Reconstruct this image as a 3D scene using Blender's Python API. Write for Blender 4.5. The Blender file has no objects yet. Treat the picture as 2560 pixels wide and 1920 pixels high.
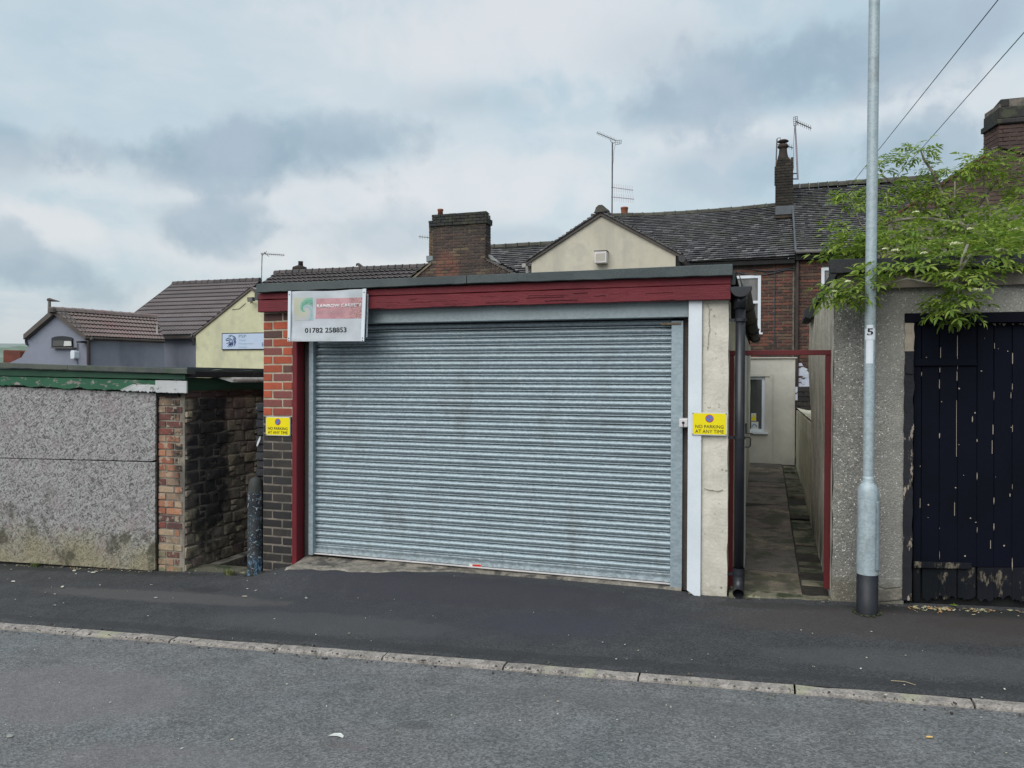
import bpy, bmesh, math, random
import numpy as np
from mathutils import Vector, Matrix, noise as mnoise

random.seed(7)
RNG = np.random.RandomState(7)
rad = math.radians
SC = bpy.context.scene
COL = SC.collection

# ------------------------------------------------------------------ camera
FPX = 1923.0
EYE = Vector((0, 0, 1.70))
RM = Matrix.Rotation(rad(18.08), 3, 'Z') @ Matrix.Rotation(rad(90 - .42), 3, 'X') @ Matrix.Rotation(.0045, 3, 'Z')
cam_data = bpy.data.cameras.new('camera')
cam_data.sensor_width = 36.0
cam_data.lens = 36.0 * FPX / 2560.0
cam_data.clip_start = 0.05
cam_data.clip_end = 5000
cam = bpy.data.objects.new('camera', cam_data)
COL.objects.link(cam)
cam.matrix_world = Matrix.Translation(EYE) @ RM.to_4x4()
SC.camera = cam

def ray(px, py):
    return RM @ Vector(((px - 1280) / FPX, -(py - 960) / FPX, -1))
def P(px, py, D):            # survey point on the plane y = D
    d = ray(px, py); return EYE + d * (D / d.y)
def PX(px, py, X):           # survey point on the plane x = X
    d = ray(px, py); return EYE + d * (X / d.x)
def PZ(px, py, z):
    d = ray(px, py); return EYE + d * ((z - EYE.z) / d.z)
def azel(px, py):
    d = ray(px, py).normalized(); return math.atan2(d.x, d.y), math.asin(d.z)
def PG(px, py):              # survey point on the pavement
    p = PZ(px, py, 0)
    for _ in range(12):
        p = PZ(px, py, gz(p.x, p.y))
    return p

# ------------------------------------------------------------------ world
SUN_EL, SUN_AZ = rad(42), rad(196)     # azimuth clockwise from +y
SKY_GAIN, SUN_STR = .575, 1.5
world = bpy.data.worlds.new('World'); SC.world = world
world.use_nodes = True
def build_world():
    nt = world.node_tree; nt.nodes.clear(); N = nt.nodes.new; L = nt.links.new
    out = N('ShaderNodeOutputWorld'); bg = N('ShaderNodeBackground'); L(bg.outputs[0], out.inputs[0])
    bg.inputs[1].default_value = 0.1
    sky = N('ShaderNodeTexSky'); sky.sky_type = 'NISHITA'; sky.sun_disc = False
    sky.sun_elevation = SUN_EL; sky.sun_rotation = SUN_AZ; sky.air_density = 1.6; sky.dust_density = 3
    tc = N('ShaderNodeTexCoord'); sep = N('ShaderNodeSeparateXYZ'); L(tc.outputs['Generated'], sep.inputs[0])
    def m(op, a, b=None, clamp=False):
        n = N('ShaderNodeMath'); n.operation = op; n.use_clamp = clamp
        for i, v in enumerate((a, b)):
            if v is None: continue
            if isinstance(v, (int, float)): n.inputs[i].default_value = v
            else: L(v, n.inputs[i])
        return n.outputs[0]
    X, Y, Z = sep.outputs
    az = m('ARCTAN2', X, Y); el = m('ARCSINE', Z)
    zz = m('ADD', m('MAXIMUM', Z, 0.0), .16)
    comb = N('ShaderNodeCombineXYZ'); L(m('DIVIDE', X, zz), comb.inputs[0]); L(m('DIVIDE', Y, zz), comb.inputs[1])
    def noise(vec, scale, detail=7, rough=.55, off=0, dist=0):
        mp = N('ShaderNodeMapping'); L(vec, mp.inputs[0]); mp.inputs[1].default_value = (off, off * 1.7, off * .6)
        n = N('ShaderNodeTexNoise'); n.inputs['Scale'].default_value = scale; n.inputs['Detail'].default_value = detail
        n.inputs['Roughness'].default_value = rough; n.inputs['Distortion'].default_value = dist
        L(mp.outputs[0], n.inputs['Vector']); return n.outputs['Fac']
    def mapr(v, a, b, c, d, smooth=True):
        n = N('ShaderNodeMapRange'); n.interpolation_type = 'SMOOTHSTEP' if smooth else 'LINEAR'
        L(v, n.inputs[0])
        for i, k in enumerate((a, b, c, d)): n.inputs[i + 1].default_value = k
        return n.outputs[0]
    def mix(fac, a, b):
        n = N('ShaderNodeMix'); n.data_type = 'RGBA'
        if isinstance(fac, (int, float)): n.inputs[0].default_value = fac
        else: L(fac, n.inputs[0])
        for i, v in ((6, a), (7, b)):
            if isinstance(v, tuple): n.inputs[i].default_value = (*v, 1)
            else: L(v, n.inputs[i])
        return n.outputs[2]
    g = 10 * SKY_GAIN
    S = lambda r, gg, b: tuple(g * (((c / 255 + .055) / 1.055) ** 2.4) for c in (r, gg, b))
    n1 = noise(comb.outputs[0], 1.1, 8, .55, 3.1, .4)
    n2 = noise(comb.outputs[0], 2.6, 8, .6, 9.4, .3)
    nd = noise(tc.outputs['Generated'], 7.5, 9, .56, 1.0, .25)
    nf = noise(tc.outputs['Generated'], 24.0, 6, .55, 5.0, .2)
    # broad thin cloud: blue-grey veil and paler cloud
    base = mix(mapr(n1, .36, .64, 0, 1), S(187, 208, 220), S(209, 220, 227))
    base = mix(mapr(n2, .50, .72, 0, .55), base, S(222, 228, 234))
    base = mix(mapr(el, -.02, .16, .7, 0), base, S(214, 216, 217))
    def blob(px, py, rx, ry, edge=.5, wob=1.0, tilt=0):
        a0, e0 = azel(px, py); ra, re = rx / FPX, ry / FPX
        da = m('SUBTRACT', az, a0); de = m('SUBTRACT', el, e0)
        if tilt:
            c, s = math.cos(tilt), math.sin(tilt)
            da, de = m('ADD', m('MULTIPLY', da, c), m('MULTIPLY', de, s)), m('SUBTRACT', m('MULTIPLY', de, c), m('MULTIPLY', da, s))
        q = m('ADD', m('POWER', m('DIVIDE', da, ra), 2), m('POWER', m('DIVIDE', de, re), 2))
        q = m('ADD', m('SQRT', q), m('MULTIPLY', m('SUBTRACT', nd, .5), -3.4 * wob))
        q = m('ADD', q, m('MULTIPLY', m('SUBTRACT', nf, .5), -1.5 * wob))
        return mapr(q, 1 + edge, 1 - edge, 0, 1)
    col = base
    pale = [(1450, 40, 480, 150, .8), (1350, 130, 330, 110, .7), (850, 560, 260, 90, .7), (1150, 470, 300, 70, .6), (700, 470, 620, 60, .6), (560, 620, 620, 60, .6), (1850, 330, 330, 45, .6),
            (2400, 240, 200, 60, .6), (1300, 420, 240, 40, .6), (120, 560, 120, 30, .5), (1000, 640, 300, 45, .6)]
    for px, py, rx, ry, e in pale:
        col = mix(m('MULTIPLY', blob(px, py, rx, ry, e), .75), col, S(224, 228, 232))
    dark = [(600, 395, 260, 58, .6, .95), (800, 345, 240, 50, .65, .8), (430, 430, 160, 40, .6, .6), (270, 385, 110, 32, .6, .45), (520, 575, 130, 52, .6, .85), (600, 520, 60, 40, .6, .5),
            (1990, 170, 330, 90, .55, .8), (1700, 270, 190, 50, .6, .6), (2300, 370, 130, 80, .35, .75), (1880, 420, 200, 60, .6, .5),
            (135, 680, 80, 38, .4, .7), (250, 735, 90, 34, .5, .55), (15, 640, 55, 48, .4, .7), (980, 590, 210, 50, .6, .45),
            (10, 350, 100, 60, .6, .6), (2300, 60, 330, 60, .7, .45), (1180, 250, 160, 40, .6, .3),
            (1330, 600, 130, 30, .6, .4), (1620, 120, 160, 60, .8, .25)]
    for px, py, rx, ry, e, k in dark:
        b = blob(px, py, rx, ry, e, 1.0, .05)
        shade = mix(mapr(nd, .38, .62, 0, 1), S(150, 173, 190), S(172, 189, 204))
        col = mix(m('MULTIPLY', b, k), col, shade)
    # the cloud deck brightens gently towards the zenith, as overcast does
    up = mapr(el, .45, 1.4, 1.0, 1.5)
    n = N('ShaderNodeVectorMath'); n.operation = 'SCALE'; L(col, n.inputs[0]); L(up, n.inputs['Scale'])
    fin = mix(.92, sky.outputs[0], n.outputs[0])
    L(fin, bg.inputs[0])
build_world()

sun_d = bpy.data.lights.new('sun', 'SUN'); sun_d.energy = SUN_STR; sun_d.angle = rad(55); sun_d.color = (1, .965, .92)
sun = bpy.data.objects.new('sun', sun_d); COL.objects.link(sun)
sdir = Vector((math.sin(SUN_AZ) * math.cos(SUN_EL), math.cos(SUN_AZ) * math.cos(SUN_EL), math.sin(SUN_EL)))
sun.rotation_euler = sdir.to_track_quat('Z', 'Y').to_euler()
SC.view_settings.view_transform = 'Standard'; SC.view_settings.look = 'None'
SC.view_settings.exposure = 0.80; SC.view_settings.gamma = 1.0; SC.view_settings.use_curve_mapping = False
SC.cycles.max_bounces = 6; SC.cycles.use_denoising = True

# ------------------------------------------------------------------ materials
class NT:
    def __init__(s, name):
        s.m = bpy.data.materials.new(name); s.m.use_nodes = True
        s.t = s.m.node_tree; s.t.nodes.clear()
        s.out = s.N('ShaderNodeOutputMaterial'); s.b = s.N('ShaderNodeBsdfPrincipled'); s.L(s.b.outputs[0], s.out.inputs[0])
        s._pos = None; s._rnd = None
    def N(s, t): return s.t.nodes.new(t)
    def L(s, a, b): s.t.links.new(a, b)
    @property
    def pos(s):
        if not s._pos: s._pos = s.N('ShaderNodeNewGeometry')
        return s._pos.outputs['Position']
    @property
    def rnd(s):
        if not s._rnd:
            s.pos; o = s.N('ShaderNodeObjectInfo')
            a = s.math('ADD', o.outputs['Random'], s._pos.outputs['Random Per Island'])
            s._rnd = s.math('FRACT', a)
        return s._rnd
    def val(s, sock, v):
        if isinstance(v, (int, float)): sock.default_value = v
        elif isinstance(v, tuple): sock.default_value = (*v, 1) if len(v) == 3 and len(sock.default_value) == 4 else v
        else: s.L(v, sock)
    def math(s, op, a, b=None, clamp=False):
        n = s.N('ShaderNodeMath'); n.operation = op; n.use_clamp = clamp; s.val(n.inputs[0], a)
        if b is not None: s.val(n.inputs[1], b)
        return n.outputs[0]
    def mix(s, f, a, b, blend='MIX'):
        n = s.N('ShaderNodeMix'); n.data_type = 'RGBA'; n.blend_type = blend
        s.val(n.inputs[0], f); s.val(n.inputs[6], a); s.val(n.inputs[7], b); return n.outputs[2]
    def mapr(s, v, a, b, c=0., d=1., smooth=True):
        n = s.N('ShaderNodeMapRange'); n.interpolation_type = 'SMOOTHSTEP' if smooth else 'LINEAR'
        s.L(v, n.inputs[0])
        for i, k in enumerate((a, b, c, d)): n.inputs[i + 1].default_value = k
        return n.outputs[0]
    def vec(s, stretch=(1, 1, 1), off=(0, 0, 0), rot=(0, 0, 0), src=None):
        n = s.N('ShaderNodeMapping'); s.L(src or s.pos, n.inputs[0]); n.inputs[1].default_value = off
        n.inputs[2].default_value = rot; n.inputs[3].default_value = stretch; return n.outputs[0]
    def noise(s, scale, detail=6, rough=.6, vec=None, dist=0, col=False):
        n = s.N('ShaderNodeTexNoise'); n.inputs['Scale'].default_value = scale; n.inputs['Detail'].default_value = detail
        n.inputs['Roughness'].default_value = rough; n.inputs['Distortion'].default_value = dist
        s.L(vec or s.pos, n.inputs['Vector']); return n.outputs['Color' if col else 'Fac']
    def voro(s, scale, vec=None, out='Distance', feat='F1', rand=1.0):
        n = s.N('ShaderNodeTexVoronoi'); n.feature = feat; n.inputs['Scale'].default_value = scale
        n.inputs['Randomness'].default_value = rand
        s.L(vec or s.pos, n.inputs['Vector']); return n.outputs[out]
    def ramp(s, f, stops, const=False):
        n = s.N('ShaderNodeValToRGB'); s.L(f, n.inputs[0]); r = n.color_ramp
        if const: r.interpolation = 'CONSTANT'
        while len(r.elements) < len(stops): r.elements.new(.5)
        for e, (p, c) in zip(r.elements, stops): e.position = p; e.color = (*c, 1) if len(c) == 3 else c
        return n.outputs[0]
    def bump(s, h, strength=.3, dist=.01, prev=None):
        n = s.N('ShaderNodeBump'); n.inputs['Strength'].default_value = strength; n.inputs['Distance'].default_value = dist
        s.L(h, n.inputs['Height'])
        if prev: s.L(prev, n.inputs['Normal'])
        s.L(n.outputs[0], s.b.inputs['Normal']); return n.outputs[0]
    def done(s, col, rough=.8, metal=0., spec=.4):
        s.val(s.b.inputs['Base Color'], col); s.val(s.b.inputs['Roughness'], rough); s.val(s.b.inputs['Metallic'], metal)
        s.val(s.b.inputs['Specular IOR Level'], spec); return s.m

def mat(name, c1, c2=None, scale=6, detail=7, rough=.85, metal=0., spec=.35, bump=.25, bscale=70, bdist=.004,
        pal=None, spots=(), stretch=(1, 1, 1), lo=.35, hi=.65, fine=.25):
    t = NT(name)
    f = t.noise(scale, detail, .62, t.vec(stretch))
    fm = t.mapr(f, lo, hi)
    if pal:
        c = t.ramp(t.rnd, [(i / len(pal), p) for i, p in enumerate(pal)], True)
        if c2: c = t.mix(t.math('MULTIPLY', fm, .6), c, c2)
    else:
        c = t.mix(fm, c1, c2 or tuple(x * .75 for x in c1))
    fn = t.noise(bscale, 5, .65)
    g = t.mapr(fn, .3, .7, 1 - fine, 1 + fine, False)
    n = t.N('ShaderNodeVectorMath'); n.operation = 'SCALE'; t.L(c, n.inputs[0]); t.L(g, n.inputs['Scale']); c = n.outputs[0]
    for i, s in enumerate(spots):
        sf = t.noise(s.get('scale', 5), s.get('detail', 6), .6, t.vec(s.get('stretch', (1, 1, 1)), (i * 3.7 + s.get('seed', 0), i * 1.3, i * 5.1)))
        mk = t.mapr(sf, s['lo'], s['hi'], 0, s.get('k', 1.))
        if 'z' in s:      # rises from 0 at z[0] to 1 at z[1]
            sp = t.N('ShaderNodeSeparateXYZ'); t.L(t.pos, sp.inputs[0])
            zz = t.math('ADD', sp.outputs[2], t.math('MULTIPLY', t.math('SUBTRACT', sf, .5), s.get('wob', .6)))
            mk = t.math('MULTIPLY', mk, t.mapr(zz, s['z'][0], s['z'][1]))
        if 'blob' in s:   # a stain with a shape of its own: centre and radii
            cx, cy, cz, rx, ry, rz = s['blob']
            v = t.vec((1 / rx, 1 / ry, 1 / rz), (-cx / rx, -cy / ry, -cz / rz))
            ln = t.N('ShaderNodeVectorMath'); ln.operation = 'LENGTH'; t.L(v, ln.inputs[0])
            d = t.math('ADD', ln.outputs['Value'], t.math('MULTIPLY', t.math('SUBTRACT', sf, .5), s.get('wob', 1.)))
            mk = t.math('MULTIPLY', t.mapr(d, 1.15, .75), s.get('k', 1.)) if s.get('solid') else t.math('MULTIPLY', mk, t.mapr(d, 1.2, .7))
        c = t.mix(mk, c, s['c'])
    if bump: t.bump(fn, bump, bdist)
    return t.done(c, rough, metal, spec)

def g(v): return (v, v, v)
M = {}
# brick and masonry
M['red_brick'] = mat('red_brick', None, (.17, .055, .035), 9, pal=[(.33, .075, .04), (.38, .085, .045), (.30, .07, .04), (.24, .06, .045), (.36, .09, .05), (.19, .065, .06)], rough=.85, bump=.35, lo=.45, hi=.8, fine=.15)
M['plum_brick'] = mat('plum_brick', None, (.10, .05, .045), 9, pal=[(.085, .05, .045), (.12, .06, .05)], bump=.3, fine=.15)
M['blue_brick'] = mat('blue_brick', None, (0.016, 0.015, 0.016), 8, pal=[(0.028, 0.025, 0.025), (0.034, 0.029, 0.027), (0.024, 0.022, 0.024), (0.04, 0.034, 0.03)], rough=.6, bump=.3, fine=.15,
                      spots=[dict(c=(.10, .09, .075), lo=.62, hi=.72, scale=14, k=.5)])
M['mortar'] = mat('mortar', (.44, .38, .29), (.32, .27, .21), 12, bump=.4, bscale=120)
M['grey_mortar'] = mat('grey_mortar', (.19, .165, .135), (.11, .098, .085), 9, bump=.4, bscale=120)
M['dark_mortar'] = mat('dark_mortar', (.17, .15, .13), (.09, .08, .07), 10, bump=.4, bscale=120)
M['old_mortar'] = mat('old_mortar', (.24, .215, .175), (.10, .09, .08), 2.5, bump=.4, bscale=90)
M['old_brick'] = mat('old_brick', None, (.045, .035, .032), 4, pal=[(.27, .10, .06), (.12, .05, .043), (.30, .14, .085), (.34, .25, .17), (.09, .045, .042), (.30, .18, .12), (.18, .06, .048), (.36, .17, .10), (.24, .17, .12)], bump=.5, lo=.5, hi=.75, bdist=.006,
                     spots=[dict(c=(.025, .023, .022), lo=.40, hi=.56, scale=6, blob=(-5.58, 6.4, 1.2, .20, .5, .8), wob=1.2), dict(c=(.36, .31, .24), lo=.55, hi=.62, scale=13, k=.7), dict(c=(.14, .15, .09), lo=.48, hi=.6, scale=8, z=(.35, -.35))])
M['rock_block'] = mat('rock_block', None, (.07, .062, .055), 5, pal=[(.33, .28, .21), (.26, .215, .165), (.38, .32, .225), (.28, .24, .19), (.25, .19, .16)], rough=.95, bump=.9, bscale=38, bdist=.012, lo=.4, hi=.7,
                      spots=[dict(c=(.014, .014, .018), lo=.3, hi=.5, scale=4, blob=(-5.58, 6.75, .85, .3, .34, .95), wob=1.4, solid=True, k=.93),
                             dict(c=(.05, .047, .044), lo=.48, hi=.64, scale=3.5, k=.65), dict(c=(.30, .28, .24), lo=.67, hi=.73, scale=16, k=.6)])
M['house_brick'] = mat('house_brick', None, (.035, .026, .023), 1.4, pal=[(.13, .054, .041), (.095, .045, .037), (.16, .066, .046), (.075, .042, .035), (.12, .075, .052), (.065, .038, .032)], bump=.3, bscale=30, lo=.48, hi=.66, fine=.2,
                       spots=[dict(c=(.05, .045, .04), lo=.45, hi=.6, scale=1.1, k=.8, z=(3.0, 2.2), wob=.4)])
M['stack_brick'] = mat('stack_brick', None, (.03, .026, .024), 1.1, pal=[(.075, .05, .042), (.055, .042, .038), (.085, .055, .046), (.07, .055, .046), (.048, .038, .036), (.13, .10, .065), (.062, .045, .04)], bump=.4, bscale=25, lo=.42, hi=.7, fine=.25,
                       spots=[dict(c=(.19, .08, .055), lo=.36, hi=.50, scale=3, blob=(-8.05, 19, 4.5, .36, 1, .62), wob=.9, k=.75), dict(c=(.028, .03, .025), lo=.4, hi=.6, scale=2, z=(5.45, 5.8), wob=.3)])
M['dark_stack'] = mat('dark_stack', None, (.015, .014, .012), 2, pal=[(.035, .03, .024), (.022, .02, .017), (.05, .04, .03), (.028, .026, .02)], bump=.5, bscale=25,
                      spots=[dict(c=(.15, .10, .055), lo=.4, hi=.6, scale=3, z=(6.45, 6.1), wob=.3, k=.8)])
M['dark_brick'] = mat('dark_brick', None, (.05, .034, .03), 1.5, pal=[(.10, .062, .053), (.082, .053, .047), (.11, .07, .058), (.074, .05, .045)], bump=.4, bscale=25, fine=.2)  # dull dark brown brick, less red than the house brick
M['far_brick'] = mat('far_brick', (.17, .05, .035), (.11, .04, .03), 3)
# renders
M['cream_render'] = mat('cream_render', (.61, .58, .505), (.49, .465, .405), 3.5, rough=.9, bump=.8, bscale=38, bdist=.006, fine=.07,
                        spots=[dict(c=(.20, .18, .14), lo=.64, hi=.70, scale=22, k=.8), dict(c=(.30, .27, .2), lo=.42, hi=.6, scale=9, z=(.25, -.15), k=.9, wob=.5), dict(c=(.33, .31, .26), lo=.55, hi=.75, scale=2.5, k=.5, stretch=(1, 1, .3))])
M['lane_render'] = mat('lane_render', (0.65, 0.611, 0.481), (0.52, 0.481, 0.364), 3, rough=.92, bump=.5, bscale=40, bdist=.006, fine=.07,
                       spots=[dict(c=(.12, .12, .08), lo=.42, hi=.58, scale=6, z=(.5, .0), wob=.8), dict(c=(.22, .2, .14), lo=.52, hi=.7, scale=5, k=.7, stretch=(1, 1, .35))])
M['yard_render'] = mat('yard_render', (0.538, 0.526, 0.47), (0.448, 0.437, 0.392), 1.6, rough=.9, bump=.4, bscale=12, bdist=.01, fine=.05, spots=[dict(c=(.26, .26, .24), lo=.55, hi=.75, scale=1.2, k=.5)])
M['gable_render'] = mat('gable_render', (0.515, 0.484, 0.397), (0.474, 0.443, 0.36), 1.0, rough=.9, bump=.15, bscale=9, fine=.05, spots=[dict(c=(.33, .32, .27), lo=.46, hi=.66, scale=1.6, k=.5, stretch=(1, 1, .25)), dict(c=(.36, .35, .30), lo=.5, hi=.66, scale=3, k=.4)])
M['office_cream'] = mat('office_cream', (.58, .57, .385), (.50, .49, .33), .8, rough=.9, bump=.15, bscale=6, fine=.05, spots=[dict(c=(.38, .38, .28), lo=.48, hi=.66, scale=1.1, k=.55, stretch=(1, 1, .35)), dict(c=(.40, .40, .30), lo=.5, hi=.64, scale=2.5, k=.5)])
M['office_grey'] = mat('office_grey', (0.24, 0.259, 0.317), (0.203, 0.219, 0.27), .7, rough=.85, bump=.1, bscale=6, fine=.05, spots=[dict(c=(.11, .12, .15), lo=.55, hi=.75, scale=.9, k=.6, stretch=(1, 1, .3))])
M['pale_rough'] = mat('pale_rough', (0.576, 0.536, 0.456), (0.352, 0.328, 0.28), 4, rough=.95, bump=.9, bscale=22, bdist=.014, stretch=(1, 1, .25),
                      spots=[dict(c=(.10, .10, .07), lo=.44, hi=.62, scale=5, z=(.9, .1), wob=.8, stretch=(1, 1, .3)), dict(c=(.5, .46, .36), lo=.5, hi=.62, scale=8, z=(1.9, 2.3), k=.7)])
M['concrete'] = mat('concrete', (.26, .235, .20), (.13, .12, .10), 9, bump=.6, bscale=60, spots=[dict(c=(.07, .065, .06), lo=.5, hi=.62, scale=6)])
M['kerb_stone'] = mat('kerb_stone', (.31, .28, .255), (.19, .172, .157), 14, bump=.7, bscale=80, bdist=.004, fine=.4,
                      spots=[dict(c=(.30, .30, .2), lo=.56, hi=.66, scale=3, k=.6), dict(c=(.12, .11, .10), lo=.58, hi=.66, scale=25)])
M['slab'] = mat('slab', None, (.10, .088, .078), 3, pal=[(.125, .11, .098), (.16, .135, .11), (.11, .098, .088), (.18, .15, .11), (.15, .115, .10)], bump=.4, bscale=80,
                spots=[dict(c=(.28, .25, .16), lo=.55, hi=.66, scale=2.5, k=.7), dict(c=(.045, .05, .03), lo=.48, hi=.62, scale=3.5, k=.8), dict(c=(.05, .045, .04), lo=.5, hi=.6, scale=11, k=.5)])
M['edge_slab'] = mat('edge_slab', None, (.05, .05, .035), 5, pal=[(.12, .11, .08), (.15, .14, .10), (.10, .095, .07)], bump=.6, bscale=60,
                     spots=[dict(c=(.03, .04, .018), lo=.45, hi=.58, scale=5), dict(c=(.32, .3, .2), lo=.62, hi=.68, scale=6, k=.7)])
M['soil'] = mat('soil', (.035, .03, .024), (.015, .013, .011), 8, bump=.8, bscale=50)
M['white_patch'] = mat('white_patch', (.55, .60, .70), (.45, .5, .6), 3, bump=.2, spots=[dict(c=(.07, .045, .04), lo=.57, hi=.6, scale=5, stretch=(1, 1, 2))])
# boards and paint
def painted(name, c, c2, wood=(.30, .28, .25), peel=None, grain=(1, 1, 14), bump=.4, rough=.55, pscale=7, wob=(1, 1, 1)):
    t = NT(name)
    gr = t.noise(9, 8, .7, t.vec(grain), .4)
    col = t.mix(t.mapr(t.noise(2.2, 5), .35, .65), c, c2)
    col = t.mix(t.mapr(gr, .30, .42, .5, 0), col, tuple(x * .35 for x in c))
    h = gr
    if peel:
        pf = t.mapr(t.noise(pscale, 9, .72, t.vec(wob)), peel[0], peel[1])
        wd = t.mix(t.mapr(gr, .35, .65), wood, tuple(x * .45 for x in wood))
        col = t.mix(pf, col, wd); h = t.math('SUBTRACT', gr, t.math('MULTIPLY', pf, .5))
    t.bump(h, bump, .006)
    return t.done(col, rough, 0, .12 if 'navy' in name else .3)
M['red_paint'] = painted('red_paint', (.155, .020, .028), (.125, .016, .024), wood=(.16, .07, .05), peel=(.66, .70), grain=(.5, 1, 20), bump=1.0, wob=(.4, 1, 3))
M['red_post'] = painted('red_post', (.155, .014, .02), (.12, .012, .018), wood=(.07, .015, .015), peel=(.68, .72), grain=(14, 14, .7))
M['gate_red'] = painted('gate_red', (.105, .012, .015), (.08, .01, .013), wood=(.15, .05, .04), peel=(.72, .76), grain=(8, 8, 1), bump=.2)
M['green_paint'] = painted('green_paint', (.02, .088, .047), (.028, .11, .06), wood=(.30, .28, .26), peel=(.555, .585), grain=(.7, 1, 16), pscale=6, wob=(1, 1, 2.6))
M['green_dark'] = painted('green_dark', (.016, .055, .034), (.022, .07, .04), wood=(.10, .1, .09), peel=(.70, .75), grain=(.7, 1, 16))
M['white_flaky'] = painted('white_flaky', (.46, .47, .48), (.36, .38, .38), wood=(.10, .12, .09), peel=(.53, .59), grain=(.7, 1, 12))
M['grey_board'] = painted('grey_board', (.185, .16, .135), (.13, .115, .10), wood=(.07, .06, .05), peel=(.62, .7), grain=(.6, 1, 18), rough=.85)
M['navy_paint'] = painted('navy_paint', (.002, .0035, .010), (.0015, .0025, .007), wood=(.34, .32, .25), peel=(.715, .73), grain=(16, 16, .6), rough=.75, pscale=11, wob=(1.6, 1.6, .5), bump=.3)
M['navy_rotten'] = painted('navy_rotten', (.012, .013, .018), (.007, .009, .012), wood=(.17, .15, .115), peel=(.55, .62), grain=(16, 16, .6), rough=.8, pscale=9, wob=(1.5, 1.5, .6), bump=.8)
M['post_peel'] = painted('post_peel', (.012, .014, .02), (.02, .02, .025), wood=(.40, .34, .28), peel=(.57, .60), grain=(16, 16, .5), rough=.8, pscale=6, wob=(2, 2, .7), bump=.8)
M['bare_peel'] = painted('bare_peel', (.38, .33, .27), (.30, .26, .21), wood=(.03, .03, .03), peel=(.62, .66), grain=(16, 16, .5), rough=.85, bump=.8)
M['white_pvc'] = mat('white_pvc', (.66, .71, .76), (.60, .65, .70), 2, rough=.35, bump=.03, spec=.5, fine=.03, spots=[dict(c=(.3, .32, .33), lo=.68, hi=.72, scale=16, k=.6)])
M['white_box'] = mat('white_box', (.62, .60, .60), (.55, .53, .53), 6, rough=.5, bump=.05, fine=.04)
M['black_plastic'] = mat('black_plastic', (.012, .014, .019), (.018, .02, .026), 4, rough=.35, bump=.05, spec=.5, fine=.1)
M['old_gutter'] = mat('old_gutter', (.065, .06, .053), (.03, .028, .025), 7, rough=.8, bump=.5, bscale=30, spots=[dict(c=(.11, .115, .09), lo=.55, hi=.66, scale=14, k=.7)])
M['felt'] = mat('felt', (.088, .104, .105), (.066, .08, .084), 2.5, rough=.92, bump=.8, bscale=160, bdist=.004, fine=.35, spots=[dict(c=(.10, .12, .07), lo=.58, hi=.72, scale=4, k=.5)])
M['felt_black'] = mat('felt_black', (.022, .024, .027), (.032, .034, .037), 3, rough=.85, bump=.9, bscale=120, bdist=.005, fine=.5)
M['lichen_cap'] = mat('lichen_cap', (.095, .105, .088), (.065, .074, .072), 3.5, rough=.95, bump=.6, bscale=70, fine=.2, spots=[dict(c=(.04, .07, .035), lo=.5, hi=.66, scale=3, k=.7), dict(c=(.15, .16, .14), lo=.62, hi=.7, scale=12, k=.6)])
M['tar'] = mat('tar', (.012, .013, .018), (.03, .03, .032), 4, rough=.55, bump=.5, bscale=30, spots=[dict(c=(.18, .19, .16), lo=.62, hi=.7, scale=14, k=.6)])
M['rust_steel'] = mat('rust_steel', (.10, .085, .078), (.06, .05, .048), 5, rough=.7, metal=.3, bump=.2, stretch=(1, 1, .3))
M['brass'] = mat('brass', (.20, .16, .11), (.11, .09, .07), 6, rough=.6, metal=.4)
M['glass'] = mat('glass', (.03, .035, .036), (.055, .06, .058), 1.5, rough=.06, bump=0, spec=1.0, fine=.02)
M['curtain_glass'] = mat('curtain_glass', (.17, .165, .16), (.09, .09, .09), 2.2, rough=.1, bump=0, spec=.8, fine=.05, stretch=(3, 3, .7))
M['dark'] = mat('dark', (.01, .01, .011), (.015, .015, .016), 4)
M['black_ink'] = mat('black_ink', (.012, .014, .022), None, 4, rough=.5, bump=0, fine=0)
M['white_ink'] = mat('white_ink', (.60, .60, .61), None, 4, rough=.5, bump=0, fine=.03)
M['bright_ink'] = mat('bright_ink', (.74, .74, .75), None, 4, rough=.5, bump=0, fine=0)
M['pale_ink'] = mat('pale_ink', (.56, .42, .44), None, 4, rough=.5, bump=0, fine=.03)
M['grey_ink'] = mat('grey_ink', (.13, .20, .22), None, 4, rough=.5, bump=0, fine=0)
M['faint_ink'] = mat('faint_ink', (.33, .45, .54), None, 4, rough=.5, bump=0, fine=0)
M['navy_ink'] = mat('navy_ink', (.014, .04, .14), (.01, .025, .09), 4, rough=.5, bump=0, fine=0)
M['yellow'] = mat('yellow', (.78, .66, .003), (.74, .62, .003), 3, rough=.4, bump=0, fine=.02)
M['red_ink'] = mat('red_ink', (.50, .04, .03), None, 4, rough=.4, bump=0, fine=0)
M['blue_ink'] = mat('blue_ink', (.06, .21, .50), None, 4, rough=.4, bump=0, fine=0)
M['plate_white'] = mat('plate_white', (.60, .61, .58), (.54, .55, .53), 5, rough=.4, bump=0, fine=.03)
M['sign_face'] = mat('sign_face', (.43, .53, .68), (.47, .54, .67), 2, rough=.4, bump=0, fine=.02)
M['lead'] = mat('lead', (.24, .28, .30), (.17, .20, .22), 3, rough=.6, bump=.15, metal=.2)
M['lead_dark'] = mat('lead_dark', (.10, .115, .13), (.07, .08, .09), 3, rough=.65, bump=.2)
M['terracotta'] = mat('terracotta', (.30, .10, .055), (.2, .075, .045), 5, rough=.8)
M['dark_pot'] = mat('dark_pot', (.05, .035, .03), (.025, .02, .018), 5, rough=.85)
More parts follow.
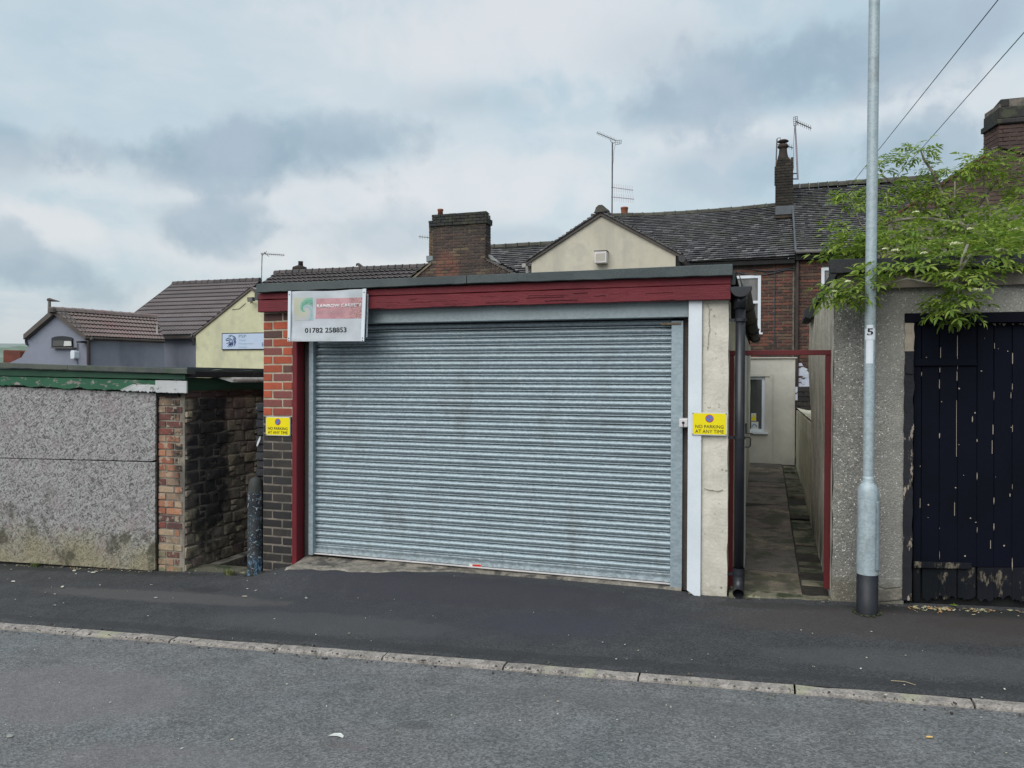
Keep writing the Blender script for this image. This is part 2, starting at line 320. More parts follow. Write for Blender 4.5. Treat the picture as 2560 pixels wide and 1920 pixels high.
M['ridge_tile'] = mat('ridge_tile', (.085, .08, .068), (.045, .043, .038), 2.5, rough=.95, bump=.5, bscale=25, spots=[dict(c=(.10, .11, .07), lo=.5, hi=.65, scale=5, k=.6)])
M['roof_dark'] = mat('roof_dark', (.06, .058, .06), (.045, .044, .046), 3)
M['clay_tile'] = mat('clay_tile', None, (.07, .069, .073), 1.3, pal=[(0.087, 0.082, 0.086), (0.16, 0.151, 0.158), (0.072, 0.069, 0.075), (0.123, 0.116, 0.118), (0.087, 0.085, 0.08), (0.102, 0.095, 0.1), (0.075, 0.073, 0.08), (0.16, 0.154, 0.154), (0.094, 0.088, 0.092), (0.08, 0.076, 0.085), (0.2, 0.195, 0.195), (0.065, 0.063, 0.069), (0.109, 0.105, 0.111), (0.072, 0.07, 0.074), (0.087, 0.085, 0.092), (0.2, 0.2, 0.2)],
                     rough=.9, bump=.4, bscale=18, fine=.2, spots=[dict(c=(.085, .09, .07), lo=.5, hi=.66, scale=1.2, k=.6), dict(c=(.2, .2, .19), lo=.66, hi=.74, scale=6, k=.5)])
M['concrete_tile'] = mat('concrete_tile', None, (0.15, 0.128, 0.124), 1.5, pal=[(0.188, 0.162, 0.162), (0.21, 0.18, 0.18), (0.173, 0.15, 0.15), (0.195, 0.165, 0.165), (0.18, 0.158, 0.162)], rough=.9, bump=.3, bscale=14, fine=.12)
M['brown_tile'] = mat('brown_tile', None, (0.188, 0.15, 0.144), 1.0, pal=[(0.219, 0.169, 0.156), (0.237, 0.188, 0.175), (0.206, 0.16, 0.15), (0.25, 0.188, 0.188)], rough=.9, bump=.3, bscale=14, fine=.12, spots=[dict(c=(.24, .12, .12), lo=.55, hi=.68, scale=.8, k=.5)])
M['dark_tile'] = mat('dark_tile', None, (0.063, 0.056, 0.056), 1.0, pal=[(0.084, 0.074, 0.074), (0.098, 0.084, 0.084), (0.077, 0.07, 0.07)], rough=.9, bump=.3, bscale=14, fine=.15)
M['verge'] = mat('verge', (.12, .105, .098), (.09, .08, .075), 2)
M['timber'] = mat('timber', (.22, .18, .13), (.12, .10, .075), 4, stretch=(1, 1, 1), bump=.4)
M['pipe_brown'] = mat('pipe_brown', (.06, .045, .04), (.04, .03, .028), 3, rough=.5)
M['pipe_grey'] = mat('pipe_grey', (.16, .15, .14), (.10, .095, .09), 3, rough=.6)
M['gutter_grey'] = mat('gutter_grey', (.33, .32, .30), (.20, .19, .18), 9, rough=.5, bump=.1)
M['aerial_metal'] = mat('aerial_metal', (.13, .135, .14), (.07, .07, .075), 5, rough=.5, metal=.5)
M['aerial_pink'] = mat('aerial_pink', (.30, .25, .28), (.22, .19, .22), 5, rough=.5, metal=.3)
M['cable'] = mat('cable', (.05, .055, .065), None, 5, rough=.6)
M['bark'] = mat('bark', (.24, .22, .17), (.12, .11, .085), 14, bump=.6, bscale=60)
M['flower'] = mat('flower', (.66, .66, .44), (.55, .58, .34), 30, bump=.2)
M['petal'] = mat('petal', None, (.4, .38, .3), 8, pal=[(.62, .62, .58), (.5, .48, .40), (.66, .66, .64), (.55, .50, .36)], bump=0)
M['straw'] = mat('straw', (.42, .36, .24), (.3, .24, .16), 10)
M['leaf_litter'] = mat('leaf_litter', None, (.2, .16, .08), 9, pal=[(.50, .48, .30), (.22, .16, .09), (.45, .42, .36), (.12, .09, .06), (.55, .30, .14), (.35, .36, .2)])
M['grass'] = mat('grass', None, (.16, .14, .05), 8, pal=[(.07, .11, .025), (.10, .15, .035), (.16, .16, .06), (.06, .09, .02)], bump=0)
M['hill_green'] = mat('hill_green', (.12, .165, .12), (.21, .25, .23), .03, bump=0, lo=.42, hi=.58)
M['feather'] = mat('feather', (.055, .052, .055), (.10, .095, .095), 20)

def leaf_material():
    t = NT('leaf'); f = t.noise(2.2, 4)
    c = t.ramp(t.rnd, [(0, (.12, .20, .028)), (.3, (.19, .285, .036)), (.6, (.27, .37, .048)), (.85, (.35, .44, .07)), (1, (.46, .50, .13))])
    c = t.mix(t.mapr(f, .35, .65, 0, .4), c, (.09, .19, .04))
    t.done(c, .45, 0, .35)
    tr = t.N('ShaderNodeBsdfTranslucent'); t.L(c, tr.inputs[0]); mx = t.N('ShaderNodeMixShader'); mx.inputs[0].default_value = .45
    t.L(t.b.outputs[0], mx.inputs[1]); t.L(tr.outputs[0], mx.inputs[2]); t.L(mx.outputs[0], t.out.inputs[0]); return t.m
M['leaf'] = leaf_material()

def road_material(name, lo, hi, chip, tint1, tint2, cscale=95, marks=()):
    t = NT(name)
    v = t.voro(cscale, out='Color'); sp = t.N('ShaderNodeSeparateColor'); t.L(v, sp.inputs[0])
    d = t.voro(cscale)
    n = t.noise(cscale * 1.1, 4, .7)
    f = t.math('ADD', t.math('MULTIPLY', sp.outputs[0], .5), t.math('MULTIPLY', n, .5))
    c = t.ramp(f, [(0.2, lo), (.55, tuple((a + b) / 2 for a, b in zip(lo, hi))), (.8, hi), (.93, chip)])
    big = t.noise(.9, 5, .55)
    c = t.mix(t.mapr(big, .40, .60, 0, .5), c, tint1, 'MULTIPLY')
    c = t.mix(t.mapr(t.noise(1.4, 4, .5, t.vec(off=(7, 3, 0))), .45, .62, 0, .6), c, tint2, 'MULTIPLY')
    mid = t.mapr(t.noise(3.5, 8, .72), .3, .7, .76, 1.2, False)
    s = t.N('ShaderNodeVectorMath'); s.operation = 'SCALE'; t.L(c, s.inputs[0]); t.L(mid, s.inputs['Scale']); c = s.outputs[0]
    for (cx, cy, rx, ry, mc, k) in marks:
        vv = t.vec((1 / rx, 1 / ry, 0), (-cx / rx, -cy / ry, 0)); ln = t.N('ShaderNodeVectorMath'); ln.operation = 'LENGTH'; t.L(vv, ln.inputs[0])
        dd = t.math('ADD', ln.outputs['Value'], t.math('MULTIPLY', t.math('SUBTRACT', t.noise(7, 7, .7), .5), 1.1))
        c = t.mix(t.mapr(dd, 1.1, .7, 0, k), c, mc)
    t.bump(t.math('ADD', d, n), .55, .005)
    return t.done(c, .9, 0, .3)
M['road'] = road_material('road', (.072, .074, .075), (.212, .214, .215), (.42, .42, .41), (1.04, .97, .98), (.93, 1.0, 1.01), 95,
    [(-1.72, 3.68, .10, .07, (.07, .07, .072), .45), (-1.95, 3.35, .13, .05, (.12, .10, .10), .35), (-4.0, 3.6, .9, .5, (.175, .155, .16), .45), (.7, 3.4, .7, .3, (.15, .135, .14), .4), (-2.6, 2.9, .8, .3, (.16, .145, .15), .4), (-.6, 4.3, 1.2, .12, (.10, .10, .10), .35)])
M['tarmac'] = road_material('tarmac', (.026, .027, .030), (.078, .080, .083), (.17, .17, .17), (.84, .85, .88), (1.14, 1.12, 1.08), 120,
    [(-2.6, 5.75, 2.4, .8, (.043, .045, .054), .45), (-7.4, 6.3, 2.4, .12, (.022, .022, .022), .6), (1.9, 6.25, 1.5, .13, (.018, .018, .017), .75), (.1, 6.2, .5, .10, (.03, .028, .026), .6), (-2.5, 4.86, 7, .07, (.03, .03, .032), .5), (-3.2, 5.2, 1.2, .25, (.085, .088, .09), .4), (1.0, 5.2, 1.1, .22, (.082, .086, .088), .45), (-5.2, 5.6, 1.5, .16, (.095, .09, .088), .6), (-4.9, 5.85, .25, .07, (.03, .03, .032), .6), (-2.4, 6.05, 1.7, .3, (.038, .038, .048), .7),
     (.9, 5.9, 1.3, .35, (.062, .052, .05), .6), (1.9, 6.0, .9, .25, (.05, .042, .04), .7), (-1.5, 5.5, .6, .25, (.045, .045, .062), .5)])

def osb_material():
    t = NT('flake_board')
    cols = []; h = None
    warp = t.noise(5, 4, .6, col=True)
    wv = t.N('ShaderNodeVectorMath'); wv.operation = 'SCALE'; wv.inputs['Scale'].default_value = .10; t.L(warp, wv.inputs[0])
    ad = t.N('ShaderNodeVectorMath'); ad.operation = 'ADD'; t.L(t.pos, ad.inputs[0]); t.L(wv.outputs[0], ad.inputs[1])
    acc = None
    for i, (a, st) in enumerate(((.5, (1, 1, 3.2)), (-.7, (1, 1, 3.4)), (1.4, (1, 1, 2.6)), (.05, (1.0, 1, 3.6)))):
        rot = t.vec((1, 1, 1), (i * .37, 0, i * .7), (0, a, 0), ad.outputs[0]); v = t.vec(st, src=rot)
        vc = t.voro(24 + i * 4, v, 'Color'); sp = t.N('ShaderNodeSeparateColor'); t.L(vc, sp.inputs[0])
        e = t.voro(24 + i * 4, v)
        layer = t.math('SUBTRACT', sp.outputs[0], t.math('MULTIPLY', e, .5))
        acc = layer if acc is None else t.math('MAXIMUM', acc, t.math('SUBTRACT', layer, .06 * i))
    c = t.ramp(acc, [(.22, (.09, .088, .087)), (.42, (.215, .211, .208)), (.60, (.29, .285, .283)), (.8, (.345, .345, .345)), (.95, (.43, .43, .43))])
    c = t.mix(t.mapr(t.noise(3, 5), .5, .68, 0, .35), c, (.26, .20, .215), 'MIX')
    sp = t.N('ShaderNodeSeparateXYZ'); t.L(t.pos, sp.inputs[0])
    nz = t.noise(2.5, 6, .6)
    zz = t.math('ADD', sp.outputs[2], t.math('MULTIPLY', t.math('SUBTRACT', nz, .5), 1.1))
    c = t.mix(t.mapr(zz, .30, -.30, 0, .85), c, (.80, .74, .50), 'MULTIPLY')
    c = t.mix(t.mapr(zz, .12, -.40, 0, .30), c, (.30, .27, .17))
    c = t.mix(t.math('MULTIPLY', t.mapr(t.noise(3.2, 6, .65, t.vec(off=(4, 2, 9))), .5, .62), t.mapr(zz, .55, .1, 0, .8)), c, (.045, .043, .03))
    t.bump(acc, .45, .006)
    return t.done(c, .85, 0, .3)
M['flake_board'] = osb_material()

def dash_material():
    t = NT('pebble_dash')
    vc = t.voro(100, out='Color'); sp = t.N('ShaderNodeSeparateColor'); t.L(vc, sp.inputs[0]); d = t.voro(100)
    n = t.noise(40, 5, .7)
    big = t.noise(3, 6, .6)
    c = t.ramp(sp.outputs[0], [(0, (.08, .08, .073)), (.4, (.155, .15, .138)), (.75, (.24, .23, .21)), (.92, (.38, .37, .345)), (.985, (.68, .68, .66))])
    base = t.mix(t.mapr(big, .35, .65), (.24, .235, .21), (.15, .147, .137))
    c = t.mix(t.mapr(d, .35, .62), c, base)
    # a darker newer band towards the corner, paler washed area by the door
    s2 = t.N('ShaderNodeSeparateXYZ'); t.L(t.pos, s2.inputs[0])
    xx = t.math('ADD', s2.outputs[0], t.math('MULTIPLY', t.math('SUBTRACT', big, .5), .5))
    c = t.mix(t.mapr(xx, .72, .95, .0, .45), c, (.30, .29, .265))
    zz = t.math('ADD', s2.outputs[2], t.math('MULTIPLY', t.math('SUBTRACT', t.noise(3.5, 6), .5), .8))
    c = t.mix(t.mapr(zz, .25, .0, 0, .6), c, (.10, .088, .055))
    c = t.mix(t.math('MULTIPLY', t.mapr(t.noise(5, 7, .7), .56, .66), .35), c, (.36, .33, .27))
    t.bump(t.math('SUBTRACT', n, d), .5, .007)
    return t.done(c, .92, 0, .3)
M['pebble_dash'] = dash_material()

def galv_material(name, c1, c2, metal=.55, rough=.42, spangle=38, bumpk=.12, dirt=.0):
    t = NT(name)
    v = t.voro(spangle, t.vec((1, 1, 1.6)), 'Color'); sp = t.N('ShaderNodeSeparateColor'); t.L(v, sp.inputs[0])
    n = t.noise(26, 6, .7); f = t.math('ADD', t.math('MULTIPLY', sp.outputs[0], .4), t.math('MULTIPLY', n, .6))
    c = t.mix(t.mapr(f, .3, .75), c1, c2)
    st = t.noise(1.3, 6, .6, t.vec((1, 1, 6)))
    c = t.mix(t.mapr(st, .52, .72, 0, .35), c, tuple(x * .6 for x in c1))
    if dirt: c = t.mix(t.mapr(t.noise(4, 7, .7, t.vec((1, 1, .4))), .5, .7, 0, dirt), c, (.12, .11, .10))
    t.bump(t.noise(33, 5, .7, t.vec((1, 1, 1.5))), bumpk, .004)
    return t.done(c, t.mapr(f, .3, .8, rough - .07, rough + .1), metal, .5)
M['galv'] = galv_material('galvanised_steel', (.235, .30, .335), (.36, .43, .465), .3, .46, spangle=60, bumpk=.06, dirt=.3)
M['galv_box'] = galv_material('galvanised_box', (.24, .29, .31), (.30, .36, .385), .35, .45, bumpk=.03)
M['galv_rail'] = galv_material('galvanised_rail', (.24, .29, .315), (.36, .42, .45), .4, .45, bumpk=.05)
M['lamp_steel'] = galv_material('lamp_steel', (.30, .37, .40), (.39, .46, .49), .2, .55, spangle=60, bumpk=.04, dirt=.6)
M['guide'] = galv_material('guide_steel', (.26, .33, .37), (.33, .40, .44), .3, .5, bumpk=.03)

def splash_material():
    t = NT('paint_splashed'); c = t.mix(t.mapr(t.noise(4, 5), .4, .6), (.018, .02, .026), (.035, .038, .042))
    for sc, lo, col, off in ((34, .60, (.42, .48, .50), 0), (24, .60, (.03, .12, .11), 5), (28, .60, (.04, .10, .19), 9), (40, .61, (.30, .36, .42), 3)):
        c = t.mix(t.mapr(t.noise(sc, 6, .7, t.vec(off=(off, off, off)), .8), lo, lo + .03), c, col)
    sp = t.N('ShaderNodeSeparateXYZ'); t.L(t.pos, sp.inputs[0])
    low = t.mapr(t.math('ADD', sp.outputs[2], t.math('MULTIPLY', t.noise(9, 4), .2)), .10, -.14)
    c = t.mix(t.math('MULTIPLY', low, t.mapr(t.noise(30, 6, .7, t.vec((1, 1, .5))), .50, .56)), c, (.12, .26, .42))
    # clean dark cap above the splashes
    c = t.mix(t.mapr(sp.outputs[2], .54, .60), c, (.035, .038, .036))
    t.bump(t.noise(30, 6, .7), .7, .01); return t.done(c, .7, 0, .4)
M['splashed'] = splash_material()

def spiral_material(cx, cz):
    t = NT('swirl_print'); sp = t.N('ShaderNodeSeparateXYZ'); t.L(t.pos, sp.inputs[0])
    X = t.math('SUBTRACT', sp.outputs[0], cx); Z = t.math('SUBTRACT', sp.outputs[2], cz)
    ang = t.math('ARCTAN2', Z, X); r = t.math('SQRT', t.math('ADD', t.math('POWER', X, 2), t.math('POWER', Z, 2)))
    lr = t.math('LOGARITHM', t.math('ADD', r, .004), 2.718)
    ph = t.math('SUBTRACT', t.math('MULTIPLY', ang, 1), t.math('MULTIPLY', lr, -1.9))
    a = t.math('FRACT', t.math('ADD', t.math('DIVIDE', ph, 6.28318), .62))
    c = t.ramp(a, [(0, (.04, .27, .17)), (.14, (.10, .36, .25)), (.22, (.42, .46, .38)), (.42, (.44, .44, .30)), (.55, (.42, .43, .42)), (.72, (.40, .42, .41)), (.80, (.18, .38, .43)), (.90, (.36, .44, .46)), (1, (.05, .28, .18))])
    st = t.math('SINE', t.math('MULTIPLY', ph, 14.0)); c = t.mix(t.mapr(st, .3, 1, 0, .35), c, (.48, .49, .46))
    c = t.mix(t.mapr(t.noise(40, 4), .45, .65, 0, .3), c, (.45, .45, .42))
    return t.done(c, .5, 0, .4)
def carpet_material(xr):
    t = NT('carpet_print'); sp = t.N('ShaderNodeSeparateXYZ'); t.L(t.pos, sp.inputs[0])
    c = t.mix(t.mapr(t.noise(14, 6, .7), .4, .62), (.50, .27, .30), (.42, .22, .24))
    c = t.mix(t.mapr(t.noise(30, 5, .7), .55, .7, 0, .6), c, (.36, .25, .17))
    w = t.math('SINE', t.math('MULTIPLY', t.noise(16, 3, .5, dist=1.5), 40.0))
    mk = t.math('MULTIPLY', t.mapr(sp.outputs[0], xr, xr + .06), t.mapr(w, .1, .6)); c = t.mix(t.math('MULTIPLY', mk, .8), c, (.19, .12, .085))
    return t.done(c, .5, 0, .4)

def vinyl_material():
    t = NT('banner_vinyl'); c = t.mix(t.mapr(t.noise(3, 5), .35, .65), (.50, .53, .575), (.43, .47, .50))
    sp = t.N('ShaderNodeSeparateXYZ'); t.L(t.pos, sp.inputs[0])
    c = t.mix(t.math('MULTIPLY', t.mapr(t.noise(12, 6, .7), .5, .7), t.mapr(sp.outputs[2], 2.16, 2.0, 0, .6)), c, (.36, .35, .22))
    t.bump(t.noise(3.5, 1, .4, t.vec((1, 1, 2.4), rot=(0, .5, 0))), .35, .03); return t.done(c, .4, 0, .4)
M['vinyl'] = vinyl_material()

# ------------------------------------------------------------------ building blocks
def root(name, loc, label, cat, group=None):
    o = bpy.data.objects.new(name, None); COL.objects.link(o); o.location = loc; o.empty_display_size = .2
    o['label'] = label; o['category'] = cat
    if group: o['group'] = group
    return o
def base_of(parent):
    v = Vector((0, 0, 0))
    while parent is not None: v += parent.location; parent = parent.parent
    return v
class MB:
    def __init__(s): s.v = []; s.f = []
    def add(s, vs, fs):
        n = len(s.v); s.v += [tuple(v) for v in vs]; s.f += [tuple(i + n for i in f) for f in fs]; return s
    def box(s, x0, x1, y0, y1, z0, z1, j=0.):
        vs = [(x, y, z) for z in (z0, z1) for y in (y0, y1) for x in (x0, x1)]
        if j: vs = [tuple(c + random.uniform(-j, j) for c in v) for v in vs]
        return s.add(vs, [(0, 2, 3, 1), (4, 5, 7, 6), (0, 1, 5, 4), (2, 6, 7, 3), (0, 4, 6, 2), (1, 3, 7, 5)])
    def prism(s, poly, d):          # closed polygon (3d points) pushed along vector d
        n = len(poly); d = Vector(d); a = [Vector(p) for p in poly]
        vs = a + [p + d for p in a]
        fs = [tuple(range(n)), tuple(range(2 * n - 1, n - 1, -1))] + [(i, i + n, (i + 1) % n + n, (i + 1) % n) for i in range(n)]
        return s.add(vs, fs)
    def tube(s, pts, r, n=8, cap=True):
        pts = [Vector(p) for p in pts]; rr = r if isinstance(r, (list, tuple)) else [r] * len(pts); rings = []
        up = None
        for i, p in enumerate(pts):
            t = (pts[min(i + 1, len(pts) - 1)] - pts[max(i - 1, 0)]).normalized()
            if up is None: up = t.orthogonal().normalized()
            up = (up - t * up.dot(t)).normalized(); b = t.cross(up)
            rings.append([p + (up * math.cos(a) + b * math.sin(a)) * rr[i] for a in [2 * math.pi * k / n for k in range(n)]])
        vs = [v for rg in rings for v in rg]; fs = []
        for i in range(len(pts) - 1):
            for k in range(n): fs.append((i * n + k, i * n + (k + 1) % n, (i + 1) * n + (k + 1) % n, (i + 1) * n + k))
        if cap: fs += [tuple(range(n - 1, -1, -1)), tuple((len(pts) - 1) * n + k for k in range(n))]
        return s.add(vs, fs)
    def lathe(s, c, prof, n=24, axis='z'):
        vs = []; fs = []
        for r, h in prof:
            for k in range(n):
                a = 2 * math.pi * k / n; vs.append((c[0] + r * math.cos(a), c[1] + r * math.sin(a), c[2] + h))
        for i in range(len(prof) - 1):
            for k in range(n): fs.append((i * n + k, i * n + (k + 1) % n, (i + 1) * n + (k + 1) % n, (i + 1) * n + k))
        fs += [tuple(range(n - 1, -1, -1)), tuple((len(prof) - 1) * n + k for k in range(n))]
        return s.add(vs, fs)
    def grid(s, nu, nv, fn):
        vs = [fn(i / nu, j / nv) for j in range(nv + 1) for i in range(nu + 1)]; w = nu + 1
        return s.add(vs, [(j * w + i, j * w + i + 1, (j + 1) * w + i + 1, (j + 1) * w + i) for j in range(nv) for i in range(nu)])
    def build(s, name, m, parent=None, bevel=0., smooth=False, label=None, kind=None, loc=None, seg=1):
        me = bpy.data.meshes.new(name)
        off = base_of(parent) if parent is not None else Vector(loc or (0, 0, 0))
        vs = np.array([tuple(v) for v in s.v], dtype=float) - np.array(off)
        me.from_pydata(vs.tolist(), [], s.f); me.update()
        if bevel or True:
            bm = bmesh.new(); bm.from_mesh(me)
            if len(s.f) < 4000: bmesh.ops.recalc_face_normals(bm, faces=bm.faces)
            if bevel: bmesh.ops.bevel(bm, geom=bm.edges[:], offset=bevel, segments=seg, affect='EDGES', clamp_overlap=True)
            bm.to_mesh(me); bm.free()
        if smooth:
            for p in me.polygons: p.use_smooth = True
        me.materials.append(M[m] if isinstance(m, str) else m)
        o = bpy.data.objects.new(name, me); COL.objects.link(o)
        if parent is not None: o.parent = parent
        else: o.location = off
        if label: o['label'] = label
        if kind: o['kind'] = kind
        return o
def tag(o, label, cat, group=None):
    o['label'] = label; o['category'] = cat
    if group: o['group'] = group
    return o
def struct(name, mb, m, **k): return mb.build(name, m, kind='structure', **k)
def slab4(px4, D, depth):          # four survey points on y = D, given a real thickness
    return MB().prism([P(x, y, D) for x, y in px4], (0, depth, 0))

_unit = {}
def unit_brick(m, var, rough=False):
    key = (m, var, rough)
    if key in _unit: return _unit[key]
    mb = MB().box(-.5, .5, -.5, .5, -.5, .5); me = bpy.data.meshes.new('brick')
    me.from_pydata(mb.v, [], mb.f); bm = bmesh.new(); bm.from_mesh(me); bmesh.ops.recalc_face_normals(bm, faces=bm.faces)
    bmesh.ops.bevel(bm, geom=bm.edges[:], offset=.045 if not rough else .1, segments=1, affect='EDGES')
    r = random.Random(var * 13 + 5); j = .018 if not rough else .07
    for v in bm.verts: v.co += Vector((r.uniform(-j, j) * .4, r.uniform(-j, j), r.uniform(-j, j)))
    bm.to_mesh(me); bm.free(); me.materials.append(M[m]); _unit[key] = me; return me
def one_brick(parent, m, c, size, name='brick', rough=False, rotz=0.):
    o = bpy.data.objects.new(name, unit_brick(m, random.randrange(4), rough)); COL.objects.link(o)
    o.parent = parent; o.location = Vector(c) - base_of(parent); o.scale = size
    o.rotation_euler = (0, random.uniform(-.004, .004), rotz); return o
def bricks(parent, o, u, n, spans, z0, z1, course, L, matf, depth=.06, proud=.008, gap=.01, limit=300, name='brick', header=False, jit=.003, stuffname='brickwork', rough=False):
    """lay bricks on a face: o origin, u along, n outward; spans(z) gives the open intervals along u at height z"""
    o = Vector(o); u = Vector(u); n = Vector(n); rest = {}; cnt = 0; k = 0; z = z0
    ang = math.atan2(u.y, u.x)
    while z < z1 - .02:
        zc = z + course / 2
        for (a, b) in spans(zc):
            s = a - (L * .5 if k % 2 else 0) - (.0 if not header else 0); i = 0
            s = math.floor((a) / L) * L - (L * .5 if k % 2 else 0)
            while s < b:
                w = L
                if header and (k % 4 >= 2) and False: w = L
                x0, x1 = max(s, a), min(s + w, b); s += w
                if x1 - x0 < .03: continue
                c = o + u * ((x0 + x1) / 2) + n * (proud - depth / 2 + random.uniform(-jit, jit)) + Vector((0, 0, zc - o.z + random.uniform(-.002, .002)))
                size = (x1 - x0 - gap, depth, course - gap)
                m = matf(zc, (x0 + x1) / 2)
                if m is None: continue
                if cnt < limit:
                    one_brick(parent, m, c, size, name, rough, ang); cnt += 1
                else:
                    mb = rest.setdefault(m, MB()); hw, hd, hh = size[0] / 2, depth / 2, size[2] / 2
                    vs = [c + u * (sx * hw) + n * (-sy * hd) + Vector((0, 0, sz * hh)) for sz in (-1, 1) for sy in (1, -1) for sx in (-1, 1)]
                    mb.add(vs, [(0, 2, 3, 1), (4, 5, 7, 6), (0, 1, 5, 4), (2, 6, 7, 3), (0, 4, 6, 2), (1, 3, 7, 5)])
        z += course; k += 1
    for m, mb in rest.items(): mb.build(stuffname, m, parent, kind='stuff')
    return cnt
def text(body, parent, x0, x1, z0, z1, y, m, bold=0., name='lettering', depth=.0015):
    cu = bpy.data.curves.new('t', 'FONT'); cu.body = body; cu.size = 1; cu.offset = bold; cu.resolution_u = 3
    o = bpy.data.objects.new('t', cu); COL.objects.link(o); bpy.context.view_layer.update()
    me = bpy.data.meshes.new_from_object(o.evaluated_get(bpy.context.evaluated_depsgraph_get()))
    bpy.data.objects.remove(o); co = np.array([v.co[:] for v in me.vertices]); lo, hi = co.min(0), co.max(0)
    off = base_of(parent)
    for v in me.vertices:
        fx = (v.co.x - lo[0]) / (hi[0] - lo[0]); fz = (v.co.y - lo[1]) / (hi[1] - lo[1])
        v.co = Vector((x0 + fx * (x1 - x0), y, z0 + fz * (z1 - z0))) - off
    me.materials.clear(); me.materials.append(M[m]); ob = bpy.data.objects.new(name, me); COL.objects.link(ob); ob.parent = parent
    bm = bmesh.new(); bm.from_mesh(me); r = bmesh.ops.extrude_face_region(bm, geom=bm.faces[:])
    for e in r['geom']:
        if isinstance(e, bmesh.types.BMVert): e.co.y -= depth
    bm.to_mesh(me); bm.free(); return ob
def tiles(parent, A, B, Cc, Dd, rows, cols, m, thick=.02, name='tiles', jit=.5, sag=0., nrm=None, keep=None, lift=1.0):
    """plain tiles from eave A-B to ridge D-C, each its own little slab, joined"""
    A, B, Cc, Dd = map(Vector, (A, B, Cc, Dd)); nn = ((B - A).cross(Dd - A)).normalized()
    if nn.z < 0: nn = -nn
    mb = MB()
    pt = lambda u, v: A.lerp(B, u).lerp(Dd.lerp(Cc, u), v) + Vector((0, 0, -sag * math.sin(math.pi * u) * (.35 + .65 * v)))
    for r in range(rows):
        v0, v1 = r / rows, min(1, (r + 1.25) / rows); of = random.uniform(-.3, .3) + (.5 if r % 2 else 0)
        for c in range(-1, cols + 1):
            u0, u1 = (c + of) / cols, (c + of + .97) / cols; u0, u1 = max(0, u0), min(1, u1)
            if u1 - u0 < .1 / cols: continue
            if keep and not keep((u0 + u1) / 2, (v0 + v1) / 2): continue
            dv = random.uniform(-.12, .12) * jit / rows; t = thick * (1 + random.uniform(-.35, .6) * jit); tb = random.uniform(.0, .3) * thick * jit
            q = [pt(u0, v0 + dv), pt(u1, v0 + dv), pt(u1, v1), pt(u0, v1)]
            top = [q[0] + nn * (t * lift), q[1] + nn * (t * lift + tb), q[2] + nn * .003, q[3] + nn * .003]
            bot = [q[0].lerp(q[3], .10) + nn * (t * lift - thick * .8), q[1].lerp(q[2], .10) + nn * (t * lift + tb - thick * .8), q[2] - nn * .01, q[3] - nn * .01]
            mb.add(top + bot, [(0, 1, 2, 3), (0, 4, 5, 1), (0, 3, 7, 4), (1, 5, 6, 2)])
    return mb.build(name, m, parent, kind='stuff')
def rolled(parent, A, B, Cc, Dd, rows, cols, m, name='roof_tiles', roll=.03, thick=.045, keep=None):
    A, B, Cc, Dd = map(Vector, (A, B, Cc, Dd)); nn = ((B - A).cross(Dd - A)).normalized()
    if nn.z < 0: nn = -nn
    mb = MB(); pt = lambda u, v: A.lerp(B, u).lerp(Dd.lerp(Cc, u), v)
    prof = [(0, 0), (.30, 0), (.40, 1), (.55, 1), (.65, 0)]
    us = [(c + p[0]) / cols for c in range(cols) for p in prof] + [1.0]; hs = [p[1] for c in range(cols) for p in prof] + [0]
    for r in range(rows):
        v0, v1 = r / rows, (r + 1) / rows; vs = []
        for uu, h in zip(us, hs):
            base = pt(uu, v0); topp = pt(uu, v1)
            vs += [pt(uu, v0 + .22 / rows) + nn * (-.015), base + nn * (thick + h * roll), topp + nn * (.0 + h * roll * .9)]
        fs = []
        for i in range(len(us) - 1):
            if keep and not keep((us[i] + us[i + 1]) / 2, (v0 + v1) / 2): continue
            a, b = i * 3, i * 3 + 3; fs += [(a, b, b + 1, a + 1), (a + 1, b + 1, b + 2, a + 2)]
        mb.add(vs, fs)
    return mb.build(name, m, parent, kind='stuff')
def ridge(parent, a, b, n, r, m='ridge_tile', name='ridge_tile'):
    a, b = Vector(a), Vector(b)
    for i in range(n):
        p, q = a.lerp(b, i / n), a.lerp(b, (i + 1) / n - .004); d = (q - p).normalized(); s = d.cross(Vector((0, 0, 1))).normalized()
        mb = MB(); prof = [(-1, -.6), (-.75, .25), (-.3, .62), (.3, .62), (.75, .25), (1, -.6)]; k = len(prof); z = random.uniform(-.006, .006)
        e = q.lerp(p, .12)
        vs = [pp + s * (x * r * f) + Vector((0, 0, y * r * f + z)) for pp, f in ((p, 1.0), (e, 1.0), (e, 1.18), (q, 1.18)) for x, y in prof]
        fs = [(j * k + i2, j * k + i2 + 1, (j + 1) * k + i2 + 1, (j + 1) * k + i2) for j in range(3) for i2 in range(k - 1)] + [tuple(range(k)), tuple(range(3 * k, 4 * k))]
        mb.add(vs, fs).build(name, m, parent)

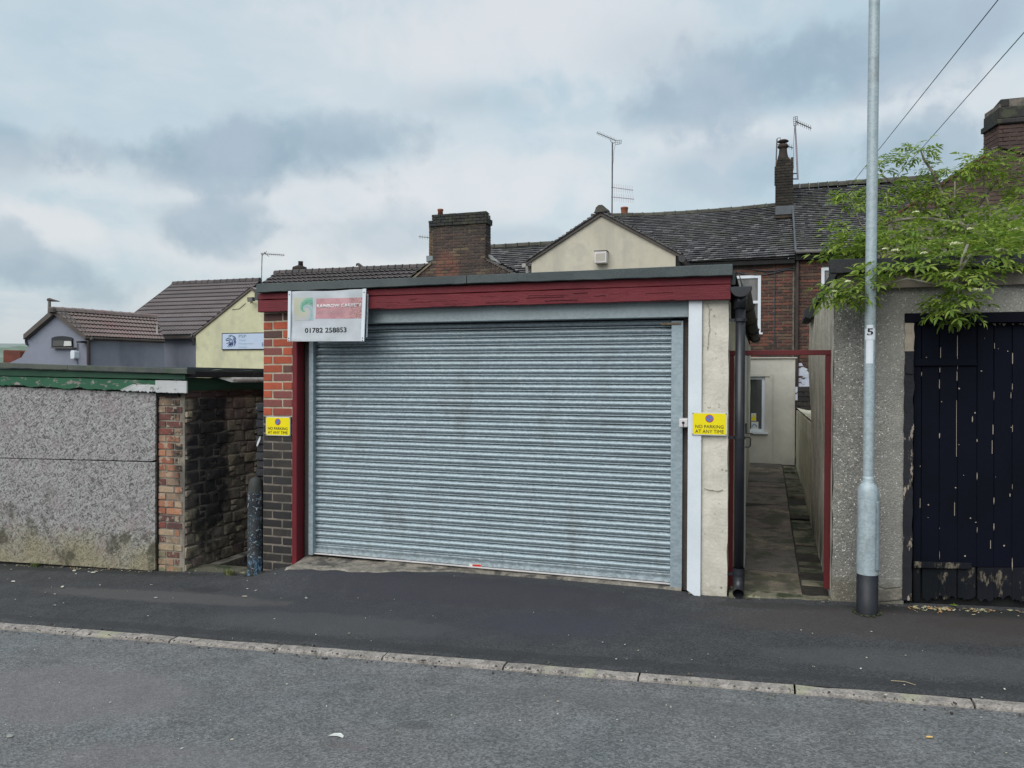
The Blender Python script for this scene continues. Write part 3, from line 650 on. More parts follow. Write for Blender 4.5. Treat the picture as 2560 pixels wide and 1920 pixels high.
# ------------------------------------------------------------------ ground levels
FRONT = 6.4                          # y of the street front
KERB = 4.72
DOOR_Z = -.008
SL = .045
def wall_z(x): return SL * (x - .5) - .008
def gz(x, y):
    zw = wall_z(x); zk = SL * (x - .5) - .047
    t = (y - KERB) / (FRONT - KERB); z = zk + (zw - zk) * min(max(t, 0), 1.2)
    # little ramp up to the shutter sill
    if -4.9 < x < -.3 and y > 5.6:
        a = min(1, max(0, (y - 5.75) / .5)); a = a * a * (3 - 2 * a)
        e = min(1, max(0, (x + 4.75) / .6)) * min(1, max(0, (-.35 - x) / .4))
        tgt = DOOR_Z - .035 - .03 * max(0, (-1.6 - x)) / 2.7
        z += max(0, tgt - z) * a * e
    return z
def build_ground():
    mb = MB(); xs = np.concatenate([np.linspace(-60, -9.2, 20), np.linspace(-9, 4, 131), np.linspace(4.2, 60, 20)]); ys = np.concatenate([np.linspace(KERB + .002, 5.5, 9), np.linspace(5.6, 6.45, 14)])
    w = len(xs)
    vs = [(x, y, gz(x, y) + .006 * mnoise.noise(Vector((x * 1.1, y * 2, 0))) * (1 if KERB + .1 < y < 6.2 else .2)) for y in ys for x in xs]
    mb.add(vs, [(j * w + i, j * w + i + 1, (j + 1) * w + i + 1, (j + 1) * w + i) for j in range(len(ys) - 1) for i in range(w - 1)])
    struct('pavement', mb, 'tarmac', smooth=True)
    # road with a little crown
    mb = MB(); xs = np.linspace(-60, 60, 61); ys = [KERB - .088, 4.3, 3.5, 2.4, 1.2, -.2, -1.5]; w = len(xs)
    cz = [0, .012, .05, .085, .06, .0, -.04]
    vs = [(x, y, SL * (x - .5) - .068 + c) for y, c in zip(ys, cz) for x in xs]
    mb.add(vs, [(j * w + i, j * w + i + 1, (j + 1) * w + i + 1, (j + 1) * w + i) for j in range(len(ys) - 1) for i in range(w - 1)])
    struct('road', mb, 'road', smooth=True)
    # the pavement on the camera's side
    MB().add([(x, y, SL * (x - .5) - .09 + (0 if y > -1.6 else .0)) for y in (-1.5, -9) for x in (-60, 60)], [(0, 1, 3, 2)]).build('near_pavement', 'tarmac', kind='structure')
    # kerb of separate stones
    k = bpy.data.objects.new('kerb', None); COL.objects.link(k); k['kind'] = 'structure'
    j0 = P(1261, 1655, KERB - .06).x; joints = [P(x, y, KERB - .06).x for x, y in ((694, 1610), (960, 1632), (1261, 1655), (1597, 1686), (1987, 1720), (2434, 1758))]
    js = [joints[0] - .92 * i for i in range(30, 0, -1)] + joints + [joints[-1] + .92 * i for i in range(1, 20)]
    for a, b in zip(js[:-1], js[1:]):
        if b < -14 or a > 8: continue
        mb = MB(); n = 6; dz = random.uniform(-.003, .003)
        prof = [(KERB, -.12), (KERB, -.046), (KERB - .012, -.043), (KERB - .074, -.047), (KERB - .090, -.055), (KERB - .094, -.074), (KERB - .094, -.12)]
        K = len(prof); vs = []
        for i in range(n + 1):
            x = a + .006 + (b - a - .012) * i / n
            for y, z in prof: vs.append((x, y + random.uniform(-.002, .002), SL * (x - .5) + z + dz + random.uniform(-.0025, .0025)))
        fs = [(i * K + q, i * K + q + 1, (i + 1) * K + q + 1, (i + 1) * K + q) for i in range(n) for q in range(K - 1)] + [tuple(range(K)), tuple(n * K + q for q in range(K))]
        mb.add(vs, fs).build('kerb_stone', 'kerb_stone', k)
    MB().add([(x, y, SL * (x - .5) - .088) for y in (KERB + .002, KERB - .092) for x in (-14, 8)], [(0, 1, 3, 2)]).build('kerb_bed', 'dark', k)
    # the land behind
    def land(x, y):
        return SL * max(x - .5, -14) - .32 if x < .5 else -.32 + .01 * min(x, 20)
    mb = MB(); xs = [-900, -300, -120, -60, -30, -14, -5, .5, 10, 30, 80, 300, 900]; ys = [-900, -200, -20, 6.9, 12, 20, 40, 100, 400, 1400]; w = len(xs)
    mb.add([(x, y, land(x, y) - (.3 if y < 5 else 0)) for y in ys for x in xs], [(j * w + i, j * w + i + 1, (j + 1) * w + i + 1, (j + 1) * w + i) for j in range(len(ys) - 1) for i in range(w - 1)])
    struct('ground', mb, 'soil')
    # distant hill seen past the left-hand roofs
    mb = MB(); n = 80
    pts = []
    for i in range(n + 1):
        az = rad(-75) + rad(75) * i / n; R = 700; h = 27 + 5 * mnoise.noise(Vector((i * .13, 1, 0))) + 2.2 * mnoise.noise(Vector((i * .9, 5, 0)))
        pts.append((R * math.sin(az), R * math.cos(az), h)); 
    vs = [(p[0] * .85, p[1] * .85, -5) for p in pts] + pts + [(p[0] * 1.3, p[1] * 1.3, -5) for p in pts]
    mb.add(vs, [(r * (n + 1) + i, r * (n + 1) + i + 1, (r + 1) * (n + 1) + i + 1, (r + 1) * (n + 1) + i) for r in range(2) for i in range(n)])
    struct('hill', mb, 'hill_green', smooth=True)
build_ground()

def xat(px, py, D): return P(px, py, D).x
def zat(px, py, D): return P(px, py, D).z
def PC(px, py, Z):
    d = ray(px, py); f = RM @ Vector((0, 0, -1)); return EYE + d * (Z / d.dot(f))
def hit(px, py, p0, n):
    d = ray(px, py); return EYE + d * ((Vector(p0) - EYE).dot(n) / d.dot(n))

# ================================================================== carpet garage
XL, XR = xat(657.5, 1100, FRONT), xat(1820, 1100, FRONT)
gar = root('garage', (XL, FRONT, -.25), 'flat roofed garage with wide grey roller shutter and red fascia', 'garage')
XP = xat(733, 1100, FRONT)                      # right edge of the brick pier
x742 = xat(742, 1100, 6.385)
FZ = zat(1240, 766, 6.33)
def pier():
    zsplit = zat(690, 1040, FRONT); ztop = zat(690, 782, FRONT); course = (ztop - zsplit) / 12
    zb = zsplit - course * 19
    sp = lambda z: [(0, XP - XL - .004)]
    MB().box(XL + .006, XP, FRONT + .0005, FRONT + .33, zb - .1, ztop + .02).build('pier_core', 'mortar', gar)
    MB().box(XL + .005, XP + .001, FRONT - .0002, FRONT + .1, zb - .1, zsplit - .004).build('pier_core', 'grey_mortar', gar)
    def mf(z, x):
        if z > ztop - course: return 'plum_brick'
        if z > zsplit: return 'red_brick' if random.random() > .12 else 'plum_brick'
        return 'blue_brick'
    bricks(gar, (XL, FRONT, 0), (1, 0, 0), (0, -1, 0), sp, zb, ztop, course, .222, mf, proud=.005, gap=.0165, jit=.002)
    # left flank of the pier, blackened
    bricks(gar, (XL, FRONT + .02, 0), (0, 1, 0), (-1, 0, 0), lambda z: [(0, 1.2)], zb, ztop, course, .222, lambda z, x: 'red_brick' if z > zsplit else 'blue_brick', proud=.004, gap=.012, limit=0)
    MB().box(XL + .006, XL + .2, FRONT + .05, 12.5, -.8, ztop).build('side_wall', 'dark_mortar', gar)
pier()
# red timber post beside the shutter
zt = 2.36
MB().add(*(lambda a: (a.v, a.f))(MB().box(XP - .004, x742, 6.384, 6.512, gz(-4.3, 6.3) - .06, zt))).build('red_post', 'red_post', gar, bevel=.006)
MB().box(x742 - .01, xat(772, 1100, 6.53), 6.53, 6.60, -.06, zt).build('steel_angle', 'rust_steel', gar, bevel=.002)
xgl0, xgl1 = xat(771.5, 1100, 6.50), xat(782.5, 1100, 6.50)
xgr0, xgr1 = xat(1677, 1100, 6.50), xat(1706.5, 1100, 6.50)
shut = bpy.data.objects.new('roller_shutter', None); COL.objects.link(shut); shut.parent = gar; shut.location = Vector((xgl1, 6.55, DOOR_Z)) - gar.location
MB().box(xgl0, xgl1, 6.50, 6.59, DOOR_Z - .02, 2.26).build('guide_rail', 'guide', shut, bevel=.002)
MB().box(xgr0, xgr1, 6.50, 6.59, DOOR_Z - .03, 2.185).build('guide_rail', 'guide', shut, bevel=.002)
def slats():
    D = 6.555; pitch = .0688
    zb0 = DOOR_Z + .072; ztop = zat(1240, 806, D); n = int(round((ztop - zb0) / pitch)); pitch = (ztop - zb0) / n
    prof = [(.000, .020), (.003, .0045), (.0045, .0025), (.012, .0008), (.0135, .0025), (.0150, .014), (.0185, .010), (.023, .001), (.030, -.0055), (.038, -.0080), (.046, -.0078), (.054, -.0045), (.061, .002), (.0655, .010), (pitch, .020)]
    a, b = xgl1 - .01, xgr0 + .01
    for i in range(n):
        mb = MB(); nx = 40; vs = []; ph = random.uniform(0, 99); z0 = zb0 + i * pitch
        sagk = random.uniform(.0, .0012)
        for k in range(nx + 1):
            x = a + (b - a) * k / nx
            w = .0009 * mnoise.noise(Vector((x * 1.7, ph, 0))) + .0006 * mnoise.noise(Vector((x * 6, ph, 3)))
            for z, y in prof: vs.append((x, D + y * 1.35 + w * 2, z0 + z + w + sagk * math.sin(math.pi * k / nx)))
        K = len(prof)
        mb.add(vs, [(k * K + q, k * K + q + 1, (k + 1) * K + q + 1, (k + 1) * K + q) for k in range(nx) for q in range(K - 1)])
        o = mb.build('slat', 'galv', shut, smooth=True)
    # bottom bar
    MB().prism([(a, D + .005, DOOR_Z), (a, D - .012, DOOR_Z + .002), (a, D - .008, DOOR_Z + .03), (a, D + .004, DOOR_Z + .034), (a, D - .004, DOOR_Z + .06), (a, D + .012, DOOR_Z + .073), (a, D + .02, DOOR_Z + .07)], (b - a, 0, 0)).build('bottom_bar', 'galv_rail', shut)
    MB().box(a, b, D - .035, D - .002, DOOR_Z - .012, DOOR_Z - .004).build('bottom_seal', 'white_box', shut)
    lp = [P(x, y, D - .016) for x, y in ((1173, 1409), (1203, 1410), (1203, 1420), (1173, 1419))]
    lb = MB().prism(lp, (0, .003, 0)).build('warning_label', 'plate_white', shut)
    lp = [P(x, y, D - .018) for x, y in ((1181, 1411), (1202, 1411.6), (1202, 1418.6), (1181, 1418))]
    MB().prism(lp, (0, .002, 0)).build('warning_stripe', 'red_ink', shut)
    MB().box(a, b, D + .02, D + .05, DOOR_Z - .05, ztop + .2).build('backing', 'dark', shut)
slats()
# latch bar at the top right of the shutter
MB().prism([P(*q, 6.49) for q in ((1652, 807), (1702, 806), (1702, 811), (1652, 812))], (0, .01, 0)).build('latch_bar', 'brass', gar)
# header box
hz0 = zat(1400, 799, 6.44)
MB().box(XP + .01, xat(1720, 900, 6.41) + .0, 6.43, 6.70, hz0, 2.42).build('shutter_box', 'galv_box', gar, bevel=.004)
MB().box(XP + .01, xat(1720, 900, 6.41), 6.56, 6.60, hz0 - .07, hz0 - .001).build('gap_shade', 'dark', gar)  # black strip standing in for the shade in the gap above the curtain
MB().box(xgr1, xat(1721, 1100, 6.53), 6.53, 6.60, -.06, hz0 - .002).build('steel_angle', 'rust_steel', gar, bevel=.002)
# white board and cream pier
xb0, xb1 = xat(1719.5, 1100, 6.365), xat(1753.5, 1100, 6.365)
MB().prism([(xb0, 6.365, .045 - .06), (xb1, 6.365, -.085), (xb1, 6.365, 2.335), (xb0, 6.365, 2.335)], (0, .034, 0)).build('white_board', 'white_pvc', gar, bevel=.003)
MB().box(xb0 + .01, XP + .001 if False else xat(1757, 900, 6.40), 6.402, 6.62, -.2, 2.34).build('pier_core', 'cream_render', gar)
def rough_box(name, x0, x1, y0, y1, z0, z1, m, parent, amp=.006, nx=8, nz=60, seed=0):
    mb = MB(); loop = [(x0, y1)] + [(x0 + (x1 - x0) * i / nx, y0) for i in range(nx + 1)] + [(x1, y0 + (y1 - y0) * i / 4) for i in range(1, 5)]
    K = len(loop); vs = []
    for j in range(nz + 1):
        z = z0 + (z1 - z0) * j / nz
        for (x, y) in loop:
            q = Vector((x * 4 + seed, y * 4, z * 4)); a = amp * (mnoise.noise(q) + .5 * mnoise.noise(q * 3.3))
            e = .006 * max(0, mnoise.noise(Vector((z * 5, seed, 3)))) if abs(x - x1) < 1e-6 and abs(y - y0) < 1e-6 else 0
            vs.append((x + a * .8 - e, y + a + e * .4, z))
    mb.add(vs, [(j * K + i, j * K + i + 1, (j + 1) * K + i + 1, (j + 1) * K + i) for j in range(nz) for i in range(K - 1)] + [tuple(nz * K + i for i in range(K))])
    return mb.build(name, m, parent, smooth=False)
rough_box('rendered_pier', xat(1757, 900, 6.40), XR, 6.395, 6.78, -.2, 2.345, 'cream_render', gar, seed=3)
# lane side wall
rough_box('side_wall', -.5, -.19, 6.785, 12.6, -.2, 2.2, 'lane_render', gar, amp=.008, nx=3, nz=30, seed=9)
MB().box(XL + .21, -.5, 12.3, 12.6, -.6, 2.45).build('rear_wall', 'lane_render', gar)
MB().box(-.5, -.2, 6.79, 12.6, 2.202, 2.45).build('eaves_board', 'dark', gar)
# roof, fascia, capping
MB().box(XL - .08, -.215, 6.372, 12.7, 2.455, 2.56).build('roof_deck', 'felt', gar)
def fascia(pxq, D, depth, m, name, parent, n=40, wob=.003, low=.004, label=None, bev=True):
    """board from 4 survey points tl,tr,br,bl; slightly uneven edges"""
    tl, tr, br, bl = [P(x, y, D) for x, y in pxq]; mb = MB(); vs = []; sd = random.uniform(0, 50)
    for i in range(n + 1):
        t = i / n; a = tl.lerp(tr, t); b = bl.lerp(br, t)
        wt = wob * .4 * mnoise.noise(Vector((t * 9, sd, 0))); wl = low * (mnoise.noise(Vector((t * 14, sd, 4))) + .6 * mnoise.noise(Vector((t * 50, sd, 7))))
        bo = wob * mnoise.noise(Vector((t * 6, sd, 9)))
        vs += [(a.x, a.y + depth, a.z + wt), (a.x, a.y + bo + .004, a.z + wt), (a.x, a.y + bo, a.z + wt - .004), (b.x, b.y + bo, b.z + wl + .004), (b.x, b.y + bo + .004, b.z + wl), (b.x, b.y + depth, b.z + wl)]
    mb.add(vs, [(i * 6 + q, i * 6 + (q + 1) % 6, (i + 1) * 6 + (q + 1) % 6, (i + 1) * 6 + q) for i in range(n) for q in range(6)] + [tuple(range(6)), tuple(n * 6 + q for q in range(6))])
    return mb.build(name, m, parent, label=label)
fascia([(646, 734), (1826.5, 688), (1826.5, 709.5), (646, 749)], 6.325, .045, 'red_paint', 'fascia_board', gar)
fascia([(646, 751), (1826.5, 710.5), (1826.5, 748), (645, 780.5)], 6.318, .05, 'red_paint', 'fascia_board', gar, low=.006)
MB().box(XL - .04, -.26, 6.371, 6.40, 2.34, 2.50).build('soffit', 'dark', gar)
fascia([(641, 709.5), (1165.5, 688.3), (1165.5, 708.5), (641, 731)], 6.275, .10, 'felt', 'roof_capping', gar, wob=.004)
fascia([(1167.5, 688.2), (1831, 659.5), (1831, 687.5), (1167.5, 708.4)], 6.273, .10, 'felt', 'roof_capping', gar, wob=.004)
# torn felt at the roof's right-hand edge
mb = MB(); mb.grid(18, 4, lambda u, v: (-.205 + .05 * v + .02 * math.sin(u * 23) * v, 6.33 + u * 6.2, 2.60 - .16 * v - .03 * abs(math.sin(u * 17 + 1)) * v)); mb.build('torn_felt', 'felt', gar)
# half-round gutter with stop end and down pipe
def gutter():
    n = 10; a0, a1 = Vector((-.172, 6.36, 2.42)), Vector((-.118, 12.7, 2.335)); r = .072
    mb = MB(); K = n + 1; vs = []
    for t in (0, 1):
        for rr in (r, r - .006):
            for k in range(K):
                a = math.pi + math.pi * k / n; c = a0.lerp(a1, t); vs.append((c.x + rr * math.cos(a), c.y, c.z + rr * math.sin(a) * (1 if rr == r else 1)))
    fs = [(k, k + 1, 2 * K + k + 1, 2 * K + k) for k in range(n)] + [(K + k, 3 * K + k, 3 * K + k + 1, K + k + 1) for k in range(n)]
    mb.add(vs, fs).build('gutter', 'old_gutter', gar, smooth=True)
    for q in (.18, .42, .66, .9):
        c = a0.lerp(a1, q); m2 = MB(); m2.tube([(c.x + (r + .006) * math.cos(math.pi + math.pi * k / 8), c.y, c.z + (r + .006) * math.sin(math.pi + math.pi * k / 8)) for k in range(9)], .012, 6).build('gutter_union', 'old_gutter', gar)
    # stop end / outlet in black plastic
    m3 = MB(); pts = [(a0.x + (r + .012) * math.cos(math.pi + math.pi * k / 12), 6.30, a0.z + .01 + (r + .012) * math.sin(math.pi + math.pi * k / 12)) for k in range(13)]
    m3.prism(pts, (0, .10, 0)).build('gutter_outlet', 'black_plastic', gar, bevel=.004)
gutter()
px0 = P(1849, 1100, 6.42); pr = .0385
zb = gz(-.2, 6.35) + .03
dp = MB().tube([(px0.x, 6.42, zb + .14), (px0.x, 6.42, 2.33)], pr, 20).build('down_pipe', 'black_plastic', gar, smooth=True)
MB().tube([(px0.x, 6.42, 2.27), (px0.x, 6.42, 2.38)], .052, 18).build('pipe_socket', 'black_plastic', gar, smooth=True, bevel=.0)
MB().tube([(px0.x, 6.42, zb + .20), (px0.x, 6.42, zb + .10), (px0.x + .0, 6.39, zb + .04), (px0.x, 6.33, zb + .015)], [.046, .046, .044, .043], 18, cap=False).build('pipe_shoe', 'black_plastic', gar, smooth=True)
for py in (800, 1094, 1436):
    z = zat(1849, py, 6.42)
    b_ = MB().tube([(px0.x, 6.42, z - .012), (px0.x, 6.42, z + .012)], .047, 18)
    b_.box(px0.x - .14, px0.x - .03, 6.41, 6.425, z - .010, z + .010); b_.build('pipe_bracket', 'black_plastic', gar)
# key switch
mb = MB(); p = [P(x, y, 6.36) for x, y in ((1697.5, 1047), (1719.0, 1047), (1719.0, 1068.5), (1697.5, 1068.5))]
ks = mb.prism(p, (0, .16, 0)).build('key_switch', 'white_box', gar, bevel=.006)
c = P(1708, 1057, 6.355); m2 = MB(); m2.prism([(c.x + .011 * math.cos(a), 6.356, c.z + .011 * math.sin(a)) for a in [k * math.pi / 6 for k in range(12)]], (0, .003, 0)); m2.box(c.x - .003, c.x + .003, 6.355, 6.359, c.z - .034, c.z - .012); m2.build('keyhole', 'dark', ks)
# broken concrete sill under the shutter
def sill():
    mb = MB(); nx, ny = 90, 8
    x0, x1 = x742 + .01, xgr1
    def fn(u, v):
        x = x0 + (x1 - x0) * u; fr = 6.45 - (.30 if x < -3.5 else .30 - .31 * min(1, (x + 3.5) / .9)) + .05 * mnoise.noise(Vector((x * 5, 0, 0)))
        fr = max(fr, 6.05); y = 6.56 - (6.56 - fr) * v
        z = max(gz(x, min(y, 6.4)) + .012, DOOR_Z - .018 - .07 * v - .02 * (x < -3.4)) - .03 * (v > .99) + .006 * mnoise.noise(Vector((x * 9, y * 9, 0)))
        return (x, y, z)
    mb.grid(nx, ny, fn); struct('door_sill', mb, 'concrete')
sill()

# ------------------------------------------------------------------ signs
def parking_sign(pxq, label, D):
    tl, tr, br, bl = [P(x, y, D) for x, y in pxq]; x0, x1 = (tl.x + bl.x) / 2, (tr.x + br.x) / 2; z0, z1 = (bl.z + br.z) / 2, (tl.z + tr.z) / 2
    W, H = x1 - x0, z1 - z0
    r = root('parking_sign', ((x0 + x1) / 2, D, z0), label, 'sign')
    MB().box(x0, x1, D - .004, D, z0, z1).build('plate', 'plate_white', r, bevel=.001)
    e = .025 * W; MB().box(x0 + e, x1 - e, D - .0055, D - .0042, z0 + e * 1.1, z1 - e * 1.1).build('yellow_panel', 'yellow', r)
    c = Vector(((x0 + x1) / 2, 0, z0 + H * .735)); R = H * .175
    circ = lambda rr, d: [(c.x + rr * math.cos(a), D - d, c.z + rr * math.sin(a)) for a in [k * math.pi / 20 for k in range(40)]]
    MB().prism(circ(R, .0068), (0, .001, 0)).build('red_ring', 'red_ink', r)
    MB().prism(circ(R * .8, .0080), (0, .001, 0)).build('blue_disc', 'blue_ink', r)
    s = R * .08; d = R * .56
    MB().prism([(c.x - d - s, D - .0092, c.z + d - s), (c.x - d + s, D - .0092, c.z + d + s), (c.x + d + s, D - .0092, c.z - d + s), (c.x + d - s, D - .0092, c.z - d - s)], (0, .001, 0)).build('slash', 'red_ink', r)
    cx = c.x
    text('NO PARKING', r, cx - W * .40, cx + W * .40, z0 + H * .31, z0 + H * .455, D - .0058, 'black_ink', .0)
    text('AT ANY TIME', r, cx - W * .405, cx + W * .405, z0 + H * .10, z0 + H * .245, D - .0058, 'black_ink', .0)
    mb = MB()
    for sx in (x0 + .008, x1 - .008):
        for sz in (z0 + .008, z1 - .008): mb.prism([(sx + .004 * math.cos(a), D - .0075, sz + .004 * math.sin(a)) for a in [k * math.pi / 4 for k in range(8)]], (0, .003, 0))
    mb.build('screws', 'rust_steel', r)
parking_sign(((665, 1042), (726, 1042), (726, 1089.5), (665, 1089)), 'yellow no parking sign screwed to the brick pier left of the shutter', 6.385)
parking_sign(((1730, 1030.5), (1818, 1032), (1818, 1089.5), (1730, 1087)), 'yellow no parking sign across the white board and cream pier', 6.358)
def banner():
    D = 6.265; tl, tr, br, bl = [P(x, y, D) for x, y in ((723, 729.5), (916.5, 723.5), (911.5, 853), (721.5, 853.5))]
    r = root('banner', ((bl.x + br.x) / 2, D, bl.z), 'white vinyl carpet shop banner on battens over the shutter corner', 'banner')
    q = lambda u, v: tl.lerp(tr, u).lerp(bl.lerp(br, u), v)
    wob = lambda u, v: .006 * mnoise.noise(Vector((u * 3 + v * 2, v * 2.5, 1))) + .004 * math.sin((u * 2 - v) * 5) * (1 - abs(2 * u - 1)) + .003 * mnoise.noise(Vector((u * 9, v * 3, 7)))
    MB().grid(90, 56, lambda u, v: tuple(q(u, v) + Vector((0, wob(u, v), .004 * math.sin(u * 9) * (v < .02))))).build('banner_sheet', 'vinyl', r, smooth=True)
    # battens
    for u0, u1, dd in ((-.003, .035, .0), (.96, 1.003, .0)):
        a, b, c_, d_ = q(u0, -.01), q(u1, -.012), q(u1, 1.005), q(u0, 1.005)
        o = MB().prism([v + Vector((0, -.016, 0)) for v in (a, b, c_, d_)], (0, .012, 0)).build('batten', 'white_pvc', r, bevel=.002)
        s = MB()
        for v in (.06, .94, .985):
            cc = q((u0 + u1) / 2, v); s.prism([(cc.x + .005 * math.cos(k * math.pi / 4), D - .019, cc.z + .005 * math.sin(k * math.pi / 4)) for k in range(8)], (0, .003, 0))
        s.build('screws', 'dark', o)
    a, b = P(917.5, 735, D + .03), P(915, 843, D + .03)
    MB().prism([a, a + Vector((.010, 0, 0)), b + Vector((.010, 0, 0)), b], (0, .012, 0)).build('rear_batten', 'white_pvc', r)
    MB().box(tl.x + .03, tr.x - .03, D + .01, D + .055, bl.z + .03, bl.z + .06).build('packer', 'timber', r)
    def patch(pq, m, name, off):
        a, b, c_, d_ = [P(x, y, D) for x, y in pq]
        f = lambda u, v: a.lerp(b, u).lerp(d_.lerp(c_, u), v)
        def g_(u, v):
            p = f(u, v); uu = (p.x - tl.x) / (tr.x - tl.x); vv = (tl.z - p.z) / (tl.z - bl.z); return (p.x, D + wob(uu, vv) - off, p.z)
        return MB().grid(60, 30, g_).build(name, m, r, smooth=True)
    sc = P(762, 775, D)
    M['swirl'] = spiral_material(sc.x, sc.z); M['carpet'] = carpet_material(P(868, 780, D).x)
    patch(((735.5, 744.5), (781.5, 743.5), (782.5, 800.5), (735.5, 801.5)), 'swirl', 'swirl_picture', .0012)
    patch(((791.5, 746.5), (908, 743.5), (905.5, 796), (788.5, 796.5)), 'carpet', 'carpet_picture', .0012)
    def tx(body, pq, m, bold):
        a, b = P(pq[0], pq[3], D), P(pq[1], pq[2], D); o = text(body, r, a.x, b.x, a.z, b.z, D - .0024, m, bold, depth=.0003)
        off = base_of(r)
        for v in o.data.vertices:
            w = v.co + off; uu = (w.x - tl.x) / (tr.x - tl.x); vv = (tl.z - w.z) / (tl.z - bl.z); v.co.y += wob(uu, vv)
        return o
    tx('RAINBOW CARPETS', (792.5, 904, 758, 770), 'bright_ink', .035)
    tx('Mob: 07970767535', (792.5, 863, 777, 784), 'pale_ink', .0)
    tx('01782 258853', (762.5, 866.5, 818, 832.3), 'black_ink', .014)
banner()

# splashed bollard and plinth against the pier
bx = P(638.5, 1300, 6.40)
bl_ = root('bollard', (bx.x, 6.40, gz(bx.x, 6.38)), 'black rubbing post splashed with white and blue paint beside the brick pier', 'bollard')
def bollard():
    zb = gz(bx.x, 6.38) - .02; zt = zat(640, 1194, 6.36); mb = MB(); n = 22; R = .075; vs = []; fs = []
    prof = [(R * 1.03, zb), (R * 1.0, zb + .2), (R * .98, zb + .5), (R * .97, zt - .16), (R * .93, zt - .10), (R * .82, zt - .05), (R * .6, zt - .015), (R * .25, zt)]
    prof2 = []
    for i in range(len(prof) - 1):
        k = 6 if i < 3 else 2
        for t in range(k): prof2.append(tuple(prof[i][q] + (prof[i + 1][q] - prof[i][q]) * t / k for q in (0, 1)))
    prof2.append(prof[-1])
    for r, z in prof2:
        for k in range(n):
            a = 2 * math.pi * k / n; e = 1 + .05 * mnoise.noise(Vector((math.cos(a) * 2, math.sin(a) * 2, z * 5)))
            vs.append((bx.x + r * e * math.cos(a), 6.40 + r * e * math.sin(a), z))
    for i in range(len(prof2) - 1):
        for k in range(n): fs.append((i * n + k, i * n + (k + 1) % n, (i + 1) * n + (k + 1) % n, (i + 1) * n + k))
    fs.append(tuple((len(prof2) - 1) * n + k for k in range(n))); mb.add(vs, fs).build('post', 'splashed', bl_, smooth=True)
bollard()
def plinth():
    x0 = xat(638.5, 1050, 6.44); zt = zat(648, 1008, 6.44); c = .0805
    k = 0; z = zt - c
    while z > -.3:
        one_brick(gar, 'tar', ((x0 + XL) / 2, 6.55 + (.02 if k % 2 else 0), z + c / 2), (XL - x0 - .002, .22, c - .006)); z -= c; k += 1
    MB().box(x0 + .01, XL + .004, 6.50, 7.4, -.6, zt - .02).build('plinth_core', 'tar', gar)
    pts = [(641, 1115), (643, 1105), (648, 1094), (651, 1090), (651, 1098), (647, 1108), (643, 1116)]
    MB().prism([P(x, y, 6.432) for x, y in pts], (0, .004, 0)).build('paint_drip', 'white_ink', gar)
plinth()

# ================================================================== boarded garage on the left
lg = root('garage', (-7.2, FRONT, wall_z(-7.2)), 'boarded up garage with flaking green fascia and grey flake boards', 'garage')
XE = xat(388.5, 1200, 6.36); XC = xat(463, 1200, FRONT)
def panel(px4): 
    tl, tr, br, bl = [P(x, y, 6.36) for x, y in px4]
    e = (tl - tr).normalized(); ext = 1.0
    tl = tl + (tl - tr).normalized() * ext; bl = bl + (bl - br).normalized() * ext
    mb = MB(); n = 60; vs = []; sd = random.uniform(0, 9)
    for i in range(n + 1):
        t = i / n; a, b = tl.lerp(tr, t), bl.lerp(br, t); w = .004 * mnoise.noise(Vector((t * 5, sd, 0))); lo = .006 * mnoise.noise(Vector((t * 20, sd, 2)))
        if i == n: lo += .012
        vs += [(a.x, 6.38, a.z), (a.x, 6.36 + w, a.z), (b.x, 6.36 + w, b.z + lo), (b.x, 6.38, b.z + lo)]
    mb.add(vs, [(i * 4 + q, i * 4 + (q + 1) % 4, (i + 1) * 4 + (q + 1) % 4, (i + 1) * 4 + q) for i in range(n) for q in range(4)] + [(0, 1, 2, 3), tuple(n * 4 + q for q in range(4))])
    return mb.build('flake_panel', 'flake_board', lg)
panel(((0, 966), (389, 983), (387.5, 1153), (0, 1144)))
panel(((0, 1146), (387.5, 1156), (388, 1427), (0, 1403)))
MB().box(-9.2, XE + .01, 6.385, 6.6, -.6, 1.72).build('front_wall', 'dark', lg)
def lg_pier():
    ztop = zat(430, 984, FRONT) ; course = .0742
    zb = wall_z(XC) - .1
    sp = lambda z: [(0, XC - XE - .03 - .035 * (math.sin(z * 31) > 0))]
    MB().box(XE + .006, XC - .008, FRONT + .002, FRONT + .24, zb, ztop + .02).build('pier_core', 'old_mortar', lg)
    bricks(lg, (XE, FRONT, 0), (1, 0, 0), (0, -1, 0), sp, zb, ztop, course, .205, lambda z, x: 'old_brick', proud=.006, gap=.016, jit=.004)
lg_pier()
def block_wall():
    X = XC; ztop = zat(463, 984, FRONT) + .02; h = .126; z = ztop; n = 0
    MB().box(X - .25, X - .012, FRONT + .02, 10.5, -1.2, ztop + .02).build('side_wall', 'old_mortar', lg)
    def blk(y0, y1, z0, z1, m='rock_block'):
        nonlocal n; n += 1
        o = one_brick(lg, m, (X - .045 + random.uniform(-.012, .012), (y0 + y1) / 2, (z0 + z1) / 2), (y1 - y0 - .014, .10, z1 - z0 - .014), 'stone_block', True, math.pi / 2)
    # a course of plain brick on top
    y = FRONT + .0
    while y < 8.6: blk(y, y + .22, ztop - .07, ztop, 'dark_brick'); y += .22
    z = ztop - .07; r = 0
    while z > -.55:
        y = FRONT + (0 if r % 2 else -.0); k = r % 3; z0 = z - h
        while y < 8.6:
            if k % 3 == 1:
                w = random.uniform(.085, .11); s = random.uniform(.4, .6); blk(y, y + w, z0, z0 + h * s); blk(y, y + w, z0 + h * s, z)
            else:
                w = random.uniform(.14, .22); blk(y, y + w, z0, z)
            y += w; k += 1
        z -= h; r += 1
block_wall()
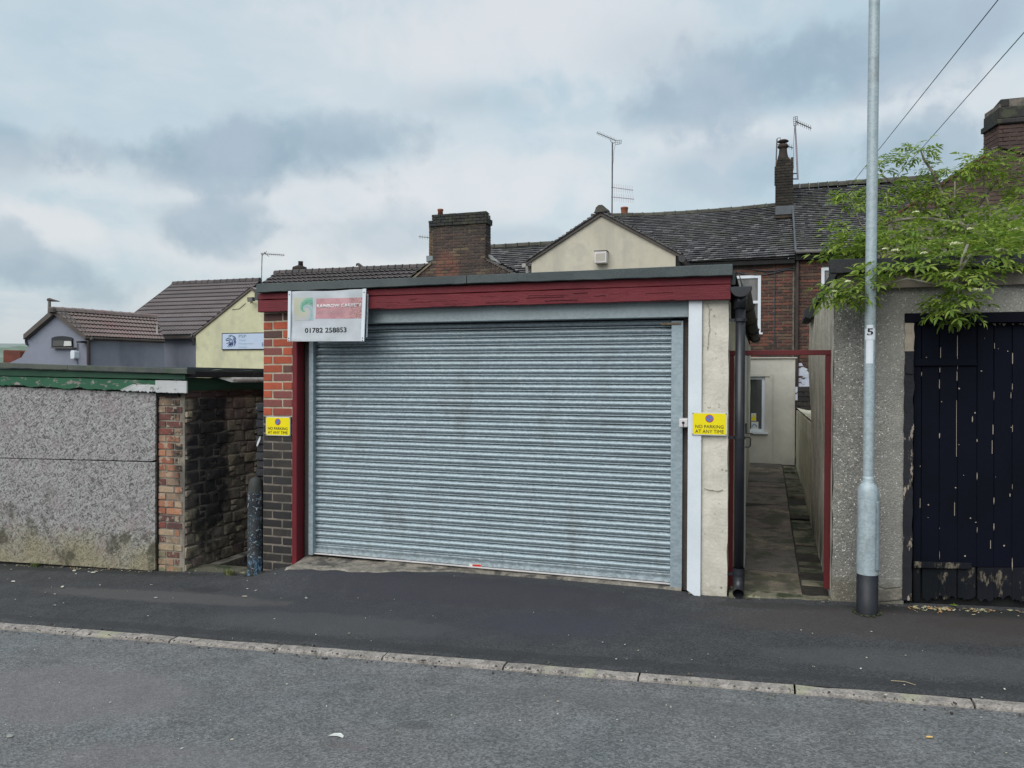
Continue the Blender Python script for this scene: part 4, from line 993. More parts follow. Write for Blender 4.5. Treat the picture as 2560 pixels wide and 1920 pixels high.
MB().box(-9.3, XC - .02, 6.45, 11.5, 1.74, 1.80).build('roof_deck', 'felt', lg)
fascia([(-20, 906), (168, 912.5), (168, 925), (-20, 919)], 6.27, .12, 'lichen_cap', 'roof_capping', lg, wob=.006)
fascia([(169.5, 912.5), (467, 921.5), (467, 935), (169.5, 925)], 6.275, .12, 'lichen_cap', 'roof_capping', lg, wob=.006)
fascia([(-20, 921), (463, 936), (463, 949.5), (-20, 939)], 6.315, .05, 'green_dark', 'fascia_board', lg, wob=.004, label='upper dark green fascia board')
def ragged(px4, D, depth, m, name, label, low):
    return fascia(px4, D, depth, m, name, lg, n=120, wob=.004, low=low, label=label)
ragged([(-20, 940), (394, 951), (397, 980), (-20, 962)], 6.325, .045, 'green_paint', 'fascia_board', 'lower green fascia board, rotten and flaking along its bottom edge', .022)
ragged([(388, 951), (466, 952.5), (466, 983), (390, 982)], 6.312, .02, 'white_flaky', 'fascia_board', 'white flaking end of the fascia', .004)
ragged([(330, 961), (395, 962.5), (395, 981), (300, 978)], 6.316, .01, 'white_flaky', 'fascia_patch', 'grey rotten patch on the green board', .014)
MB().box(-9.2, XC - .06, 6.37, 6.42, zat(200, 974, 6.37) - .06, zat(200, 948, 6.37)).build('soffit', 'dark', lg)
# eaves along the flank
XS = XC + .05
def flank(py0, py1, xo, m, name, y0=6.36, y1=10.4, th=.05, wob=0):
    za, zb_ = PX(500, py0, xo).z, PX(500, py1, xo).z
    mb = MB(); n = 30; vs = []
    for i in range(n + 1):
        y = y0 + (y1 - y0) * i / n; w = wob * mnoise.noise(Vector((y * 6, xo, 0))); vs += [(xo, y, zb_ + w * .6), (xo, y, za + w), (xo - th, y, za + w), (xo - th, y, zb_ + w * .6)]
    mb.add(vs, [(i * 4 + q, i * 4 + (q + 1) % 4, (i + 1) * 4 + (q + 1) % 4, (i + 1) * 4 + q) for i in range(n) for q in range(4)] + [(0, 1, 2, 3), tuple(n * 4 + q for q in range(4))])
    return mb.build(name, m, lg)
flank(923, 930, XS + .01, 'lichen_cap', 'roof_capping', wob=.02, th=.2)
flank(929, 943.5, XS + .02, 'tar', 'side_fascia', th=.06, wob=.008)
flank(944, 975, XS - .02, 'green_dark', 'side_fascia', th=.06, wob=.006)
ya, yb = PX(577, 950, XS + .05).y, 10.4; zg = PX(600, 950, XS + .05).z
MB().tube([(XS + .065, ya, zg), (XS + .065, yb, zg - .0)], .030, 12).build('gutter', 'gutter_grey', lg, smooth=True)
mb = MB(); a = PX(552, 946, XS + .06); b = PX(590, 955.5, XS + .08); mb.prism([(XS + .03, a.y, a.z), (XS + .03, b.y, a.z), (XS + .10, b.y, b.z), (XS + .09, b.y - .10, b.z)], (.004, 0, .002)); mb.build('broken_gutter_end', 'gutter_grey', lg)
# gap between the garages
struct('alley_step', MB().prism([PG(465, 1427), PG(618, 1434), PG(617, 1420) + Vector((0, .05, .0)), PG(500, 1411), PG(487, 1413)], (0, 0, -.05)).box(0, 0, 0, 0, 0, 0) if False else MB().prism([p + Vector((0, 0, .012)) for p in (PG(465, 1427), PG(618, 1434), PG(617, 1420), PG(500, 1411), PG(487, 1413))], (0, 0, -.06)), 'edge_slab')
mb = MB(); mb.grid(10, 24, lambda u, v: (XC - .02 + (XL - XC + .04) * u, 6.42 + 4 * v, gz(-5.1, 6.38) - .03 - .32 * min(1, v * 5) + .03 * mnoise.noise(Vector((u * 5, v * 20, 0))))); struct('alley_floor', mb, 'soil')
MB().box(XC, XC + .13, 6.62, 9.5, -.7, gz(XC, 6.4) - .0).build('wall_footing', 'concrete', lg)

# ================================================================== lane gate
gt = root('gate', (.1, 6.6, -.02), 'dark red gate frame across the narrow lane with gate folded open', 'gate')
gx0, gx1 = xat(1824, 900, 6.6), xat(2079, 900, 6.6); gz1 = zat(1950, 876, 6.6); gz0_ = zat(1950, 888, 6.6)
MB().box(gx0, gx1, 6.58, 6.63, gz0_, gz1).build('top_rail', 'gate_red', gt, bevel=.002)
MB().box(gx0, gx0 + .035, 6.585, 6.625, -.03, gz0_ - .001).build('gate_post', 'gate_red', gt, bevel=.002)
p1, p2 = P(2079, 890, 6.6), P(2074, 1472, 6.6)
MB().prism([(p1.x, 6.585, gz0_ - .001), (p1.x - .045, 6.585, gz0_ - .001), (p2.x - .045, 6.585, p2.z), (p2.x, 6.585, p2.z)], (0, .045, 0)).build('gate_post', 'gate_red', gt, bevel=.002)
leaf = MB().box(-.180, -.145, 6.66, 7.42, .06, 1.93).build('gate_leaf', 'white_pvc', gt, bevel=.003)
h0 = P(1860, 1093, 6.9); zt_, zb_ = zat(1866, 1093, 6.9), zat(1866, 1117, 6.9)
MB().tube([(-.145, 6.9, zt_), (-.110, 6.9, zt_), (-.100, 6.9, zt_ - .01), (-.100, 6.9, zb_ + .01), (-.110, 6.9, zb_), (-.145, 6.9, zb_)], .006, 8).build('pull_handle', 'black_plastic', leaf)
MB().box(-.150, -.08, 6.895, 6.905, zt_ + .03, zt_ + .036).box(-.15, -.13, 6.88, 6.92, zt_ + .03, zt_ + .12).build('latch', 'black_plastic', leaf)

# lane paving
lane = bpy.data.objects.new('lane', None); COL.objects.link(lane); lane.location = (.1, 6.4, 0); lane['kind'] = 'structure'
def lz(y): return .0 + (y - 6.4) * .038 + (.03 if y > 9.3 else 0) + (.03 if y > 10.4 else 0) - .012
def lane_paving():
    MB().add([(x, y, lz(y) - .012) for y in (6.42, 9.3) for x in (-.45, .6)] + [(x, y, lz(y) - .012) for y in (9.32, 13.5) for x in (-.45, .6)], [(0, 1, 3, 2), (4, 5, 7, 6)]).build('lane_bed', 'soil', lane)
    y = 6.52; k = 0
    while y < 13.4:
        w = random.choice((.62, .75, .9)) if y < 9.2 else random.uniform(.35, .6); y1 = min(y + w, 13.4)
        s = random.uniform(-.009, .009); a = .014
        def q(x, yy, dz=0): return (x, yy, lz(min(yy, y1 - .02)) + s + dz + (x - .1) * random.uniform(-.01, .01))
        top = [q(-.25, y + a), q(.30 + .01 * random.random(), y + a), q(.30, y1 - a), q(-.25, y1 - a)]
        MB().prism(top, (0, 0, -.04)).build('paving_slab', 'slab', lane, bevel=.004); y = y1; k += 1
    y = 6.5
    while y < 13.4:
        y1 = y + random.uniform(.22, .45); s = random.uniform(-.012, .01)
        top = [(.315, y + .008, lz(y) + s), (.525, y + .008, lz(y) + s), (.525, y1 - .008, lz(y) + s), (.315, y1 - .008, lz(y) + s)]
        MB().prism(top, (0, 0, -.05)).build('edging_slab', 'edge_slab', lane, bevel=.006); y = y1
    mb = MB(); mb.grid(24, 3, lambda u, v: (-.25 + .78 * u, 6.36 + .16 * v + .02 * mnoise.noise(Vector((u * 9, v, 2))), max(gz(-.2 + .75 * u, 6.39) + .004, lz(6.4) - .01 * (1 - v)) + .010 * mnoise.noise(Vector((u * 12, v * 4, 5))) - .02 * (v < .1)))
    mb.build('threshold', 'edge_slab', lane)
lane_paving()

# low wall along the lane
lw = root('garden_wall', (.6, 11.3, .1), 'low cream rendered wall with sloping coping at the far end of the lane', 'wall')
XW = .515
rough_box('wall_face', XW, XW + .26, 9.12, 13.4, -.1, 1.20, 'lane_render', lw, amp=.008, nx=4, nz=24, seed=21)
mb = MB(); mb.grid(3, 30, lambda u, v: (XW + .27 * u, 9.1 + 4.28 * v, 1.245 - .06 * u + .012 * mnoise.noise(Vector((u * 3, v * 14, 0))))); mb.build('coping', 'lane_render', lw)
MB().box(XW + .002, XW + .26, 9.13, 13.38, 1.17, 1.21).build('coping_bed', 'lane_render', lw)
a = P(1990, 1016, 13.2); b = P(2031, 966, 13.2)
br_ = root('brick_pier', ((a.x + b.x) / 2, 13.3, a.z), 'sooty brick pier with whitened edges above the low lane wall', 'pier')
MB().box(a.x + .01, b.x - .01, 13.21, 13.45, 1.18, b.z - .01).build('pier_core', 'tar', br_)
bricks(br_, (a.x, 13.2, 0), (1, 0, 0), (0, -1, 0), lambda z: [(0, b.x - a.x)], a.z - .08, b.z, .078, .22, lambda z, x: 'blue_brick', proud=.005)
MB().box(a.x - .012, a.x + .022, 13.185, 13.22, a.z + .1, b.z - .01).build('lime_streak', 'white_patch', br_)

# ================================================================== pebble-dashed garage on the right
rg = root('garage', (1.6, FRONT, .05), 'grey pebble dashed garage with peeling navy plank door under an elder', 'garage')
XG = xat(2083, 1100, FRONT); XD = xat(2262, 1100, FRONT)
zl = zat(2300, 784, FRONT); ztopw = zat(2200, 690, FRONT)
def dash_wall():
    mb = MB(); nx, nz = 24, 80
    def pt(x, z): return (x, 6.40 + .010 * mnoise.noise(Vector((x * 3, z * 3, 1))) + .003 * mnoise.noise(Vector((x * 14, z * 14, 1))), z)
    # left pier face with a worn edge towards the passage
    vs = []
    for j in range(nz + 1):
        z = -.15 + (ztopw + .15) * j / nz; e = .010 * mnoise.noise(Vector((z * 6, 3, 1)))
        vs += [pt(XG + e + (XD - XG - e) * i / nx, z) for i in range(nx + 1)]
    w = nx + 1; mb.add(vs, [(j * w + i, j * w + i + 1, (j + 1) * w + i + 1, (j + 1) * w + i) for j in range(nz) for i in range(nx)])
    mb.grid(60, 10, lambda u, v: pt(XD + (4.4 - XD) * u, zl + (ztopw - zl) * v))
    mb.box(XD - .12, XD, 6.45, 6.7, -.2, zl); mb.box(XG + .03, 4.4, 6.45, 6.7, zl + .0, ztopw)
    mb.grid(2, 60, lambda u, v: (XD + .004 * mnoise.noise(Vector((v * 30, 2, 2))), 6.40 + .10 * u, -.15 + (zl + .15) * v))
    mb.box(3.35, 4.4, 6.44, 6.6, -.2, zl); mb.build('front_wall', 'pebble_dash', rg, smooth=False)
dash_wall()
def side():
    mb = MB(); n = 26; m_ = 50
    y0, y1 = 6.40, PX(2027, 900, XG - .01).y
    zt0 = PX(2084, 693, XG).z; zt1 = PX(2026, 811, XG - .01).z
    def fn(u, v):
        y = y0 + .004 + (y1 - y0) * u; zt = zt0 + (zt1 - zt0) * (u ** .8); z = -.1 + (zt + .1) * v
        lean = -.03 * u * math.exp(-((z - 2.0) / .5) ** 2)
        return (XG - .003 + lean + .012 * mnoise.noise(Vector((y * 2, z * 2, 3))) + .006 * mnoise.noise(Vector((y * 8, z * 5, 3))), y, z)
    mb.grid(n, m_, fn); mb.grid(2, m_, lambda u, v: (fn(1, v)[0] + .2 * u, fn(1, v)[1], fn(1, v)[2]))
    mb.grid(n, 2, lambda u, v: (fn(u, 1)[0] + .2 * v, fn(u, 1)[1], fn(u, 1)[2] + .02 * v)); mb.build('side_wall', 'pale_rough', rg)
    # end of the old eaves gutter
    a = P(2014, 797, 8.9); MB().prism([P(x, y, 8.6) for x, y in ((2013, 793), (2016, 768), (2036, 764), (2037, 780), (2027, 797))], (0, .5, 0)).build('gutter_end', 'felt_black', rg, bevel=.004)
side()
MB().box(XG - .01, 4.5, 6.41, 11.5, ztopw - .0, ztopw + .06).build('roof_deck', 'felt_black', rg)
MB().box(XG + .25, 4.4, 11.2, 11.4, -.2, ztopw).build('rear_wall', 'pebble_dash', rg)
fascia([(2093, 682), (2620, 665.5), (2620, 709), (2093, 724.5)], 6.35, .045, 'grey_board', 'fascia_board', rg, wob=.006, low=.004)
fascia([(2074, 649), (2620, 632), (2620, 665), (2076, 682)], 6.28, .12, 'felt_black', 'roof_capping', rg, wob=.012, low=.01)
mb = MB(); mb.prism([P(x, y, 6.29) for x, y in ((2074, 680), (2096, 680), (2088, 692), (2082, 704), (2076, 702))], (0, .1, 0)); mb.build('torn_felt', 'felt_black', rg)
# door frame
fr = MB().prism([P(x, y, 6.375) for x, y in ((2263, 783), (2700, 780), (2700, 806), (2263, 806.5))], (0, .10, 0)).build('door_lintel', 'navy_paint', rg, bevel=.004)
def jamb(pts, m, nm):
    mb = MB(); n = 60 if pts[1][1] > 1000 else 10; vs = []
    (xa, ya), (xb, yb) = pts; a0, a1 = P(xa, ya, 6.385), P(xb, yb, 6.385); wd = .062
    for i in range(n + 1):
        p = a0.lerp(a1, i / n); l = .008 * mnoise.noise(Vector((i * .35, xa, 0))); r = .010 * mnoise.noise(Vector((i * .3, xa, 5)))
        vs += [(p.x + l, 6.45, p.z), (p.x + l, 6.385 + l, p.z), (p.x + wd + r, 6.385 + r * .5, p.z), (p.x + wd + r, 6.45, p.z)]
    mb.add(vs, [(i * 4 + q, i * 4 + (q + 1) % 4, (i + 1) * 4 + (q + 1) % 4, (i + 1) * 4 + q) for i in range(n) for q in range(4)] + [(0, 1, 2, 3), tuple(n * 4 + q for q in range(4))])
    return mb.build(nm, m, rg)
jamb(((2263, 807), (2262, 878)), 'bare_peel', 'door_jamb'); jamb(((2262, 878.5), (2256, 1500)), 'post_peel', 'door_jamb')
door = bpy.data.objects.new('plank_door', None); COL.objects.link(door); door.parent = rg; door.location = Vector((XD, 6.44, .02)) - rg.location
pe = [2283.5, 2304, 2349, 2394, 2443, 2485, 2531, 2577, 2622, 2668]
def planks():
    for i, (a, b) in enumerate(zip(pe[:-1], pe[1:])):
        dd = 6.435 + (0, .006, 0, .004, 0, .005, 0, .003, 0)[i]
        t0 = .8 if i else 1.2
        up = [P(a + t0, 809, dd), P(b - .8, 808.5, dd), P(b - .8 - (a < 2300) * 1, 1418, dd), P(a + t0 - 2, 1418, dd)]
        mb = MB(); mb.prism(up, (0, .022, 0)); mb.build('plank', 'navy_paint', door, bevel=.0025)
        # rotten foot of each plank
        g1, g2 = random.uniform(.5, 4), random.uniform(.5, 4); n = 8; tl, tr = P(a + g1 - 2, 1419, dd), P(b - g2, 1419, dd); vs = []
        botpy = random.uniform(1492, 1506); bl_, brr = P(a + g1 - 2, botpy, dd), P(b - g2, botpy, dd)
        for k in range(n + 1):
            t = k / n; A, B = tl.lerp(tr, t), bl_.lerp(brr, t); B.z += random.uniform(-.012, .02); vs += [(A.x, dd + .02, A.z), (A.x, dd + .001, A.z), (B.x, dd + .004 + random.uniform(-.003, .004), B.z), (B.x, dd + .02, B.z)]
        mb = MB(); mb.add(vs, [(k * 4 + q, k * 4 + (q + 1) % 4, (k + 1) * 4 + (q + 1) % 4, (k + 1) * 4 + q) for k in range(n) for q in range(4)] + [(0, 1, 2, 3), tuple(n * 4 + q for q in range(4))])
        mb.build('plank_foot', 'navy_rotten', door)
    MB().box(XD, 3.4, 6.50, 6.54, -.05, zl).build('door_backing', 'dark', door)
    # flakes of bare wood along the plank joints and the top edge
    mb = MB(); rr = random.Random(5)
    for x, y0, y1 in ((2351, 868, 895), (2349, 917, 931), (2348, 948, 972), (2393, 812, 830), (2393, 838, 894), (2392, 928, 952), (2391, 1000, 1142), (2486, 857, 872), (2531, 882, 910), (2527, 980, 996), (2482, 1061, 1086), (2531, 1062, 1080), (2480, 1100, 1135), (2300, 1245, 1270), (2476, 1350, 1372), (2386, 1255, 1290)):
        w = rr.uniform(.8, 1.6); mb.prism([P(x, y0, 6.4325), P(x + w, y0 + 2, 6.4325), P(x + w * .8, y1, 6.4325), P(x - .3, y1 - 1, 6.4325)], (0, .003, 0))
    x = 2286
    while x < 2600:
        w = rr.uniform(3, 14); h = rr.uniform(.8, 6) * (1 if rr.random() < .6 else .3); mb.prism([P(x, 809, 6.4325), P(x + w, 809, 6.4325), P(x + w * rr.uniform(.4, .9), 809 + h, 6.4325)], (0, .003, 0)); x += w + rr.uniform(0, 12)
    for e_ in pe[1:]:
        y = 812
        while y < 1410:
            h = rr.uniform(2, 26) * (1.6 if y < 900 or y > 1330 else 1); 
            if rr.random() < .24: w = rr.uniform(.4, 1.5); mb.prism([P(e_ - w * .5, y, 6.4325), P(e_ + w * rr.uniform(.2, 1), y + 2, 6.4325), P(e_ + w * .7, y + h * .6, 6.4325), P(e_ - .4, y + h, 6.4325), P(e_ - w, y + h * .5, 6.4325)], (0, .003, 0))
            y += h + rr.uniform(8, 46)
    for _ in range(26):
        x, y = rr.uniform(2288, 2600), rr.uniform(830, 1400) ** 1.0; w, h = rr.uniform(.8, 3.4), rr.uniform(.8, 3)
        if rr.random() < .3: w, h = rr.uniform(1, 2), rr.uniform(5, 14)
        n = 6; mb.prism([P(x + w * math.cos(k * 1.047) * rr.uniform(.5, 1), y + h * math.sin(k * 1.047) * rr.uniform(.5, 1), 6.4322) for k in range(n)], (0, .003, 0))
    mb.build('bare_wood_flakes', 'bare_peel', door, kind='stuff')
planks()
MB().prism([P(x, y, 6.418) for x, y in ((2272, 896), (2442, 897), (2444, 914), (2272, 915))], (0, .014, 0)).build('hinge_strap', 'navy_paint', door, bevel=.003)
MB().prism([P(x, y, 6.418) for x, y in ((2284, 1404), (2430, 1408), (2430, 1423), (2284, 1420))], (0, .014, 0)).build('hinge_strap', 'navy_rotten', door, bevel=.003)
MB().prism([P(x, y, 6.372) for x, y in ((2266, 896), (2284, 898), (2282, 936), (2264, 934))], (0, .014, 0)).build('hinge_plate', 'post_peel', door, bevel=.003)
# broken plinth at the foot of the pier
mb = MB(); mb.prism([P(x, y, 6.385) for x, y in ((2194, 1470), (2215, 1476), (2255, 1470), (2256, 1500), (2194, 1506))], (0, .03, 0)); mb.build('broken_plinth', 'concrete', rg, bevel=.006)
mb = MB(); mb.prism([P(x, y, 6.39) for x, y in ((2197, 1446), (2254, 1446), (2254, 1468), (2214, 1473), (2197, 1467))], (0, .03, 0)); mb.build('broken_plinth', 'pebble_dash', rg, bevel=.006)

# ================================================================== lamp post
b0 = PG(2168.5, 1536)
lp = root('lamp_post', b0, 'galvanised street lamp column numbered 5 with black painted foot', 'lamp post')
def lamp():
    cx, cy = b0.x, b0.y + .02; zb = gz(cx, cy) - .03
    Zc = (Vector((cx, cy, 1)) - EYE).dot(RM @ Vector((0, 0, -1)))
    R = 50.4 / 2 * Zc / FPX; r0 = 25.5 / 2 * Zc / FPX
    def zz(py): return P(2168, py, cy).z
    lean = lambda z: .0045 * max(0, z - .8)
    def col(name, prof, m, n=28):
        mb = MB(); vs = []; fs = []
        for r, z in prof:
            for k in range(n): a = 2 * math.pi * k / n; vs.append((cx + lean(z) + r * math.cos(a), cy + r * math.sin(a), z))
        for i in range(len(prof) - 1):
            for k in range(n): fs.append((i * n + k, i * n + (k + 1) % n, (i + 1) * n + (k + 1) % n, (i + 1) * n + k))
        fs.append(tuple((len(prof) - 1) * n + k for k in range(n)))
        return mb.add(vs, fs).build(name, m, lp, smooth=True)
    col('foot', [(R, zb), (R, zz(1434))], 'tar' if False else 'foot_black')
    z1 = zz(1434)
    col('base_section', [(R, z1 + .001), (R, zz(1236)), (R * .97, zz(1226)), (R * .86, zz(1216)), (R * .68, zz(1209)), (r0 * 1.12, zz(1205)), (r0 * 1.05, zz(1198)), (r0, zz(1190))], 'lamp_steel')
    col('column', [(r0, zz(1190)), (r0 * 1.02, 2.0), (r0 * 1.0, 4.5), (r0 * .95, 6.2)], 'lamp_steel')
    # access door
    mb = MB(); za, zb2 = zz(1424), zz(1250); vs = []; n = 10; a0, a1 = rad(-52), rad(-8)
    # facing down the street, to the right of the column as seen
    def ring(z, e): return [(cx + (R + e) * math.cos(a0 + (a1 - a0) * k / n), cy + (R + e) * math.sin(a0 + (a1 - a0) * k / n), z) for k in range(n + 1)]
    levels = [(za, .001), (za + .012, .007), (zb2 - .03, .007), (zb2 - .008, .005), (zb2, .001)]
    for z, e in levels: vs += ring(z, e)
    w = n + 1; mb.add(vs, [(j * w + i, j * w + i + 1, (j + 1) * w + i + 1, (j + 1) * w + i) for j in range(len(levels) - 1) for i in range(n)])
    mb.build('access_door', 'lamp_steel', lp, smooth=False)
    # curved number label, strip below
    def wrap(name, pxs, py0, py1, m, e, parent):
        d = (EYE - Vector((cx, cy, EYE.z))).normalized(); ca = math.atan2(d.y, d.x); mb = MB(); vs = []; n = 24
        right = Vector((-math.sin(ca), math.cos(ca)))
        for py in (py1, py0):
            z = zz(py); c0 = EYE.lerp(P(2170, py, cy), 1)
            for k in range(n + 1):
                o_ = (pxs[0] + (pxs[1] - pxs[0]) * k / n) * Zc / FPX; o_ = max(-r0 * .999, min(r0 * .999, o_)); a = ca + math.asin(o_ / (r0 * 1.02))
                vs.append((cx + lean(z) + (r0 * 1.02 + e) * math.cos(a), cy + (r0 * 1.02 + e) * math.sin(a), z))
        w = n + 1; mb.add(vs, [(i, i + 1, w + i + 1, w + i) for i in range(n)]); return mb.build(name, m, parent, smooth=True)
    wrap('number_label', (-11.5, 11.5), 822, 850, 'white_pvc', .0008, lp); wrap('number_label', (-8, 7), 813, 822, 'white_pvc', .0008, lp)
    wrap('blank_strip', (-8.5, 7.5), 851, 909, 'white_pvc', .0008, lp)
    # the figure 5, bent round the column
    d = (EYE - Vector((cx, cy, EYE.z))).normalized(); ca = math.atan2(d.y, d.x)
    o = text('5', lp, 0, 1, zz(838.5), zz(821.5), 0, 'black_ink', .02, name='number'); off = base_of(lp); hw = 6.3 * Zc / FPX
    for v in o.data.vertices:
        w_ = v.co + off; s_ = (w_.x - .5) * 2 * hw; a = ca + math.asin(s_ / (r0 * 1.02)); rr = r0 * 1.02 + .0034 - w_.y * .2
        v.co = Vector((cx + lean(w_.z) + rr * math.cos(a), cy + rr * math.sin(a), w_.z)) - off
M['foot_black'] = mat('foot_black', (.010, .012, .017), (.02, .022, .027), 5, rough=.5, bump=.1, spots=[dict(c=(.3, .32, .32), lo=.66, hi=.69, scale=14, stretch=(1, 1, .5))])
lamp()

# ================================================================== ground floor extension at the end of the lane
DX = 13.4
ex = root('house_extension', (-.2, DX, .2), 'small cream rendered extension with white window at the end of the lane', 'building')
xr = xat(1987.5, 1000, DX); xl = xat(1780, 1000, DX); zt = zat(1930, 896, DX); zb = zat(1930, 1166, DX)
wx0, wx1, wz0, wz1 = xat(1846, 1000, DX), xat(1912.5, 1000, DX), zat(1890, 1080, DX), zat(1890, 941, DX)
def ext():
    mb = MB(); T = .2
    def w(x0, x1, z0, z1): mb.box(x0, x1, DX, DX + T, z0, z1)
    w(xl, wx0, zb - .3, zt); w(wx1, xr, zb - .3, zt); w(wx0 + .0005, wx1 - .0005, wz1, zt); w(wx0 + .0005, wx1 - .0005, zb - .3, wz0)
    mb.box(xr - .2, xr, DX + .2, 20.9, zb - .3, zt); mb.build('wall', 'yard_render', ex)
    MB().box(xl - .1, xr + .03, DX - .03, 20.9, zt + .001, zt + .018).build('flat_roof', 'yard_render', ex)
    MB().box(xl, xr, DX - .04, DX - .002, zb - .3, zb + .03).build('plinth', 'felt_black', ex)
    f = MB(); F = .05
    f.box(wx0, wx1, DX + .03, DX + .09, wz1 - F, wz1).box(wx0, wx1, DX + .03, DX + .09, wz0, wz0 + F).box(wx0, wx0 + F, DX + .03, DX + .09, wz0 + F, wz1 - F).box(wx1 - F, wx1, DX + .03, DX + .09, wz0 + F, wz1 - F)
    win = f.build('window', 'white_pvc', ex)
    MB().box(wx0 + F, wx1 - F, DX + .055, DX + .06, wz0 + F, wz1 - F).build('pane', 'glass', win)
    MB().box(wx0 - .03, wx1 + .05, DX - .04, DX + .03, wz0 - .03, wz0 - .001).build('sill', 'white_pvc', win)
    MB().box(wx0 - .05, wx1 + .07, DX - .012, DX - .001, wz1 + .0, wz1 + .04).build('lintel', 'yard_render', ex)
    def sheet(x0, x1, y0, y1, m, nm, off=.05, lab=None): MB().prism([P(x0, y0, DX + off), P(x1, y0, DX + off), P(x1, y1, DX + off), P(x0, y1, DX + off)], (0, .002, 0)).build(nm, m, win, label=lab)
    sheet(1878, 1890.5, 1033, 1053, 'plate_white', 'warning_sticker'); sheet(1879, 1889.5, 1043.5, 1051.5, 'yellow', 'sticker_panel', .047)
    MB().prism([P(1884, 1034.5, DX + .047), P(1888.5, 1042, DX + .047), P(1879.5, 1042, DX + .047)], (0, .002, 0)).build('sticker_triangle', 'yellow', win)
    sheet(1878, 1896, 1054.5, 1073, 'plate_white', 'leaflet'); 
    pts = [P(1880 + 12 * t, 1067 - 7 * math.sin(t * 3.1), DX + .048) for t in [i / 8 for i in range(9)]]; MB().tube(pts, .006, 5).build('leaflet_arc', 'blue_ink', win)
    MB().tube([P(1932, 935, DX - .01), P(1932.5, 1000, DX - .01), P(1931.5, 1080, DX - .01), P(1933, 1155, DX - .01), P(1930, 1161, DX - .02)], .010, 6).build('wall_cable', 'yard_render', ex)
ext()

# ================================================================== brick terrace behind
DM = 21.0; DR = 24.4
def roofplane(p_eave, p_ridge, De, Dr): return zat(*p_eave, De), zat(*p_ridge, Dr)
hm = root('terraced_house', (-2.5, DM, .3), 'middle brick terraced house with sagging old clay tile roof', 'house')
xa, xb = xat(1430, 600, DM), xat(1988, 640, DM)
eL, eR = P(1440, 668, DM - .2), P(1989, 641.5, DM - .2); rL, rR = P(1430, 545, DR), P(1985, 508.5, DR)
rz = (zat(1539, 538.6, DR) + zat(1935, 511.6, DR)) / 2; ez = (zat(1716, 652, DM - .2) + zat(1990, 641.5, DM - .2)) / 2
xml, xmr = -5.3, P(1987, 600, DM).x
wM = dict(x0=xat(1819, 700, DM), x1=xat(1902.5, 700, DM), z0=zat(1870, 832, DM), z1=zat(1870, 689, DM))
def cutspans(x0, x1, holes):
    def f(z):
        iv = [(x0, x1)]
        for hx0, hx1, hz0, hz1 in holes:
            if hz0 < z < hz1:
                nv = []
                for a, b in iv:
                    if hx1 <= a or hx0 >= b: nv.append((a, b)); continue
                    if hx0 > a: nv.append((a, hx0))
                    if hx1 < b: nv.append((hx1, b))
                iv = nv
        return iv
    return f
MB().box(xml, xmr, DM + .01, DM + .3, -1, ez - .02).build('wall_core', 'dark_mortar', hm)
MB().box(xml, xmr, DM + 6.5, DM + 6.8, -1, ez).build('rear_wall', 'far_brick', hm)
zlow = zat(1700, 905, DM)
holesM = [(wM['x0'], wM['x1'], wM['z0'], wM['z1'])]
xv = xat(1822, 700, DM)
bricks(hm, (0, DM, 0), (1, 0, 0), (0, -1, 0), cutspans(xv, xmr - .04, holesM), zlow, ez - .05, .0805, .235, lambda z, x: 'house_brick', limit=300, proud=.012, gap=.02, depth=.05)
bricks(hm, (0, DM, 0), (1, 0, 0), (0, -1, 0), cutspans(xat(1680, 700, DM), xv, holesM), zlow, ez - .05, .0805, .235, lambda z, x: 'house_brick', limit=0, proud=.012, gap=.016, depth=.05)
def upvc(parent, w, D, transom=None, name='window', pane='curtain_glass', recess=0.):
    F = .075; x0, x1, z0, z1 = w['x0'], w['x1'], w['z0'], w['z1']; f = MB(); a, b = D - .0 + recess - .04, D + recess + .03
    f.box(x0, x1, a, b, z1 - F, z1).box(x0, x1, a, b, z0, z0 + F).box(x0, x0 + F, a, b, z0 + F, z1 - F).box(x1 - F, x1, a, b, z0 + F, z1 - F)
    if transom is not None: f.box(x0 + F, x1 - F, a, b, transom - .035, transom + .035)
    o = f.build(name, 'white_pvc', parent)
    if transom is not None:
        MB().box(x0 + F, x1 - F, a + .035, a + .04, transom + .035, z1 - F).build('pane', pane, o); MB().box(x0 + F, x1 - F, a + .035, a + .04, z0 + F, transom - .035).build('pane', 'glass', o)
    else: MB().box(x0 + F, x1 - F, a + .035, a + .04, z0 + F, z1 - F).build('pane', pane, o)
    MB().box(x0 - .03, x1 + .05, D - .06, D + .0, z0 - .045, z0 - .002).build('sill', 'white_pvc', o)
    return o
upvc(hm, wM, DM, zat(1870, 756, DM))
tiles(hm, (xml, DM - .2, ez), (xmr, DM - .2, ez), (xmr, DR, rz), (xml, DR, rz), 27, 40, 'clay_tile', thick=.04, sag=.09, jit=.35, name='clay_tiles')
MB().add([(xml, DM - .2, ez - .03), (xmr, DM - .2, ez - .03), (xmr, DR, rz - .06), (xml, DR, rz - .06), (xmr, DR + 3.6, ez), (xml, DR + 3.6, ez)], [(0, 1, 2, 3), (3, 2, 4, 5)]).build('roof_boards', 'roof_dark', hm)
pts = [Vector((xml + (xmr - xml) * i / 6, DR, rz + .02 - .09 * math.sin(math.pi * i / 6))) for i in range(7)]
for p, q in zip(pts[:-1], pts[1:]): ridge(hm, p, q, 3, .10)
MB().box(xml, xmr, DM - .16, DM - .0, ez - .16, ez - .05).build('eaves_soffit', 'dark', hm)
